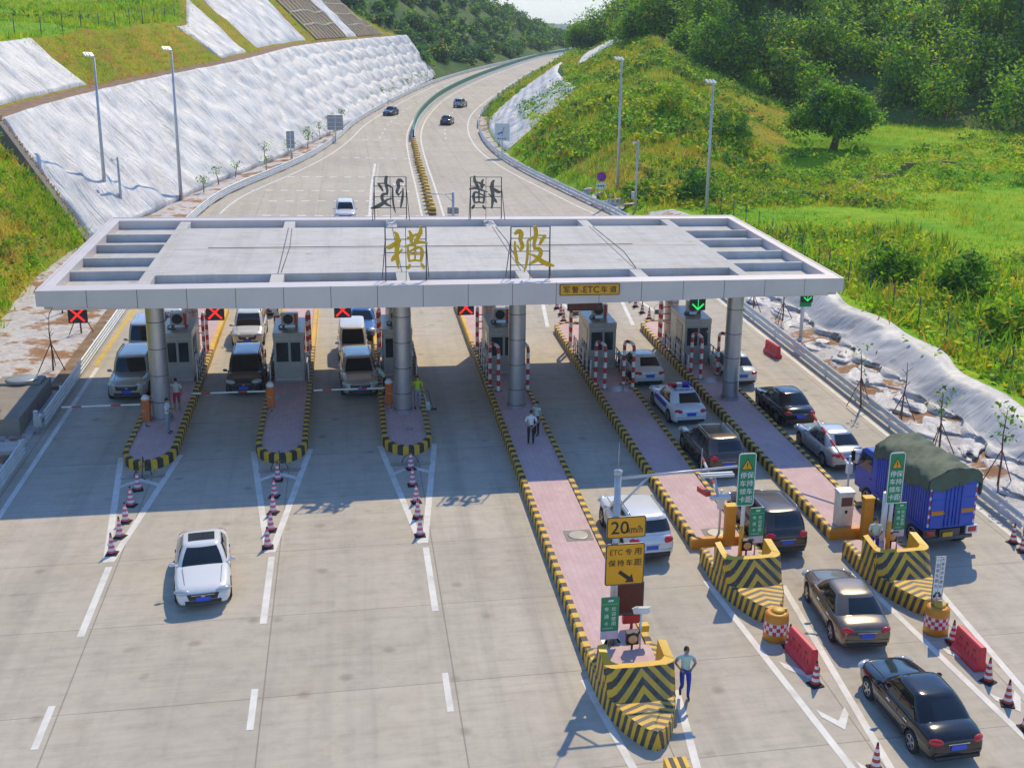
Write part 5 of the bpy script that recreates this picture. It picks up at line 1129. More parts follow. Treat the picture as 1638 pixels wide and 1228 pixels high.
def beacon(px, py, Y, label, h=None):
    Y = GY(Y)
    q = plY(px, py, Y); t = thing('signal_lamp', label, 'lamp', (q[0], Y, .3), 0, 'round lamps on the striped noses'); z = q[2]-.3; mb = MB(); mb.b2((-.19, -.02, z-.2), (.19, .14, z+.2)); mb.b2((-.21, -.1, z+.2), (.21, .14, z+.23)); mb.build('housing', M['black'], t, .01)
    mb = MB(); mb.lathe([(.14, -.04), (.1, -.07), (0, -.08)], 16, (0, 0, z), 0, 'Y'); mb.build('lens', M['amber_lamp'], t); mb = MB(); mb.tube([(0, .06, 0), (0, .06, z-.2)], .035, 8); mb.build('post', M['black'], t)
beacon(1012, 1021, -19.6, 'round amber lamp in a black box on the nose nearest the camera'); beacon(1195, 872, -14.9, 'round amber lamp in a black box below the left card sign'); beacon(1427, 858, -15.1, 'round amber lamp in a black box beside the guard on the nose')
# display board, camera and small cabinet behind the speed sign
a, b = plY(985, 985, -21.9), plY(1031, 930, -21.9); t = thing('fee_display', 'brown fee display board with a red base behind the tall pole', 'display', ((a[0]+b[0])/2, -21.9, IS_Z)); mb = MB(); mb.b2((a[0], -21.9, a[2]), (b[0], -21.7, b[2])); mb.build('board', M['soil_brown'] if False else M['steel_dark'], t, .01, world=True)
mb = MB(); mb.b2((a[0]+.04, -21.92, a[2]+.1), (b[0]-.04, -21.9, b[2]-.06)); mb.build('screen', M['screen_green'] if False else M['led_off'], t, world=True); mb = MB(); cx = (a[0]+b[0])/2; mb.tube([(cx+.1, -21.8, IS_Z), (cx+.1, -21.8, a[2])], .05, 8); mb.b2((cx-.2, -21.9, a[2]-.3), (cx+.35, -21.72, a[2]-.01)); mb.build('stand', M['red_paint'], t, world=True)
q = plY(1026, 976, -23.4); t = thing('security_camera', 'white bullet camera on a thin post on the nose nearest the camera', 'camera', (q[0], -23.4, .3)); z = q[2]-.3; mb = MB(); mb.tube([(0, 0, 0), (0, 0, z-.1)], .03, 8); mb.build('post', M['galvanised'], t)
mb = MB(); Mx = Matrix.Rotation(R(35), 3, 'Z')@Matrix.Rotation(R(-22), 3, 'X'); mb.box((0, 0, z), (.17, .55, .17), mat3=Mx); mb.box((0, 0, z+.1), (.2, .66, .02), mat3=Mx); mb.build('body', M['white_paint'], t, .02); mb = MB(); mb.b2((.02, .05, .75), (.28, .3, .95)); mb.build('junction_box', M['rim_yellow'], t)
# raised booms and machines of the right lanes
def boom_post(x, y, L, az, el, label):
    t = thing('lift_barrier', label, 'barrier gate', (x, y, IS_Z), 0, 'lift barriers of the right lanes'); mb = MB(); mb.tube([(0, 0, 0), (0, 0, 1.75)], .045, 8); mb.build('post', M['galvanised'], t); d = Vector((math.sin(az)*math.cos(el), math.cos(az)*math.cos(el), math.sin(el))); mb = MB(); a = Vector((0, 0, 1.3))
    for i in range(8): mb.bar(a+d*(L*i/8), a+d*(L*(i+1)/8), .07, .09, i % 2)
    mb.build('boom', [M['white_paint'], M['red_paint']], t); mb = MB(); mb.b2((-.12, -.1, 1.0), (.12, .1, 1.45)); mb.build('control_box', M['white_paint'], t, .02)
q = at(1150, 853, IS_Z); boom_post(q[0], q[1], 2.1, R(-8), R(30), 'thin lift barrier with a white box on the island beside the brown sport utility car'); q = at(1357, 800, IS_Z); boom_post(q[0]+.1, q[1]+.4, 3.0, R(-14), R(26), 'red and white lift barrier beside the silver sedan')
q = at(1347, 838, IS_Z); t = thing('card_machine', 'upright metal card machine on the rightmost island', 'machine', (q[0], q[1], IS_Z)); mb = MB(); mb.b2((-.3, -.25, 0), (.3, .25, 1.3)); mb.build('cabinet', M['booth_cream'], t, .03); mb = MB(); mb.b2((-.32, -.27, 1.3), (.32, .27, 1.42)); mb.build('hood', M['galvanised'], t, .01); mb = MB(); mb.b2((-.22, -.262, .85), (.22, -.252, 1.2)); mb.build('panel', M['bark_red'], t); mb = MB(); mb.b2((-.05, -.262, .55), (.05, -.252, .68)); mb.build('slot', M['black'], t)
q = at(1345, 880, 0); t = thing('metal_bollard', 'pale metal bollard behind the guard beside the truck', 'bollard', (XI[5]+.3, GY(-14.55), .3)); mb = MB(); mb.tube([(0, 0, 0), (0, 0, 2.2)], .11, 10); mb.build('tube', M['galvanised'], t)
# two column white lane sign
a, b = plY(1489, 960, -22.5), plY(1515, 889, -22.5)
t, y2 = board('lane_sign', 'narrow white two column lane sign with two black arrows behind the orange drum', a[0], b[0], a[2], b[2], -22.5, 'sign_white', 'black', [(c_, .29, .92-.115*i*1.02, .085, 'black') for i, c_ in enumerate('小型客车靠左')]+[(c_, .71, .93-.102*i, .08, 'black') for i, c_ in enumerate('大客车货车靠右')], r=.01, inset=.012, edge_w=.012, th=.02)
w_, h_ = b[0]-a[0], b[2]-a[2]; mb = MB(); mb.b2((a[0]+w_*.49, y2-.003, a[2]+.02), (a[0]+w_*.51, y2-.001, b[2]-.02))
for u0, u1 in ((.42, .16), (.58, .84)):
    c0, c1 = Vector((a[0]+u0*w_, y2-.006, a[2]+.19*h_)), Vector((a[0]+u1*w_, y2-.006, a[2]+.055*h_)); d = (c1-c0).normalized(); nn = Vector((-d.z, 0, d.x)); e = c0+(c1-c0)*.55; mb.add([c0+nn*.03, c0-nn*.03, e-nn*.03, e+nn*.03], [(0, 1, 2, 3)]); mb.add([e+nn*.075, e-nn*.075, c1], [(0, 1, 2)])
mb.build('arrow', M['black'], t, world=True); mb = MB(); cx = (a[0]+b[0])/2; mb.tube([(cx-.12, -22.44, 0), (cx-.05, -22.44, b[2]-.05)], .03, 8); mb.build('post', M['steel'], t, world=True)
# ================================================================== vehicles
def eval_mesh(o, name):
    bpy.context.view_layer.update(); me = bpy.data.meshes.new_from_object(o.evaluated_get(bpy.context.evaluated_depsgraph_get())); me.name = name; return me
def ip(tab, y):
    tab = sorted(tab); return float(np.interp(y, [q[0] for q in tab], [q[1] for q in tab]))
CARS = {}
def wheel(parent, x, y, r, wd):
    s_ = 1 if x > 0 else -1; mb = MB(); mb.lathe([(r*.66, -wd/2), (r*.93, -wd/2), (r, -wd*.36), (r, wd*.36), (r*.93, wd/2), (r*.66, wd/2)], 26, (0, 0, 0), 0, 'X')
    o = mb.build('wheel', M['rubber'], parent); o.location = (x, y, r)
    rm = MB(); e = s_*wd/2; rm.lathe([(r*.66, e*.96), (r*.62, e*1.0), (r*.58, e*.72), (0, e*.62)], 24, (0, 0, 0), 1, 'X')
    for k in range(5):
        a = 2*PI*k/5+.3; ca, sa = math.cos(a), math.sin(a); M3 = Matrix(((1, 0, 0), (0, ca, -sa), (0, sa, ca))); c_ = Vector((e*.9, 0, 0))+M3@Vector((0, r*.33, 0)); rm.box(c_, (wd*.10, r*.56, r*.20), 0, mat3=M3)
    rm.lathe([(r*.15, e*.7), (r*.15, e*.98), (0, e*1.0)], 14, (0, 0, 0), 0, 'X'); rm.lathe([(r*.655, e*.9), (r*.655, e*1.01), (r*.58, e*1.01)], 24, (0, 0, 0), 0, 'X')
    rm.build('rim', [M['rim_alloy'], M['trim_black']], o)
def make_car(kind, name, pm):
    """one car body of a kind, origin on the ground under its middle, nose towards +Y"""
    S = dict(L=4.55, W=1.78, H=1.46, zb=.93, cowl=.88, rf=.22, rr=-1.05, rb=-1.75, hood=.80, cowlz=.95, trunk=1.0, tail=.93, wr=.32, ax=1.32, rx=-1.33, top=.66, clear=.19, taper=1.)
    if kind == 'suv': S.update(L=4.6, W=1.84, H=1.68, zb=1.02, cowl=1.0, rf=.35, rr=-1.75, rb=-2.12, hood=.93, cowlz=1.06, trunk=1.07, tail=1.0, wr=.36, ax=1.36, rx=-1.36, top=.74, clear=.24)
    if kind == 'mpv': S.update(L=4.6, W=1.78, H=1.72, zb=1.0, cowl=1.35, rf=.55, rr=-1.85, rb=-2.14, hood=.90, cowlz=1.06, trunk=1.08, tail=1.0, wr=.32, ax=1.45, rx=-1.3, top=.77, clear=.19)
    if kind == 'van': S.update(L=4.0, W=1.6, H=1.86, zb=1.0, cowl=1.52, rf=.95, rr=-1.72, rb=-1.94, hood=.92, cowlz=1.05, trunk=1.05, tail=1.0, wr=.29, ax=1.2, rx=-1.2, top=.82, clear=.19)
    if kind == 'offroad': S.update(L=4.7, W=1.9, H=1.86, zb=1.12, cowl=.98, rf=.5, rr=-2.0, rb=-2.25, hood=1.06, cowlz=1.14, trunk=1.14, tail=1.1, wr=.38, ax=1.42, rx=-1.4, top=.78, clear=.27)
    L, W, H = S['L'], S['W'], S['H']; h = L/2; zb_, W2 = S['zb'], W/2
    t = thing(name, None, 'car'); t['label'] = ''
    ztop = [(h, S['hood']*.74), (h-.08, S['hood']*.88), (h-.28, S['hood']*.98), (h-.6, S['hood']+.02), (S['cowl']+.05, S['cowlz']-.02), (S['rf'], zb_+.02), (S['rr'], zb_+.05), (S['rb'], S['trunk']), (-h+.22, S['tail']+.01), (-h+.06, S['tail']-.06), (-h, S['tail']-.2)]
    wtab = [(h, .64), (h-.06, .76), (h-.2, .87), (h-.5, .955), (h-1.1, 1.), (-h+1.0, 1.), (-h+.45, .955), (-h+.15, .90), (-h+.05, .83), (-h, .72)]
    zbot = [(h, S['clear']+.14), (h-.12, S['clear']+.03), (h-.6, S['clear']), (-h+.6, S['clear']), (-h+.12, S['clear']+.06), (-h, S['clear']+.2)]
    ysl = [h, h-.05, h-.14, h-.3, h-.55, h-.85, S['cowl']+.12, S['cowl']-.15, .4, 0., -.5, -1.0, S['rb']+.25, S['rb'], (S['rb']-h)/2, -h+.3, -h+.14, -h+.05, -h]
    ysl = sorted(set(round(max(-h, min(h, q)), 3) for q in ysl), reverse=True); rows = []
    for y in ysl:
        zt, wv, z0 = ip(ztop, y), W2*ip(wtab, y), ip(zbot, y); d = zt-z0
        half = [(0, z0), (.74*wv, z0), (.93*wv, z0+.03), (.985*wv, z0+.12*d), (1.0*wv, z0+.42*d), (.995*wv, z0+.60*d), (.985*wv, z0+.72*d), (.955*wv, z0+.86*d), (.90*wv, z0+.955*d), (.72*wv, zt+.012), (.38*wv, zt+.035), (0, zt+.042)]
        rows.append([(x, y, z) for x, z in half]+[(-x, y, z) for x, z in half[-2:0:-1]])
    mb = MB(); n = len(rows[0])
    for i in range(len(rows)): mb.v += rows[i]
    for i in range(len(rows)-1):
        for j in range(n): mb.f.append([i*n+j, (i+1)*n+j, (i+1)*n+(j+1) % n, i*n+(j+1) % n]); mb.m.append(0); mb.s.append(True)
    mb.f += [list(range(n)), [(len(rows)-1)*n+j for j in range(n)][::-1]]; mb.m += [0, 0]; mb.s += [True, True]
    tmp = mb.build('body', [pm, M['trim_black']]); sb = tmp.modifiers.new('s', 'SUBSURF'); sb.levels = 2; sb.render_levels = 2
    cut = MB(); 
    for y in (S['ax'], S['rx']): cut.lathe([(0, -W), (S['wr']*1.16, -W), (S['wr']*1.16, W), (0, W)], 30, (0, y, S['wr']*1.03), 0, 'X', smooth=False)
    co = cut.build('cutter', [M['trim_black']]); bo = tmp.modifiers.new('b', 'BOOLEAN'); bo.object = co; bo.operation = 'DIFFERENCE'; bo.solver = 'EXACT'
    try: bo.material_mode = 'TRANSFER'
    except Exception: pass
    me = eval_mesh(tmp, 'body'); bpy.data.objects.remove(tmp); bpy.data.objects.remove(co); body = link('body', me, t)
    # cabin shell
    rw, rt = W2*.895, W2*S['top']; bow = .10; rc = .14
    def ring(v):
        a = rw+(rt-rw)*v+.035*math.sin(PI*v); yf = S['cowl']+(S['rf']-S['cowl'])*v; yr_ = S['rb']+(S['rr']-S['rb'])*v; z = zb_-.06+(H-.055-zb_+.06)*v
        if v < 1: yf += .04*math.sin(PI*v); yr_ -= .05*math.sin(PI*v)
        P = []
        for x in np.linspace(-(a-rc), a-rc, 7): P.append((x, yf-bow*(x/a)**2, z))
        P.append((a-rc*.3, yf-bow-rc*.35, z))
        for q in np.linspace(0, 1, 9): P.append((a*(1-.05*max(0, 1-abs(q*8))**2), yf-bow-rc+(yr_+bow+rc-(yf-bow-rc))*q, z))
        P.append((a-rc*.3, yr_+bow+rc*.35, z))
        for x in np.linspace(a-rc, -(a-rc), 7): P.append((x, yr_+bow*(x/a)**2*.8, z))
        P.append((-a+rc*.3, yr_+bow+rc*.35, z))
        for q in np.linspace(1, 0, 9): P.append((-a*(1-.05*max(0, 1-abs(q*8))**2), yf-bow-rc+(yr_+bow+rc-(yf-bow-rc))*q, z))
        P.append((-a+rc*.3, yf-bow-rc*.35, z))
        return P
    rr_ = [ring(v) for v in (0, .25, .5, .75, .93, 1.)]; R1 = rr_[-1]; cy = sum(q[1] for q in R1)/len(R1)
    for s_, dz in ((.93, .022), (.75, .042), (.4, .054)): rr_.append([(q[0]*s_, cy+(q[1]-cy)*s_, R1[0][2]+dz) for q in R1])
    mb = MB(); n = len(R1); mb.v = [q for r_ in rr_ for q in r_]
    for i in range(len(rr_)-1):
        for j in range(n): mb.f.append([i*n+j, i*n+(j+1) % n, (i+1)*n+(j+1) % n, (i+1)*n+j][::-1]); mb.m.append(0); mb.s.append(True)
    mb.f.append([(len(rr_)-1)*n+j for j in range(n)][::-1]); mb.m.append(0); mb.s.append(True)
    mb.build('roof', pm, t)
    def pane(nm, f, v0, v1, u0, u1, mat, nrm, nu=8, nv=4, par=None, mk=1.):
        rows = []
        for v in np.linspace(v0, v1, nv): rows.append([tuple(np.array(f(u, v))+np.array(nrm)*.012) for u in np.linspace(u0(v) if callable(u0) else u0, u1(v) if callable(u1) else u1, nu)])
        m2 = MB(); m2.grid(rows, 0, True); 
        return m2.build(nm, M[mat], par or t)
    def fr_(u, v, rear=False):
        r_ = ring(v); P = r_[:7] if not rear else r_[17:24]; u = min(max(u, 0), .9999)*6; i = int(u); return np.array(P[i])*(1-(u-i))+np.array(P[min(i+1, 6)])*(u-i)
    def sd2(u, v, s_):
        r_ = ring(v); P = r_[8:17]; u = min(max(u, 0), .9999)*8; i = int(u); q = np.array(P[i])*(1-(u-i))+np.array(P[i+1])*(u-i); q[0] *= s_; return q
    pane('windscreen', lambda u, v: fr_(u, v), .12, .93, -.0, .999, 'glass_car', (0, .6, .6))
    pane('rear_window', lambda u, v: fr_(u, v, True), .16 if kind == 'sedan' else .30, .92 if kind == 'sedan' else .86, .02, .98, 'glass_car', (0, -.75, .45))
    for s_ in (-1, 1):
        pane('side_window', lambda u, v: sd2(u, v, s_), .14, .90, .05, .47, 'glass_car', (s_, 0, .2)); 
        pane('side_window', lambda u, v: sd2(u, v, s_), .14, .90, .50, .92 if kind == 'sedan' else .74, 'glass_car', (s_, 0, .2))
        if kind != 'sedan': pane('side_window', lambda u, v: sd2(u, v, s_), .16, .88, .77, .96, 'glass_car', (s_, 0, .2))
    for x in (-1, 1):
        wheel(t, x*(W2-.105), S['ax'], S['wr'], .20); wheel(t, x*(W2-.105), S['rx'], S['wr'], .20)
    # lamps, grille, plates, mirrors, handles
    for s_ in (-1, 1):
        mb = MB(); mb.lathe([(0, -1), (.5, -.87), (.86, -.5), (1, 0), (.86, .5), (.5, .87), (0, 1)], 14); Mx = Matrix.Translation((s_*W2*.70, h-.20, S['hood']*.84))@Matrix.Rotation(s_*R(-28), 4, 'Z')@Matrix.Diagonal((.29, .15, .10, 1)); mb.xf(Mx); mb.build('headlight', M['head_glass'], t)
        mb = MB(); zt = S['tail']-.10
        if kind in ('sedan', 'suv'):
            mb.lathe([(0, -1), (.55, -.85), (.9, -.5), (1, 0), (.9, .5), (.55, .85), (0, 1)], 14); sz = (.20, .10, .10) if kind == 'sedan' else (.20, .11, .13); mb.xf(Matrix.Translation((s_*W2*.68, -h+.115, zt-.03 if kind == 'sedan' else zt+.02))@Matrix.Rotation(s_*R(24), 4, 'Z')@Matrix.Diagonal((*sz, 1)))
        else: mb.box((s_*W2*.86, -h+.09, zt+.05), (.14, .12, .42), top=(.8, .8))
        mb.build('tail_light', M['tail_red'], t)
        mb = MB(); mb.lathe([(0, -1), (.6, -.8), (1, 0), (.6, .8), (0, 1)], 12); mb.xf(Matrix.Translation((s_*(W2+.06), S['cowl']-.28, zb_+.06))@Matrix.Diagonal((.12, .06, .075, 1))); mb.bar((s_*(W2*.86), S['cowl']-.26, zb_+.0), (s_*(W2+.02), S['cowl']-.27, zb_+.04), .05, .05); mb.build('mirror', pm, t)
        for y in (.05, -.95): mb = MB(); mb.box((s_*(W2-.004), y, zb_-.17), (.03, .2, .03)); mb.build('door_handle', M['chrome'], t)
        mb = MB(); mb.b2((s_*(W2-.012), S['ax']-.5, S['clear']+.02), (s_*(W2-.05), S['rx']+.5, S['clear']+.10)); mb.build('sill', M['trim_black'], t)
        if kind in ('suv', 'offroad', 'mpv'):
            r1 = ring(1.); mb = MB(); mb.tube([(s_*rt*.93, S['rf']-.25, H-.03), (s_*rt*.95, S['rf']-.4, H+.03), (s_*rt*.95, S['rr']+.4, H+.03), (s_*rt*.93, S['rr']+.2, H-.03)], .022, 6); mb.build('roof_rail', M['trim_black'] if kind != 'suv' else M['chrome'], t)
    for s_ in (-1, 1):
        mb = MB()
        for y in (S['cowl']-.22, -.42, max(S['rb']+.42, S['rx']+.42)): mb.bar((s_*(W2-.001), y, S['clear']+.14), (s_*(W2*.985), y-.03, zb_-.10), .008, .012)
        mb.bar((s_*(W2+.0), S['cowl']-.2, zb_-.30), (s_*(W2+.0), S['rb']+.45, zb_-.27), .006, .010); mb.build('door_seam', M['trim_black'], t)
        mb = MB(); mb.bar((s_*W2*.70, S['cowl']-.02, S['cowlz']+.028), (s_*W2*.62, h-.42, S['hood']+.020), .010, .012); mb.build('bonnet_seam', M['trim_black'], t)
    mb = MB(); mb.bar((-W2*.78, -h+.028, S['tail']-.40), (W2*.78, -h+.028, S['tail']-.40), .05, .012); mb.build('bumper_seam', M['trim_black'], t)
    zg = S['hood']*.70; mb = MB(); mb.box((0, h-.03, zg), (W*.48, .09, .20), top=(1.15, 1)); mb.build('grille', M['trim_black'], t, .015)
    mb = MB(); mb.box((0, h-.03, S['clear']+.19), (W*.62, .11, .13)); mb.build('air_intake', M['trim_black'], t, .02)
    mb = MB(); mb.box((0, h+.008, zg+.06), (W*.40, .02, .02)); mb.box((0, h+.01, zg), (.12, .02, .08)); mb.build('badge', M['chrome'], t)
    mb = MB(); mb.box((0, h+.018, S['clear']+.30), (.44, .02, .14)); mb.build('number_plate', M['plate_blue'], t)
    zp = S['tail']-.26 if kind == 'sedan' else S['tail']-.30; mb = MB(); mb.box((0, -h-.012, zp), (.44, .03, .14)); mb.build('number_plate', M['plate_blue'], t)
    mb = MB(); mb.box((0, -h-.005, zp+.10), (.62, .035, .022)); mb.build('trim_strip', M['chrome'], t)
    mb = MB(); mb.box((0, -h+.035, S['clear']+.17), (W*.74, .12, .12 if kind == 'sedan' else .2)); mb.build('bumper_insert', M['trim_black'], t, .03)
    t['S'] = 0; del t['S']; CARS[kind] = (t, S); return t
PAINT = {}
for nme, c, mt, ro in (('white', (.72, .73, .74), .0, .25), ('pearl', (.66, .65, .60), .0, .28), ('silver', (.44, .46, .49), .55, .28), ('black', (.010, .011, .014), .1, .12), ('bronze', (.20, .165, .125), .6, .28), ('brown', (.065, .05, .045), .35, .25), ('grey', (.05, .05, .05), .3, .25), ('gold', (.44, .41, .35), .4, .3), ('blue', (.03, .12, .34), .3, .25), ('navy', (.02, .035, .08), .3, .25), ('mocha', (.115, .09, .08), .5, .25)):
    PAINT[nme] = paint(nme, c, mt, ro)
FIRST = {}
def place(kind, col, name, label, loc, heading, group=None):
    """heading in degrees: 0 drives away along +Y, 180 comes towards the camera"""
    if kind not in FIRST:
        t = make_car(kind, name, PAINT[col]); FIRST[kind] = (t, col); t.location = loc; t.rotation_euler = (0, 0, R(heading)); t['label'] = label
    else:
        src, c0 = FIRST[kind]; t = copy_tree(src, loc, R(heading), label, swap={'carpaint_'+c0: PAINT[col]}); t.name = name
    if group: t['group'] = group
    return t
def gp(px, py): q = at(px, py); return (q[0], q[1], 0)
def rearmid(px, py, L, hd, z=.0):
    """centre of a car whose bumper nearest the camera touches down at a pixel"""
    q = at(px, py, z); a = R(hd); d = Vector((-math.sin(a), math.cos(a))); s_ = 1 if d.y > 0 else -1
    return (q[0]+d.x*s_*L/2, q[1]+d.y*s_*L/2, 0)
def wheels(f, r_, W=1.78, right=False):
    """middle and heading of a car from where its two left tyres touch down in the photo"""
    A_, B_ = Vector(at(*f)), Vector(at(*r_)); d = (A_-B_).normalized(); n_ = Vector((d.y, -d.x, 0))*(1 if not right else -1); c_ = (A_+B_)/2+n_*(W/2); return (c_.x, c_.y, 0), math.degrees(math.atan2(-d.x, d.y))
place('sedan', 'white', 'sedan', 'white sedan with a dark sunroof driving alone towards the camera', rearmid(326, 970, 4.55, 186, .2), 186)
place('sedan', 'black', 'sedan', 'glossy black sedan nearest the camera on the right', *wheels((1386.6, 1119), (1451, 1199)))
place('sedan', 'bronze', 'sedan', 'bronze sedan queuing between the two right striped noses', *wheels((1289, 962), (1325, 1023)))
place('sedan', 'silver', 'sedan', 'silver sedan just ahead of the blue truck', *wheels((1277, 712.7), (1312.9, 745.3)))
place('sedan', 'black', 'sedan', 'small black sedan beside the rightmost front column', *wheels((1210.6, 650), (1240, 678)))
place('sedan', 'pearl', 'sedan', 'white sedan half hidden by the rightmost front column', rearmid(1189, 614, 4.55, 0, .25), 0)
place('sedan', 'pearl', 'sedan', 'pale silver sedan stopped at the booth ahead of the police car', rearmid(1040, 614, 4.55, 0, .25), 0)
WC = [o for o in COL.objects if o.get('label', '').startswith('white sedan with a dark sunroof')][0]; mb = MB(); mb.grid([[(x, y, 1.470+.004*(1-abs(x)/.45)) for x in (-.42, 0, .42)] for y in (-.70, -.40, -.10)], 0, True, flip=True); mb.build('sunroof', M['glass_car'], WC)
pol = place('sedan', 'white', 'police_car', 'white police sedan with a red and blue light bar', *wheels((1043.5, 648.6), (1066, 674)))
pol['category'] = 'police car'
mb = MB(); mb.b2((-.6, -.28, 1.47), (-.14, -.06, 1.60)); mb.build('red_beacon', M['tail_red'], pol, .03); mb = MB(); mb.b2((.14, -.28, 1.47), (.6, -.06, 1.60)); mb.build('blue_beacon', M['sign_blue'], pol, .03); mb = MB(); mb.b2((-.14, -.27, 1.46), (.14, -.07, 1.58)); mb.build('beacon_centre', M['chrome'], pol, .01)
for s_ in (-1, 1): mb = MB(); mb.add([(s_*.902, y, z) for y, z in ((1.0, .62), (.75, .86), (-1.1, .86), (-.85, .62))], [(0, 1, 2, 3) if s_ < 0 else (3, 2, 1, 0)]); mb.build('stripe', M['sign_blue'], pol)
mb = MB(); [mb.b2((-.5+.28*i, -1.0, 1.478), (-.30+.28*i, -.88, 1.484)) for i in range(4)]; mb.build('roof_marking', M['sign_blue'], pol)
place('suv', 'white', 'sport_utility_car', 'white sport utility car behind the amber speed sign', rearmid(1043, 893, 4.6, 3, .28), 3)
place('suv', 'mocha', 'sport_utility_car', 'dark brown sport utility car in the shadow edge behind the long pole arm', rearmid(1165, 757, 4.6, 2, .28), 2)
place('suv', 'brown', 'sport_utility_car', 'brown sport utility car right of the left green warning sign', rearmid(1259, 884, 4.6, 2, .28), 2)
place('suv', 'gold', 'sport_utility_car', 'beige sport utility car at the boom of the third island', rearmid(577, 630, 4.6, 182, .3), 182)
place('offroad', 'gold', 'off_road_car', 'pale off-road car at the leftmost boom barrier', rearmid(203, 634, 4.7, 180, .35), 180)
place('mpv', 'grey', 'family_car', 'dark multi-purpose vehicle with a blue reflecting roof at the second boom', rearmid(390, 628, 4.6, 180, .25), 180)
place('mpv', 'pearl', 'family_car', 'white multi-purpose vehicle waiting behind a darker one', rearmid(396, 551, 4.6, 180, .25), 180)
place('van', 'pearl', 'minivan', 'cream minivan behind the beige sport utility car', rearmid(566, 577, 4.0, 181, .25), 181)
place('van', 'silver', 'minivan', 'pale van queuing behind the off-road car, half hidden by the column', rearmid(226, 572, 4.0, 180, .25), 180)
place('sedan', 'white', 'sedan', 'white sedan last in the leftmost queue', (-13.1, GY(17.3), 0), 180)
place('sedan', 'blue', 'sedan', 'blue sedan behind the cream minivan', rearmid(578, 541, 4.55, 178, .25), 178)
place('sedan', 'white', 'sedan', 'white car waiting last in the second lane under the canopy', (-7.7, GY(18.), 0), 180)
place('sedan', 'navy', 'sedan', 'dark blue car approaching on the left highway carriageway', (gp(626, 186)[0], gp(626, 186)[1]+2, 0), 160)
place('sedan', 'black', 'sedan', 'black car driving away on the highway right of the median', (gp(717, 201)[0], gp(717, 201)[1]+2, 0), -14)
place('suv', 'silver', 'sport_utility_car', 'silver sport utility car driving away far along the highway', (gp(738, 173)[0], gp(738, 173)[1]+2, 0), -20)
place('suv', 'white', 'sport_utility_car', 'white car approaching just beyond the canopy roof edge', (gp(553, 357)[0], gp(553, 357)[1]+2, 0), 180)
# ------------------------------------------------------------------ covered truck
tr = thing('covered_truck', 'blue cargo truck with a green tarpaulin over its ribbed box', 'truck', (0, 0, 0), 0); TW = 1.08; y0, y1 = -2.55, 1.4; zf, zt = 1.0, 3.0
tr.location, hd_ = wheels((1384, 811), (1462, 872), 1.95); tr.rotation_euler = (0, 0, R(hd_)); tr.scale = (.95,)*3; tr.location = Vector(tr.location)-Vector((-math.sin(R(hd_)), math.cos(R(hd_)), 0))*.12
mb = MB(); mb.b2((-TW, y0, zf), (TW, y1, zt)); mb.build('cargo_box', M['truck_blue'], tr)
for s_ in (-1, 1):
    mb = MB()
    for i in range(24): y = y0+.12+(y1-y0-.24)*i/23; mb.box((s_*(TW+.02), y, (zf+zt)/2), (.05, .10, zt-zf-.1))
    mb.build('ribbed_side', M['truck_blue'], tr)
    mb = MB(); mb.b2((s_*(TW+.0), y0, zf-.1), (s_*(TW+.06), y1, zf+.02))
    mb.build('side_rail', M['truck_blue'], tr)
    mb = MB()
    for i in range(9): z = zf+.1+(zt-zf-.5)*i/8; mb.b2((s_*(TW-.02), y0-.012, z), (s_*(TW-.10), y0-.002, z+.14), i % 2)
    mb.build('reflector', [M['white_paint'], M['red_paint']], tr)
    dr = MB(); dr.b2((s_*.03, y0-.05, zf+.06), (s_*(TW-.11), y0, zt-.02)); d_ = dr.build('rear_door', M['truck_blue'], tr, .01)
    mb = MB(); [mb.tube([(s_*x_, y0-.08, zf+.1), (s_*x_, y0-.08, zt-.1)], .025, 6) for x_ in (.16, .34)]; [mb.b2((s_*.05, y0-.07, z), (s_*(TW-.15), y0-.045, z+.04)) for z in (zf+.45, zf+1.2, zf+1.75)]; mb.build('latch_bar', M['truck_blue'], d_)
    mb = MB(); [mb.add([(s_*(.42+.14*i)+dx, y0-.078, zf+.62+dz) for dx, dz in ((0, 0), (.07, 0), (.13, .13), (.06, .13))], [(0, 1, 2, 3)]) for i in range(4)]; mb.b2((s_*.40, y0-.062, zf+.60), (s_*(TW-.14), y0-.058, zf+.77)); mb.build('reflector', M['barrier_orange'], d_)
    mb = MB(); mb.b2((s_*.78, y0-.14, .78), (s_*1.12, y0-.03, .98)); mb.build('tail_light', M['tail_red'], tr, .02); mb = MB(); mb.b2((s_*.70, y0-.10, .70), (s_*1.2, y0-.02, 1.03)); mb.build('lamp_frame', M['white_paint'] if s_ > 0 else M['steel_dark'], tr)
    for y, n_ in ((1.98, 1), (-1.72, 2)): wheel(tr, s_*(TW-.16), y, .46, .28 if n_ == 1 else .42)
    mb = MB(); mb.b2((s_*(TW-.02), -.85, .55), (s_*(TW-.06), 1.25, .62)); mb.b2((s_*(TW-.02), -.85, .82), (s_*(TW-.06), 1.25, .88)); [mb.b2((s_*(TW-.02), y, .5), (s_*(TW-.05), y+.06, 1.0)) for y in (-.8, .2, 1.2)]; mb.build('side_guard', M['steel_dark'], tr)
mb = MB(); mb.b2((-.45, y0-.03, .62), (.45, 2.8, .95)); mb.b2((-TW+.05, y0-.05, .5), (TW-.05, y0+.05, .64)); mb.b2((-.9, 2.6, .4), (.9, 2.9, .9)); mb.build('chassis', M['steel_dark'], tr)
mb = MB(); mb.b2((-.35, y0-.09, .66), (.1, y0-.05, .84)); mb.build('number_plate', M['rim_yellow'], tr)
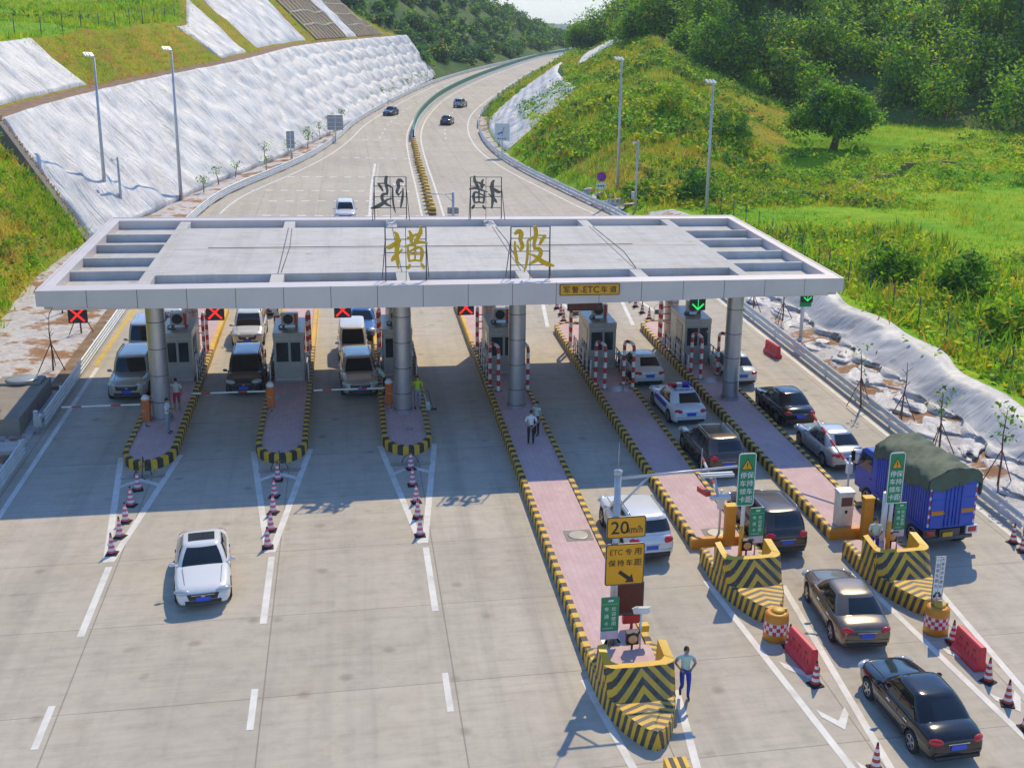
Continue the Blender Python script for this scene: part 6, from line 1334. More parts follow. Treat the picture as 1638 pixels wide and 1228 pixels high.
# cab
mb = MB(); prof = [(1.47, .62), (1.47, 2.5), (1.62, 2.58), (2.47, 2.55), (2.77, 2.4), (3.08, 1.62), (3.17, 1.45), (3.17, .62)]
vs = [(s_*1.02, q[0], q[1]) for s_ in (-1, 1) for q in prof]; n = len(prof); mb.add(vs, [tuple(range(n)), tuple(range(2*n-1, n-1, -1))]+[(i, n+i, n+(i+1) % n, (i+1) % n) for i in range(n)]); mb.build('cab', M['truck_blue'], tr, .06)
mb = MB(); mb.add([(-.9, 2.82, 2.35), (.9, 2.82, 2.35), (.92, 3.09, 1.66), (-.92, 3.09, 1.66)], [(0, 3, 2, 1)]); mb.build('windscreen', M['window_dark'], tr)
for s_ in (-1, 1):
    mb = MB(); mb.add([(s_*1.032, y, z) for y, z in ((1.82, 1.62), (2.92, 1.62), (2.64, 2.3), (1.82, 2.33))], [(0, 1, 2, 3) if s_ > 0 else (3, 2, 1, 0)]); mb.build('side_window', M['window_dark'], tr)
    mb = MB(); mb.tube([(s_*1.02, 2.82, 2.4), (s_*1.3, 2.97, 2.35), (s_*1.3, 2.97, 1.7), (s_*1.02, 2.97, 1.6)], .025, 6); mb.b2((s_*1.22, 2.92, 1.8), (s_*1.4, 2.97, 2.25)); mb.build('mirror', M['black'], tr)
    mb = MB(); mb.b2((s_*.6, 3.17, .85), (s_*.95, 3.21, 1.05)); mb.build('headlight', M['head_glass'], tr)
    mb = MB(); mb.b2((s_*1.02, 1.75, 1.35), (s_*1.04, 1.95, 1.4)); mb.build('door_handle', M['black'], tr)
# tarpaulin: domed top, drooping ragged skirt
pmat('tarp', (.085, .115, .075), .75, var=.2, scale=1.2, bmp=.3)
r = np.random.default_rng(5); NU, NV = 44, 64; rows = []
for v in np.linspace(0, 1, NV):
    y = y0-.06+(y1-y0+.14)*v; row = []
    for u in np.linspace(-1, 1, NU):
        top_w = TW+.07; s_ = abs(u); drop = .55+.22*math.sin(v*9+u*2)+.22*math.exp(-((v-.02)/.12)**2)*(1 if u < .3 else .6)
        if s_ < .68: x = u/.68*top_w; z = zt+.12+.34*math.cos(u/.68*PI/2)**.7+.05*math.sin(v*13+u*3)+.035*math.sin(v*31-u*9)
        else: x = math.copysign(top_w+.04*math.sin(v*50+s_*9)+.03, u); z = zt+.12-(s_-.68)/.32*drop
        row.append((x, y+.02*math.sin(u*20), z+.02*r.normal()*.4))
    rows.append(row)
mb = MB(); mb.grid(rows, 0, True)
for e, v0, yy in ((0, 0, y0-.07), (-1, 1, y1+.08)):
    base = rows[e]; skirt = []
    for k in np.linspace(0, 1, 10): skirt.append([(q[0], yy+(-.02 if e == 0 else .02)*math.sin(q[0]*9+k*4)-(.02 if e == 0 else 0), max(q[2], zt-.0)-(max(q[2], zt)-zt+.18+.10*math.sin(q[0]*5+1)+(.38*max(0, 1-abs(q[0]+.55)/.5) if e == 0 else 0))*k) for q in base[6:-6]])
    mb.grid(skirt, 0, True, flip=(e != 0))
tp = mb.build('tarpaulin', M['tarp'], tr); so_ = tp.modifiers.new('thick', 'SOLIDIFY'); so_.thickness = .012
mb = MB(); [mb.tube([(-(TW+.09), y, zt-.2), (-(TW+.09), y+.1, zf-.05), (-(TW+.09), y+.9, zf-.02), (-(TW+.09), y+1., zt-.2)], .008, 4) for y in (-2.5, -.5)]; mb.build('rope', M['black'], tr)
# ================================================================== people
def person(name, label, loc, heading, pose, shirt, trousers, skin='skin', h=1.70, sleeves=.45, shoes='black', vest=None, shorts=False, hair=True):
    """pose: joint positions in metres for a 1.70 m figure facing +Y"""
    J = dict(pelvis=(0, 0, .93), waist=(0, .0, 1.06), chest=(0, .0, 1.28), neck=(0, .0, 1.44), head=(0, .02, 1.53),
             hipL=(-.10, 0, .88), kneeL=(-.11, .02, .49), ankL=(-.11, -.01, .09), toeL=(-.13, .17, .035), hipR=(.10, 0, .88), kneeR=(.11, .02, .49), ankR=(.11, -.01, .09), toeR=(.13, .17, .035),
             shL=(-.19, 0, 1.39), elL=(-.25, -.03, 1.10), wrL=(-.25, .08, .86), shR=(.19, 0, 1.39), elR=(.25, -.03, 1.10), wrR=(.25, .08, .86))
    J.update(pose); rad = dict(pelvis=.135, waist=.125, chest=.145, neck=.058, head=.062, hipL=.095, kneeL=.062, ankL=.046, toeL=.034, hipR=.095, kneeR=.062, ankR=.046, toeR=.034, shL=.066, elL=.046, wrL=.031, shR=.066, elR=.046, wrR=.031)
    B = [('pelvis', 'waist', 's'), ('waist', 'chest', 's'), ('chest', 'neck', 's'), ('neck', 'head', 'k')]
    for s_ in 'LR': B += [('pelvis', 'hip'+s_, 't'), ('hip'+s_, 'knee'+s_, 't'), ('knee'+s_, 'ank'+s_, 't'), ('ank'+s_, 'toe'+s_, 'o'), ('chest', 'sh'+s_, 's'), ('sh'+s_, 'el'+s_, 'a'), ('el'+s_, 'wr'+s_, 'k')]
    names = list(J); sc = h/1.70; V = []; E = []; Rr = []; id_ = {}
    names = [n_ for n_ in names if n_ != 'look']
    for n_ in names: id_[n_] = len(V); V.append(tuple(c*sc for c in J[n_])); Rr.append(rad[n_]*sc)
    for a, b, l in B:
        if l in 'ta' and a[:3] not in ('pel',):
            m_ = len(V); V.append(tuple((np.array(V[id_[a]])*.5+np.array(V[id_[b]])*.5))); Rr.append((Rr[id_[a]]*.52+Rr[id_[b]]*.52)); E += [(id_[a], m_), (m_, id_[b])]
        else: E.append((id_[a], id_[b]))
    me = bpy.data.meshes.new('tmp'); me.from_pydata(V, E, []); o = bpy.data.objects.new('tmp', me); COL.objects.link(o)
    sk = o.modifiers.new('skin', 'SKIN'); ss = o.modifiers.new('sub', 'SUBSURF'); ss.levels = 1; ss.render_levels = 1
    if not me.skin_vertices: pass
    for i, d in enumerate(me.skin_vertices[0].data):
        fl = .72 if i in (id_['chest'], id_['waist'], id_['pelvis']) else 1.; d.radius = (Rr[i], Rr[i]*fl if fl < 1 else Rr[i]); d.use_root = (i == id_['pelvis'])
    ev = eval_mesh(o, 'body'); bpy.data.objects.remove(o)
    vs = np.array([v.co[:] for v in ev.vertices]); mb = MB()
    mats = [M[shirt], M[trousers], M[skin], M[shoes], M[vest or shirt], M['hair']]
    def dist(p, a, b): ab = b-a; u = np.clip(((p-a)@ab)/(ab@ab), 0, 1); return np.linalg.norm(p-a-ab*u), u
    seg = [(np.array(V[id_[a]]), np.array(V[id_[b]]), l, .5*(Rr[id_[a]]+Rr[id_[b]]), a) for a, b, l in B]
    mis = []
    for pl_ in ev.polygons:
        c = vs[list(pl_.vertices)].mean(0); best = min(((dist(c, a, b)[0]/r_, l, dist(c, a, b)[1], nm) for a, b, l, r_, nm in seg), key=lambda q: q[0]); l, u, nm = best[1], best[2], best[3]
        mi = {'s': 0, 't': 1, 'k': 2, 'o': 3, 'a': 0}[l]
        if l == 'a' and u > sleeves*1.6: mi = 2
        if l == 's' and vest and .98*sc < c[2] < 1.42*sc and nm != 'chestx': mi = 4
        if l == 's' and c[2] < 1.0*sc: mi = 1
        if l == 't' and shorts and nm.startswith('knee'): mi = 2
        if l == 'k' and nm == 'neck' and c[2] < 1.43*sc: mi = 0
        mis.append(mi)
    mb.add(vs, [tuple(p_.vertices) for p_ in ev.polygons], mis, True); bpy.data.meshes.remove(ev)
    # head with nose, ears, eyes; hands with four fingers and a thumb
    hc = Vector(J['head'])*sc+Vector((0, .012, .075))*sc; hw = pose.get('look', 0.); RZ = Matrix.Rotation(hw, 3, 'Z') if isinstance(hw, float) else Matrix.Identity(3)
    def blob(c, r_, m_, n1=10, n2=14):
        prof = [(math.sin(PI*i/n1), -math.cos(PI*i/n1)) for i in range(n1+1)]; q = MB(); q.lathe(prof, n2); q.v = [tuple(hc+RZ@(Vector((v[0]*r_[0], v[1]*r_[1], v[2]*r_[2]))+Vector(c))) for v in q.v]; mb.add(q.v, q.f, m_, True)
    blob((0, 0, .0), (.075*sc, .092*sc, .112*sc), 2); blob((0, .03*sc, -.055*sc), (.052*sc, .06*sc, .055*sc), 2); blob((0, .094*sc, -.012*sc), (.012*sc, .02*sc, .024*sc), 2, 6, 8)
    for s_ in (-1, 1): blob((s_*.076*sc, -.005*sc, -.01*sc), (.012*sc, .022*sc, .032*sc), 2, 6, 8); blob((s_*.03*sc, .083*sc, .014*sc), (.011*sc, .008*sc, .007*sc), 5, 5, 8)
    blob((0, .083*sc, -.058*sc), (.022*sc, .006*sc, .006*sc), 5, 5, 8)
    for s_ in 'LR':
        w_ = Vector(J['wr'+s_])*sc; d = (w_-Vector(J['el'+s_])*sc).normalized(); side = d.cross(Vector((0, 0, 1)) if abs(d.z) < .8 else Vector((0, 1, 0))).normalized(); nn = side.cross(d).normalized()
        pm_ = [w_-d*.01, w_+d*.05, w_+d*.095]; mb.tube(pm_, [.026, .038, .034], 8, 2)
        for i in range(4):
            b0 = w_+d*.09+side*(i-1.5)*.019; ln_ = (.062, .075, .070, .055)[i]; mb.tube([b0, b0+d*ln_*.5+nn*.008, b0+d*ln_*.85+nn*.028], [.0095, .009, .006], 6, 2)
        b0 = w_+d*.03+side*.032*(1 if s_ == 'L' else -1); mb.tube([b0, b0+d*.035+side*.02*(1 if s_ == 'L' else -1), b0+d*.062+side*.018*(1 if s_ == 'L' else -1)+nn*.012], [.013, .011, .007], 6, 2)
    t = thing(name, label, 'person', loc, heading); mb.build('body', mats, t)
    if hair:
        hb_ = MB(); prof = [(math.sin(PI*.5*i/6)*1.0, math.cos(PI*.5*i/6)) for i in range(7)]; hb_.lathe(prof+[(1.0, -.25)], 16); hb_.v = [tuple(hc+RZ@Vector((v[0]*.081*sc, v[1]*.098*sc-.014*sc, v[2]*.108*sc+.018*sc+(.03 if v[1] > .5 and v[2] < .3 else 0)))) for v in hb_.v]; hb_.build('hair', M['hair'], t)
    return t
pmat('cloth_white', (.62, .64, .66), .85); pmat('cloth_navy', (.022, .026, .045), .85); pmat('cloth_blue', (.035, .05, .40), .85); pmat('cloth_lime', (.42, .56, .02), .8); pmat('cloth_red', (.45, .05, .07), .85); pmat('cloth_pale', (.58, .62, .52), .85); pmat('cloth_grey', (.24, .27, .33), .85); pmat('cloth_vest', (.48, .62, .50), .8); pmat('cloth_sky', (.26, .36, .55), .85); pmat('cloth_black', (.02, .02, .024), .85)
IZ = IS_Z
q = at(1094, 1116); person('person', 'guard in pale shirt and bright blue trousers striding past the nearest striped nose', (q[0], q[1], 0), R(172), dict(kneeR=(.10, .16, .52), ankR=(.11, -.12, .22), toeR=(.12, .02, .10), kneeL=(-.11, .08, .48), ankL=(-.11, .0, .08), elL=(-.30, -.06, 1.12), wrL=(-.16, .14, 1.05), elR=(.30, -.10, 1.13), wrR=(.15, .13, 1.02), look=.2), 'cloth_sky', 'cloth_blue', h=1.66, vest='cloth_vest')
q = at(849, 711, IZ); person('person', 'man in white shirt and black trousers seen from behind with hands clasped at his back', (q[0], q[1], IZ), R(-8), dict(elL=(-.27, -.10, 1.12), wrL=(-.05, -.19, .96), elR=(.27, -.10, 1.12), wrR=(.06, -.20, .93)), 'cloth_white', 'cloth_black', h=1.60)
q = at(860, 698, IZ); person('person', 'person in a pale green vest standing just behind the white shirted man', (q[0]-.02, q[1]+.15, IZ), R(120), dict(elR=(.26, .06, 1.14), wrR=(.12, .22, 1.05)), 'cloth_grey', 'cloth_black', h=1.62, vest='cloth_vest')
q = at(668, 653, IZ); person('person', 'person in a bright lime shirt beside the column of the third island', (q[0], q[1], IZ), R(185), dict(elR=(.30, -.05, 1.14), wrR=(.22, .16, 1.02), elL=(-.28, -.04, 1.12), wrL=(-.29, .05, .88)), 'cloth_lime', 'cloth_grey', h=1.64)
q = at(265, 693, IZ); person('person', 'man in white top and dark trousers looking at his hands beside the leftmost column', (q[0]+.12, q[1], IZ), R(-100), dict(elL=(-.22, .06, 1.15), wrL=(-.06, .27, 1.16), elR=(.22, .06, 1.15), wrR=(.07, .28, 1.15)), 'cloth_white', 'cloth_grey', h=1.62)
q = at(284, 657, IZ); person('person', 'person in red shorts and pale shirt with one arm raised by the leftmost booth', (q[0], q[1], IZ), R(15), dict(elL=(-.32, .12, 1.30), wrL=(-.20, .20, 1.52), elR=(.24, -.03, 1.10), wrR=(.24, .08, .86)), 'cloth_pale', 'cloth_red', h=1.58, shorts=True)
q = at(619, 632, IZ); person('person', 'attendant in a pale vest bending towards the beige car at the third booth', (q[0]-.1, q[1]+.1, IZ), R(95), dict(waist=(0, .06, 1.05), chest=(0, .16, 1.24), neck=(0, .26, 1.37), head=(0, .31, 1.45), shL=(-.19, .20, 1.33), shR=(.19, .20, 1.33), elL=(-.24, .38, 1.14), wrL=(-.2, .58, 1.16), elR=(.24, .36, 1.12), wrR=(.2, .52, 1.05)), 'cloth_grey', 'cloth_navy', h=1.62, vest='cloth_vest')
q = at(1398, 895, .3); person('person', 'guard in a pale vest and blue trousers standing inside the nose beside the truck', (q[0], q[1]+.1, .3), R(170), dict(elL=(-.25, .02, 1.12), wrL=(-.10, .22, 1.06), elR=(.25, .02, 1.12), wrR=(.10, .22, 1.04)), 'cloth_white', 'cloth_blue', h=1.60, vest='cloth_vest')
q = at(305, 545, IZ); person('person', 'person in a white top on the far side of the leftmost booth', (q[0], q[1]+1.5, IZ), R(150), dict(), 'cloth_white', 'cloth_red', h=1.62)
q = at(684, 655, 0); t = thing('cleaning_tool', 'white long handled dustpan and dark brush beside the lime shirted person', 'cleaning tool', (q[0], q[1], 0)); mb = MB(); mb.tube([(-.25, .1, 1.15), (0, 0, .25)], .02, 6); mb.build('handle', M['white_paint'], t); mb = MB(); mb.box((0, 0, .2), (.28, .25, .38), top=(.7, .6)); mb.build('pan', M['white_paint'], t, .02); mb = MB(); mb.box((.3, -.05, .05), (.3, .12, .1), top=(.8, .6)); mb.tube([(.25, -.05, .1), (.0, .1, 1.0)], .015, 6); mb.build('brush', M['black'], t)

bc = [o for o in COL.objects if o.get('label', '').startswith('bronze sedan')][0]; t = thing('person', 'bare forearm and hand of the driver hanging out of the bronze sedan window', 'person', tuple(bc.location), bc.rotation_euler.z); mb = MB()
mb.tube([(-.62, -.15, 1.05), (-.90, -.02, 1.06), (-1.02, .16, 1.22)], [.055, .045, .03], 10); d = Vector((-.12, .18, .16)).normalized(); w_ = Vector((-1.02, .16, 1.22)); mb.tube([w_-d*.01, w_+d*.05, w_+d*.09], [.028, .04, .036], 8)
for i in range(4): b0 = w_+d*.085+Vector((0, .02, -.02))*(i-1.5); mb.tube([b0, b0+d*.04+Vector((-.01, 0, .005)), b0+d*(.07, .085, .08, .06)[i]+Vector((-.03, 0, 0))], [.0098, .009, .006], 6)
mb.tube([w_+d*.03+Vector((0, .03, -.03)), w_+d*.06+Vector((0, .055, -.045)), w_+d*.085+Vector((-.01, .06, -.04))], [.013, .011, .007], 6); mb.build('arm', M['skin'], t)
# ================================================================== cones, drums, water barriers
def make_cone(label, loc, group, pink='cone_pink', rz=0.):
    t = thing('traffic_cone', label, 'traffic cone', loc, rz, group); mb = MB(); mb.b2((-.2, -.2, 0), (.2, .2, .035)); mb.lathe([(.19, .03), (.165, .09)], 8); mb.build('base', M['rubber'], t, .01)
    mb = MB(); zz = np.linspace(.07, .74, 8)
    for i in range(7): r0, r1 = .145-.115*(zz[i]-.07)/.7, .145-.115*(zz[i+1]-.07)/.7; mb.lathe([(r0, zz[i]), (r1, zz[i+1])], 18, m=i % 2)
    mb.build('body', [M[pink], M['cone_white']], t); mb = MB(); mb.lathe([(.036, .73), (.028, .8), (.02, .82), (0, .82)], 12); mb.build('tip', M['black'], t); return t
OR = ['nearest the camera', 'second from the camera', 'in the middle', 'second from the island', 'closest to the island']
proto = None
for nm, xs_, ys_ in (('leftmost', XI[0]+.05, (-11.15, -9.99, -8.89, -7.61, -6.31)), ('second', XI[1]-.02, (-11.35, -10.15, -8.81, -7.48, -6.07)), ('third', XI[2], (-11.17, -9.81, -8.56, -7.11, -5.61))):
    for i, y in enumerate(ys_):
        lab = 'pink striped cone %s in the row before the %s island nose' % (OR[i], nm); g = 'cone rows before the left island noses'; l = (xs_+random.uniform(-.04, .04), GY(y), 0); rz = random.uniform(-.4, .4)
        if proto is None: proto = make_cone(lab, l, g, rz=rz)
        else: copy_tree(proto, l, rz, lab, g)
# rope and bent rods between the cones and the island noses
for k, nm in ((0, 'leftmost'), (1, 'second'), (2, 'third')):
    t = thing('bent_rod', 'dark bent steel hook standing before the nose of the %s island' % nm, 'hook', (XI[k], GY(-4.95)-.1, 0)); mb = MB(); mb.tube([(0, .42, .42), (0, .2, .75), (.02, .0, .55), (0, -.25, .03), (.15, -.5, .03)], .022, 6); mb.tube([(-.35, .0, .03), (-.25, .0, .28), (0, .05, .42), (.25, .0, .28), (.35, .0, .03)], .02, 6); mb.build('rod', M['steel_dark'], t)
    t = thing('drain_grate', 'narrow dark drain grate across the lane markings before the %s island' % nm, 'drain', (XI[k], GY(-5.15), .013)); mb = MB(); mb.b2((-.85, -.14, 0), (.85, .14, .012)); [mb.b2((-.85+.1*i, -.14, .012), (-.82+.1*i, .14, .02)) for i in range(18)]; mb.build('grate', M['booth_steel'], t)
proto = None
rc = [((1262, 1035), 'pink striped cone between the left orange drum and its red water barrier'), ((1304, 1095), 'pink striped cone at the near end of the left red water barrier'), ((1523, 1028), 'pink striped cone between the right orange drum and its red water barrier'), ((1580, 1090), 'pink striped cone at the near end of the right red water barrier'), ((1611, 1126), 'lone pink striped cone in the right triangle beyond the red barrier'),
      ((1400, 1230), 'pink striped cone cut off by the bottom edge left of the black sedan'), ((1620, 868), 'pink striped cone at the end of the right guardrail, the left one of two'), ((1635, 882), 'pink striped cone at the end of the right guardrail, the right one of two'), ((1641, 1165), 'pink striped cone half cut off by the right edge')]
for (px, py), lab in rc:
    q = at(px, py); l = (q[0], q[1], 0)
    if proto is None: proto = make_cone(lab, l, 'cones of the right lanes', 'red_paint')
    else: copy_tree(proto, l, random.uniform(-.5, .5), lab, 'cones of the right lanes')
for k, nm in ((4, 'police car'), (5, 'rightmost')):
    for i in range(5):
        copy_tree(proto, (XI[k]+random.uniform(-.08, .08), GY(14.0+1.35*i), 0), random.uniform(-.5, .5), 'distant striped cone beyond the far end of the %s island, %s' % (nm, ('first', 'second', 'third', 'fourth', 'fifth')[i]), 'distant cones beyond the islands')
    t = thing('stand_sign', 'small white hoop stand sign at the far end of the %s island' % nm, 'sign', (XI[k]+.55, GY(13.6), 0)); mb = MB(); mb.tube([(-.3, 0, 0), (-.3, 0, .9), (-.2, 0, 1.05), (.2, 0, 1.05), (.3, 0, .9), (.3, 0, 0)], .02, 6); mb.build('hoop', M['white_paint'], t); mb = MB(); mb.b2((-.26, -.01, .45), (.26, .01, .75)); mb.build('plate', M['steel_dark'], t)
m, t, p = newmat('drum_check'); v = coord(t); sp = N(t, 'ShaderNodeSeparateXYZ'); t.links.new(v, sp.inputs[0]); an = mth(t, 'FLOOR', mth(t, 'MULTIPLY', mth(t, 'ARCTAN2', sp.outputs[1], sp.outputs[0]), 20/(2*PI))); zi = mth(t, 'FLOOR', mth(t, 'MULTIPLY', sp.outputs[2], 1/.13)); ck = mth(t, 'MODULO', mth(t, 'ADD', mth(t, 'ADD', an, zi), 100), 2)
t.links.new(mixc(t, mth(t, 'GREATER_THAN', ck, .5), (.70, .68, .68), (.60, .03, .04)), p.inputs['Base Color']); p.inputs['Roughness'].default_value = .45
for (px, py), lab in (((1245, 1027), 'orange crash drum with a red and white checked band at the left striped nose'), ((1503, 1017), 'orange crash drum with a red and white checked band under the white lane sign')):
    q = at(px, py); t = thing('crash_drum', lab, 'drum', (q[0], q[1]+.3, 0)); mb = MB(); mb.lathe([(.36, 0), (.40, .04), (.395, .26)], 28); mb.build('barrel_base', M['barrier_orange'], t); mb = MB(); mb.lathe([(.39, .66), (.38, .86), (.33, .93), (.20, .94), (.19, .90), (0, .90)], 28); mb.build('barrel', M['barrier_orange'], t); mb = MB(); mb.lathe([(.394, .26), (.392, .66)], 40); mb.build('checked_band', M['drum_check'], t); mb = MB(); mb.lathe([(.2, .90), (.2, 1.0), (.12, 1.03), (0, 1.03)], 18, (.05, 0, 0)); mb.box((.2, 0, .98), (.25, .1, .08)); mb.build('lid', M['drum_yellow'], t, .01)
def water_barrier(a, b, label, h_=.82):
    L = math.hypot(b[0]-a[0], b[1]-a[1]); rz = math.atan2(b[1]-a[1], b[0]-a[0]); t = thing('water_barrier', label, 'barrier', ((a[0]+b[0])/2, (a[1]+b[1])/2, 0), rz, 'red plastic water barriers'); mb = MB(); P = [(-.23, 0), (-.23, .16), (-.13, .30), (-.11, h_-.05), (-.07, h_), (.07, h_), (.11, h_-.05), (.13, .30), (.23, .16), (.23, 0)]
    n = len(P); vs = [(s_*L/2, q[0], q[1]) for s_ in (-1, 1) for q in P]; mb.add(vs, [tuple(range(n)), tuple(range(2*n-1, n-1, -1))]+[(i, n+i, n+(i+1) % n, (i+1) % n) for i in range(n)]); mb.build('shell', M['barrier_red'], t, .02)
    for i in range(3):
        for s_ in (-1, 1): mb = MB(); mb.lathe([(.075, -.004), (.07, .004), (0, .004)], 14, (L*(i-1)*.28, s_*.124, h_*.66), 0, 'Y'); mb.build('recess', M['bark_red'], t)
    mb = MB()
    for i in range(6):
        for s_ in (-1, 1): mb.bar((L*(i-2.5)*.15, s_*.145, .3), (L*(i-2.5)*.15, s_*.125, h_*.5), .05, .03)
    mb.build('rib', M['barrier_red'], t); return t
A_, B_ = at(1265, 1038), at(1301, 1078); water_barrier(A_, B_, 'red plastic water barrier right of the left orange drum'); A_, B_ = at(1531, 1036), at(1569, 1074); water_barrier(A_, B_, 'red plastic water barrier right of the right orange drum'); A_, B_ = at(1226, 562), at(1245, 574); water_barrier(A_, B_, 'small red water barrier leaning by the right guardrail', .75)
# pieces of another nose at the bottom edge
q = at(1078, 1226); t = thing('striped_kerb_block', 'yellow and black kerb block cut off by the bottom edge', 'kerb block', (q[0], q[1]-.25, 0)); mb = MB(); [mb.b2((-.3+.12*i, -.25, 0), (-.18+.12*i, .25, .3), i % 2) for i in range(5)]; mb.build('block', [M['kerb_yellow'], M['kerb_black']], t, .01)

# ================================================================== guardrails
def guardrail(label, pts, step, out, name='guardrail', h_=.75, posts=True, mat='galvanised', beams=2, maxp=95, zoff=0.):
    P = interp(np.array([p[:2] for p in pts]), step=step); nn = normals2(P)*out; t = thing(name, label, 'guardrail', (*P[0], 0)); prof = [(.0, -.16), (.05, -.13), (.05, -.06), (.0, -.02), (.0, .02), (.05, .06), (.05, .13), (.0, .16)]
    for z in ([h_-.17] if beams == 1 else [h_-.12, h_-.50])[:beams]:
        Q = interp(P, step=min(1., step)); n2 = normals2(Q)*out; mb = MB(); mb.grid([[(q[0]-m_[0]*a, q[1]-m_[1]*a, z+b+zoff) for a, b in prof] for q, m_ in zip(Q, n2)], 0, False); o = mb.build('beam', M[mat], t, world=True); s_ = o.modifiers.new('thick', 'SOLIDIFY'); s_.thickness = .012
    if posts:
        for q, m_ in list(zip(P, nn))[:maxp]:
            mb = MB(); mb.tube([(q[0]+m_[0]*.12, q[1]+m_[1]*.12, -.05), (q[0]+m_[0]*.12, q[1]+m_[1]*.12, h_+zoff-.02)], .055, 8); mb.bar((q[0]+m_[0]*.12, q[1]+m_[1]*.12, h_-.15+zoff), (q[0], q[1], h_-.15+zoff), .1, .18); mb.build('post', M[mat], t, world=True)
    return t
guardrail('white metal guardrail along the left side of the plaza up to the highway', [(-16.0, .4), (-16.0, 36), (-15.9, 50)]+[tuple(q) for q in RL[(RL[:, 1] > 56) & (RL[:, 1] < 180)]+nL[(RL[:, 1] > 56) & (RL[:, 1] < 180)]*.1], 4.0, 1, mat='white_paint' if False else 'galvanised')
guardrail('short white guardrail section at the lower left edge', [(-16.05, -15.5), (-16.05, -3.0)], 3.4, 1)
guardrail('white guardrail along the outer edge of the far left carriageway', [tuple(q) for q in RL[(RL[:, 1] > 180) & (RL[:, 1] < 620)]+nL[(RL[:, 1] > 180) & (RL[:, 1] < 620)]*.1], 8.0, 1)
guardrail('long grey guardrail along the right side of the plaza', [(22.85, GY(-13.6)), (22.85, 36), (22.75, 48)]+[tuple(q) for q in RRt[(RRt[:, 1] > 52) & (RRt[:, 1] < 133)]-nR[(RRt[:, 1] > 52) & (RRt[:, 1] < 133)]*.1], 4.0, -1)
guardrail('grey guardrail on the inside of the highway bend at the right', [tuple(q) for q in RRt[(RRt[:, 1] > 133) & (RRt[:, 1] < 500)]-nR[(RRt[:, 1] > 133) & (RRt[:, 1] < 500)]*.1], 6.0, -1)
t = thing('rail_end_plate', 'grey end plate at the near end of the right guardrail', 'plate', (22.9, GY(-13.9), 0)); mb = MB(); mb.b2((-.06, -.5, .1), (.06, .25, .9)); mb.tube([(.02, -.2, 0), (.02, -.2, .9)], .07, 10); mb.build('plate', M['lamp_grey'], t, .01)
t = thing('rail_end_post', 'thick grey end post of the left guardrail beside the concrete block', 'post', (-16.05, -.2, 0)); mb = MB(); mb.tube([(-.1, 0, 0), (-.1, 0, 1.05)], .11, 12); mb.b2((-.2, -.12, .35), (.12, .12, .85)); mb.build('post', M['lamp_grey'], t)
# median: green anti glare screen and yellow drums
Ms = MED[(MED[:, 1] > 115)]; Q = interp(Ms, step=1.5); t = thing('anti_glare_screen', 'long dark green anti glare screen along the highway median', 'screen', (*Q[0], 0)); mb = MB(); nq = normals2(Q); mb.grid([[(q[0]-n_[0]*a, q[1]-n_[1]*a, z) for a, z in ((-.12, .75), (-.12, 1.6), (.12, 1.6), (.12, .75))] for q, n_ in zip(Q, nq)], 0, False); mb.build('panel', M['screen_green'], t, world=True)
mb = MB(); mb.grid([[(q[0]-n_[0]*a, q[1]-n_[1]*a, z) for a, z in ((-.3, 0), (-.2, .7), (.2, .7), (.3, 0))] for q, n_ in zip(Q, nq)], 0, False); mb.build('barrier_base', M['galvanised'], t, world=True)
proto = None
for i, q in enumerate(interp(MED[(MED[:, 1] > 55) & (MED[:, 1] < 114)], 26)):
    if proto is None:
        proto = thing('median_drum', 'yellow drum standing in the row along the highway median', 'drum', (q[0], q[1], 0), 0, 'yellow drums along the median'); mb = MB(); mb.lathe([(.34, 0), (.36, .05), (.33, .5), (.31, .92), (.24, .98), (0, .98)], 18); mb.build('body', M['drum_yellow'], proto); mb = MB(); mb.lathe([(.352, .22), (.345, .36)], 18); mb.lathe([(.335, .58), (.328, .72)], 18); mb.build('band', M['kerb_black'], proto)
    else: copy_tree(proto, (q[0]+random.uniform(-.06, .06), q[1], 0), random.uniform(0, 3))
# ================================================================== lamps and highway signs
def floodlight(px, py, h_, label, z=0.):
    q = at(px, py, z); t = thing('flood_light_mast', label, 'lamp post', (q[0], q[1], z), 0, 'tall floodlight masts'); mb = MB(); mb.tube([(0, 0, 0), (0, 0, h_)], [.17, .085], 14); mb.lathe([(.32, 0), (.32, .08), (.18, .12)], 14); mb.build('mast', M['lamp_grey'], t)
    mb = MB(); mb.tube([(0, 0, h_-.05), (-.3, -.3, h_+.12)], .05, 8); mb.bar((-.55, -.1, h_+.1), (-.05, -.55, h_+.1), .08, .08); mb.build('bracket', M['lamp_grey'], t)
    for i, (dx, dy) in enumerate(((-.6, -.15), (-.35, -.38), (-.1, -.6))): mb = MB(); mb.box((dx, dy, h_+.26), (.34, .12, .42), mat3=Matrix.Rotation(R(45), 3, 'Z')@Matrix.Rotation(R(-50), 3, 'X')); mb.build('lamp_head', M['white_paint'], t, .01)
floodlight(172, 352, 13.6, 'tall floodlight mast at the far left in front of the white slope'); floodlight(290, 322, 13.8, 'tall floodlight mast second from the left at the foot of the white slope'); floodlight(987, 322, 13.9, 'tall floodlight mast beside the no stopping sign'); q = at(1129, 352, .8); floodlight(1129, 352, 12.0, 'tall floodlight mast rightmost, in front of the green fields', .8)
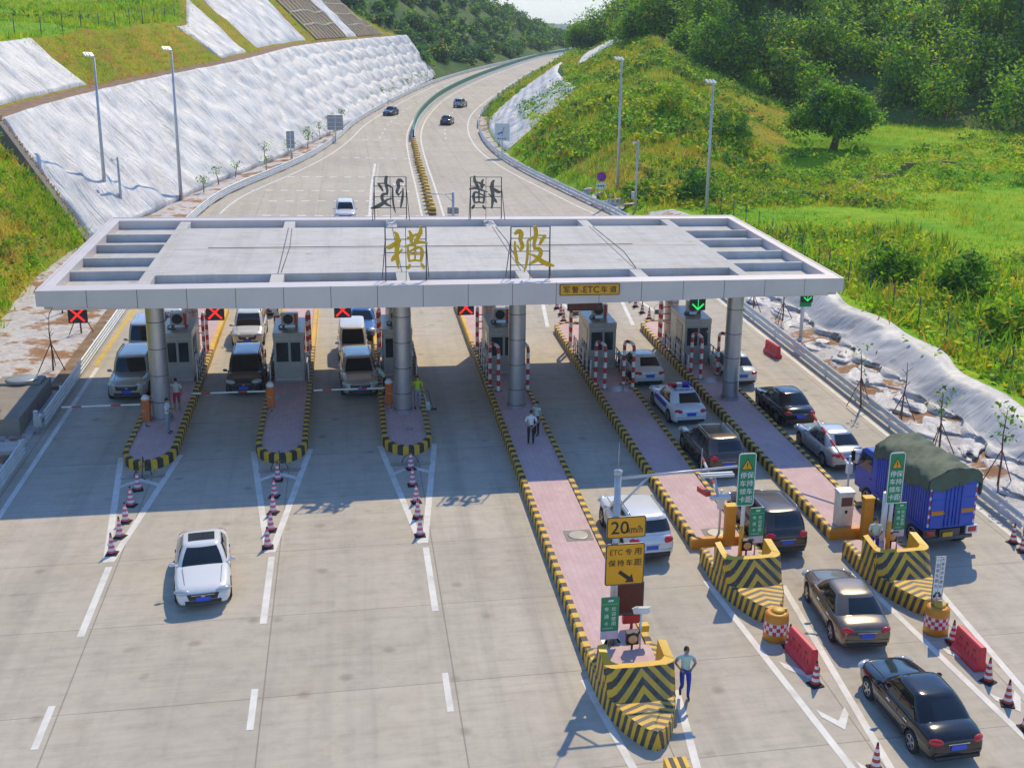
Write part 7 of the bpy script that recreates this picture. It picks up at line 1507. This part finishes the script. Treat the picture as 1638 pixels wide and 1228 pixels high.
def cam_pole(px, py, h_, label, z=0.):
    q = at(px, py, z); t = thing('camera_pole', label, 'camera pole', (q[0], q[1], z)); mb = MB(); mb.tube([(0, 0, 0), (0, 0, h_)], [.13, .09], 12); mb.build('pole', M['lamp_grey'], t); mb = MB(); mb.tube([(0, 0, h_-.2), (-.35, -.2, h_-.15)], .035, 6); mb.lathe([(0, .16), (.12, .1), (.15, -.02), (.09, -.12), (0, -.16)], 12, (-.42, -.25, h_-.22)); mb.build('camera', M['white_paint'], t); mb = MB(); mb.b2((-.42, -.12, 1.6), (-.14, .12, 2.3)); mb.build('cabinet', M['lamp_grey'], t, .01)
cam_pole(1016, 345, 7.1, 'grey camera pole right of the floodlight mast behind the canopy'); cam_pole(196, 352, 5.4, 'grey camera pole at the left end behind the canopy')
def back_sign(px, py, w_, h_, z0, label, blank='sign_back', rz=0.):
    q = at(px, py); t = thing('road_sign', label, 'road sign', (q[0], q[1], 0), rz); mb = MB(); slab_xz(mb, rrect(0, z0+h_/2, w_, h_, .06), -.02, .02, 0); mb.build('panel', M[blank], t); mb = MB(); mb.tube([(0, -.07, 0), (0, -.07, z0+h_-.1)], .08, 10); mb.build('post', M['galvanised'], t); mb = MB(); [mb.b2((-w_/2+.1, -.05, z0+h_*f_), (w_/2-.1, -.02, z0+h_*f_+.06)) for f_ in (.2, .5, .8)]; mb.build('stiffener', M['galvanised'], t); return t
back_sign(466, 262, .9, 2.0, 1.8, 'narrow grey back of a road sign on the left verge', rz=R(0)); back_sign(537, 227, 2.1, 2.0, 1.6, 'large grey back of a road sign on the left verge farther up')
q = at(803, 252); t = thing('road_sign', 'white road sign with a blue road diagram on the right of the highway', 'road sign', (q[0], q[1], 0)); mb = MB(); slab_xz(mb, rrect(0, 3.2, 1.9, 2.2, .06), -.02, .02, 0); mb.build('panel', M['sign_white'], t); mb = MB(); mb.bar((0, -.03, 2.7), (.05, -.03, 3.3), .02, .16); mb.bar((.05, -.03, 3.25), (.25, -.034, 3.9), .02, .16); mb.bar((.02, -.03, 3.2), (-.6, -.036, 2.95), .02, .14); [mb.b2((-.6+.3*i, -.032, 2.3), (-.42+.3*i, -.028, 2.45)) for i in range(4)]; mb.build('diagram', M['sign_blue'], t); mb = MB(); mb.tube([(0, .08, 0), (0, .08, 4.1)], .08, 10); mb.build('post', M['galvanised'], t)
q = at(961, 322); t = thing('no_stopping_sign', 'round blue and red no stopping sign over a white plate', 'road sign', (q[0], q[1], 0)); mb = MB(); mb.lathe([(.5, -.01), (.5, .02), (0, .02)], 28, (0, 0, 2.5), 0, 'Y'); mb.lathe([(0, -.012), (.5, -.011)], 28, (0, 0, 2.5), 0, 'Y'); mb.build('rim', M['red_paint'], t); mb = MB(); mb.lathe([(0, -.02), (.4, -.02)], 28, (0, 0, 2.5), 0, 'Y'); mb.build('face', M['sign_blue'], t); mb = MB(); [mb.bar((-.28*s_, -.03-.003*s_, 2.22), (.28*s_, -.03-.003*s_, 2.78), .012, .09) for s_ in (-1, 1)]; mb.build('cross', M['red_paint'], t); mb = MB(); mb.b2((-.5, -.02, 1.25), (.5, .01, 1.85)); pl_ = mb.build('plate', M['sign_white'], t); mb = MB(); [mb.b2((-.38+.26*i, -.03, 1.48), (-.2+.26*i, -.021, 1.62)) for i in range(3)]; mb.build('plate_mark', M['black'], pl_); mb = MB(); mb.tube([(0, .04, 0), (0, .04, 2.9)], .045, 8); mb.build('post', M['galvanised'], t)
q = at(725, 362); t = thing('overhead_sign_post', 'grey cantilever sign post standing behind the canopy between the rear characters', 'sign post', (q[0], q[1], 0)); mb = MB(); mb.tube([(0, 0, 0), (0, 0, 3.0)], .11, 12); mb.build('post', M['lamp_grey'], t); mb = MB(); mb.tube([(0, 0, 2.85), (-2.4, 0, 2.85)], .04, 8); mb.tube([(0, 0, 2.1), (-.7, 0, 2.83)], .03, 8); mb.build('arm', M['lamp_grey'], t)
for z in (.35, 1.05): mb = MB(); slab_xz(mb, rrect(0, z+.3, 1.0, .58, .06), .13, .16, 0); mb.build('panel', M['sign_back'], t)
# ETC lettering on the far lane
def ground_word(txt, c, w_, h_, label):
    V, F, ext = glyphs(txt); mb = MB(); mb.add([(c[0]-v[0]*w_/ext[0], c[1]-v[1]*h_/ext[1], .012) for v in V], F); return struct(mb.build('lane_lettering', M['paint_white']))
q = at(628, 296); ground_word('ETC', q, 2.4, 3.0, '')
# culvert block and trench at the left edge
t = thing('culvert_block', 'raised dark concrete culvert block with two round covers at the left edge', 'culvert', (-18, 2, 0)); A_ = [at(70, 685, 0), at(106, 624, 0), at(106, 600, .8), at(0, 690, .8)]
mb = MB(); mb.b2((-20.2, -.6, -.05), (-16.75, 5.6, .85)); mb.build('block', M['raw_concrete'], t, .03, world=True)
for y, x, r_ in ((4.9, -17.9, .7), (-.0, -18.7, .7)): mb = MB(); mb.b2((x-1.0, y-.55, .85), (x+.95, y+.6, .97)); mb.build('slab', M['raw_concrete'], t, .02, world=True); mb = MB(); mb.lathe([(r_, .97), (r_, 1.03), (r_-.06, 1.06), (0, 1.07)], 28, (x, y, 0)); mb.build('cover', M['booth_steel'], t, world=True)
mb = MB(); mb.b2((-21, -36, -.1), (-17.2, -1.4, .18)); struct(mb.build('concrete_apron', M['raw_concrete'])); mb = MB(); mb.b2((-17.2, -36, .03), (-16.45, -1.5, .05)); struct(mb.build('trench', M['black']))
t = thing('kerb_slab', 'pale concrete slab bridging the trench at the left edge', 'slab', (-16.85, -2.4, .05)); mb = MB(); mb.b2((-.5, -.6, 0), (.45, .6, .2)); mb.build('slab', M['roof_concrete'], t, .02)
mb = MB(); mb.b2((-17.0, 6, 0), (-16.35, 54, .22)); struct(mb.build('verge_kerb', M['soil_brown']))

# ================================================================== air
hm = bpy.data.materials.new('haze'); hm.use_nodes = True; ht = hm.node_tree; ht.nodes.clear(); ho = ht.nodes.new('ShaderNodeOutputMaterial'); hv = ht.nodes.new('ShaderNodeVolumePrincipled'); ht.links.new(hv.outputs[0], ho.inputs['Volume'])
hv.inputs['Color'].default_value = (.78, .88, 1, 1); hv.inputs['Density'].default_value = .00022; hv.inputs['Anisotropy'].default_value = .2
mb = MB(); mb.b2((-4000, -400, -77), (4000, 5500, 75)); hz = mb.build('haze', hm); tag(hz, 'thin pale blue air over the whole valley', 'haze', kind='stuff')
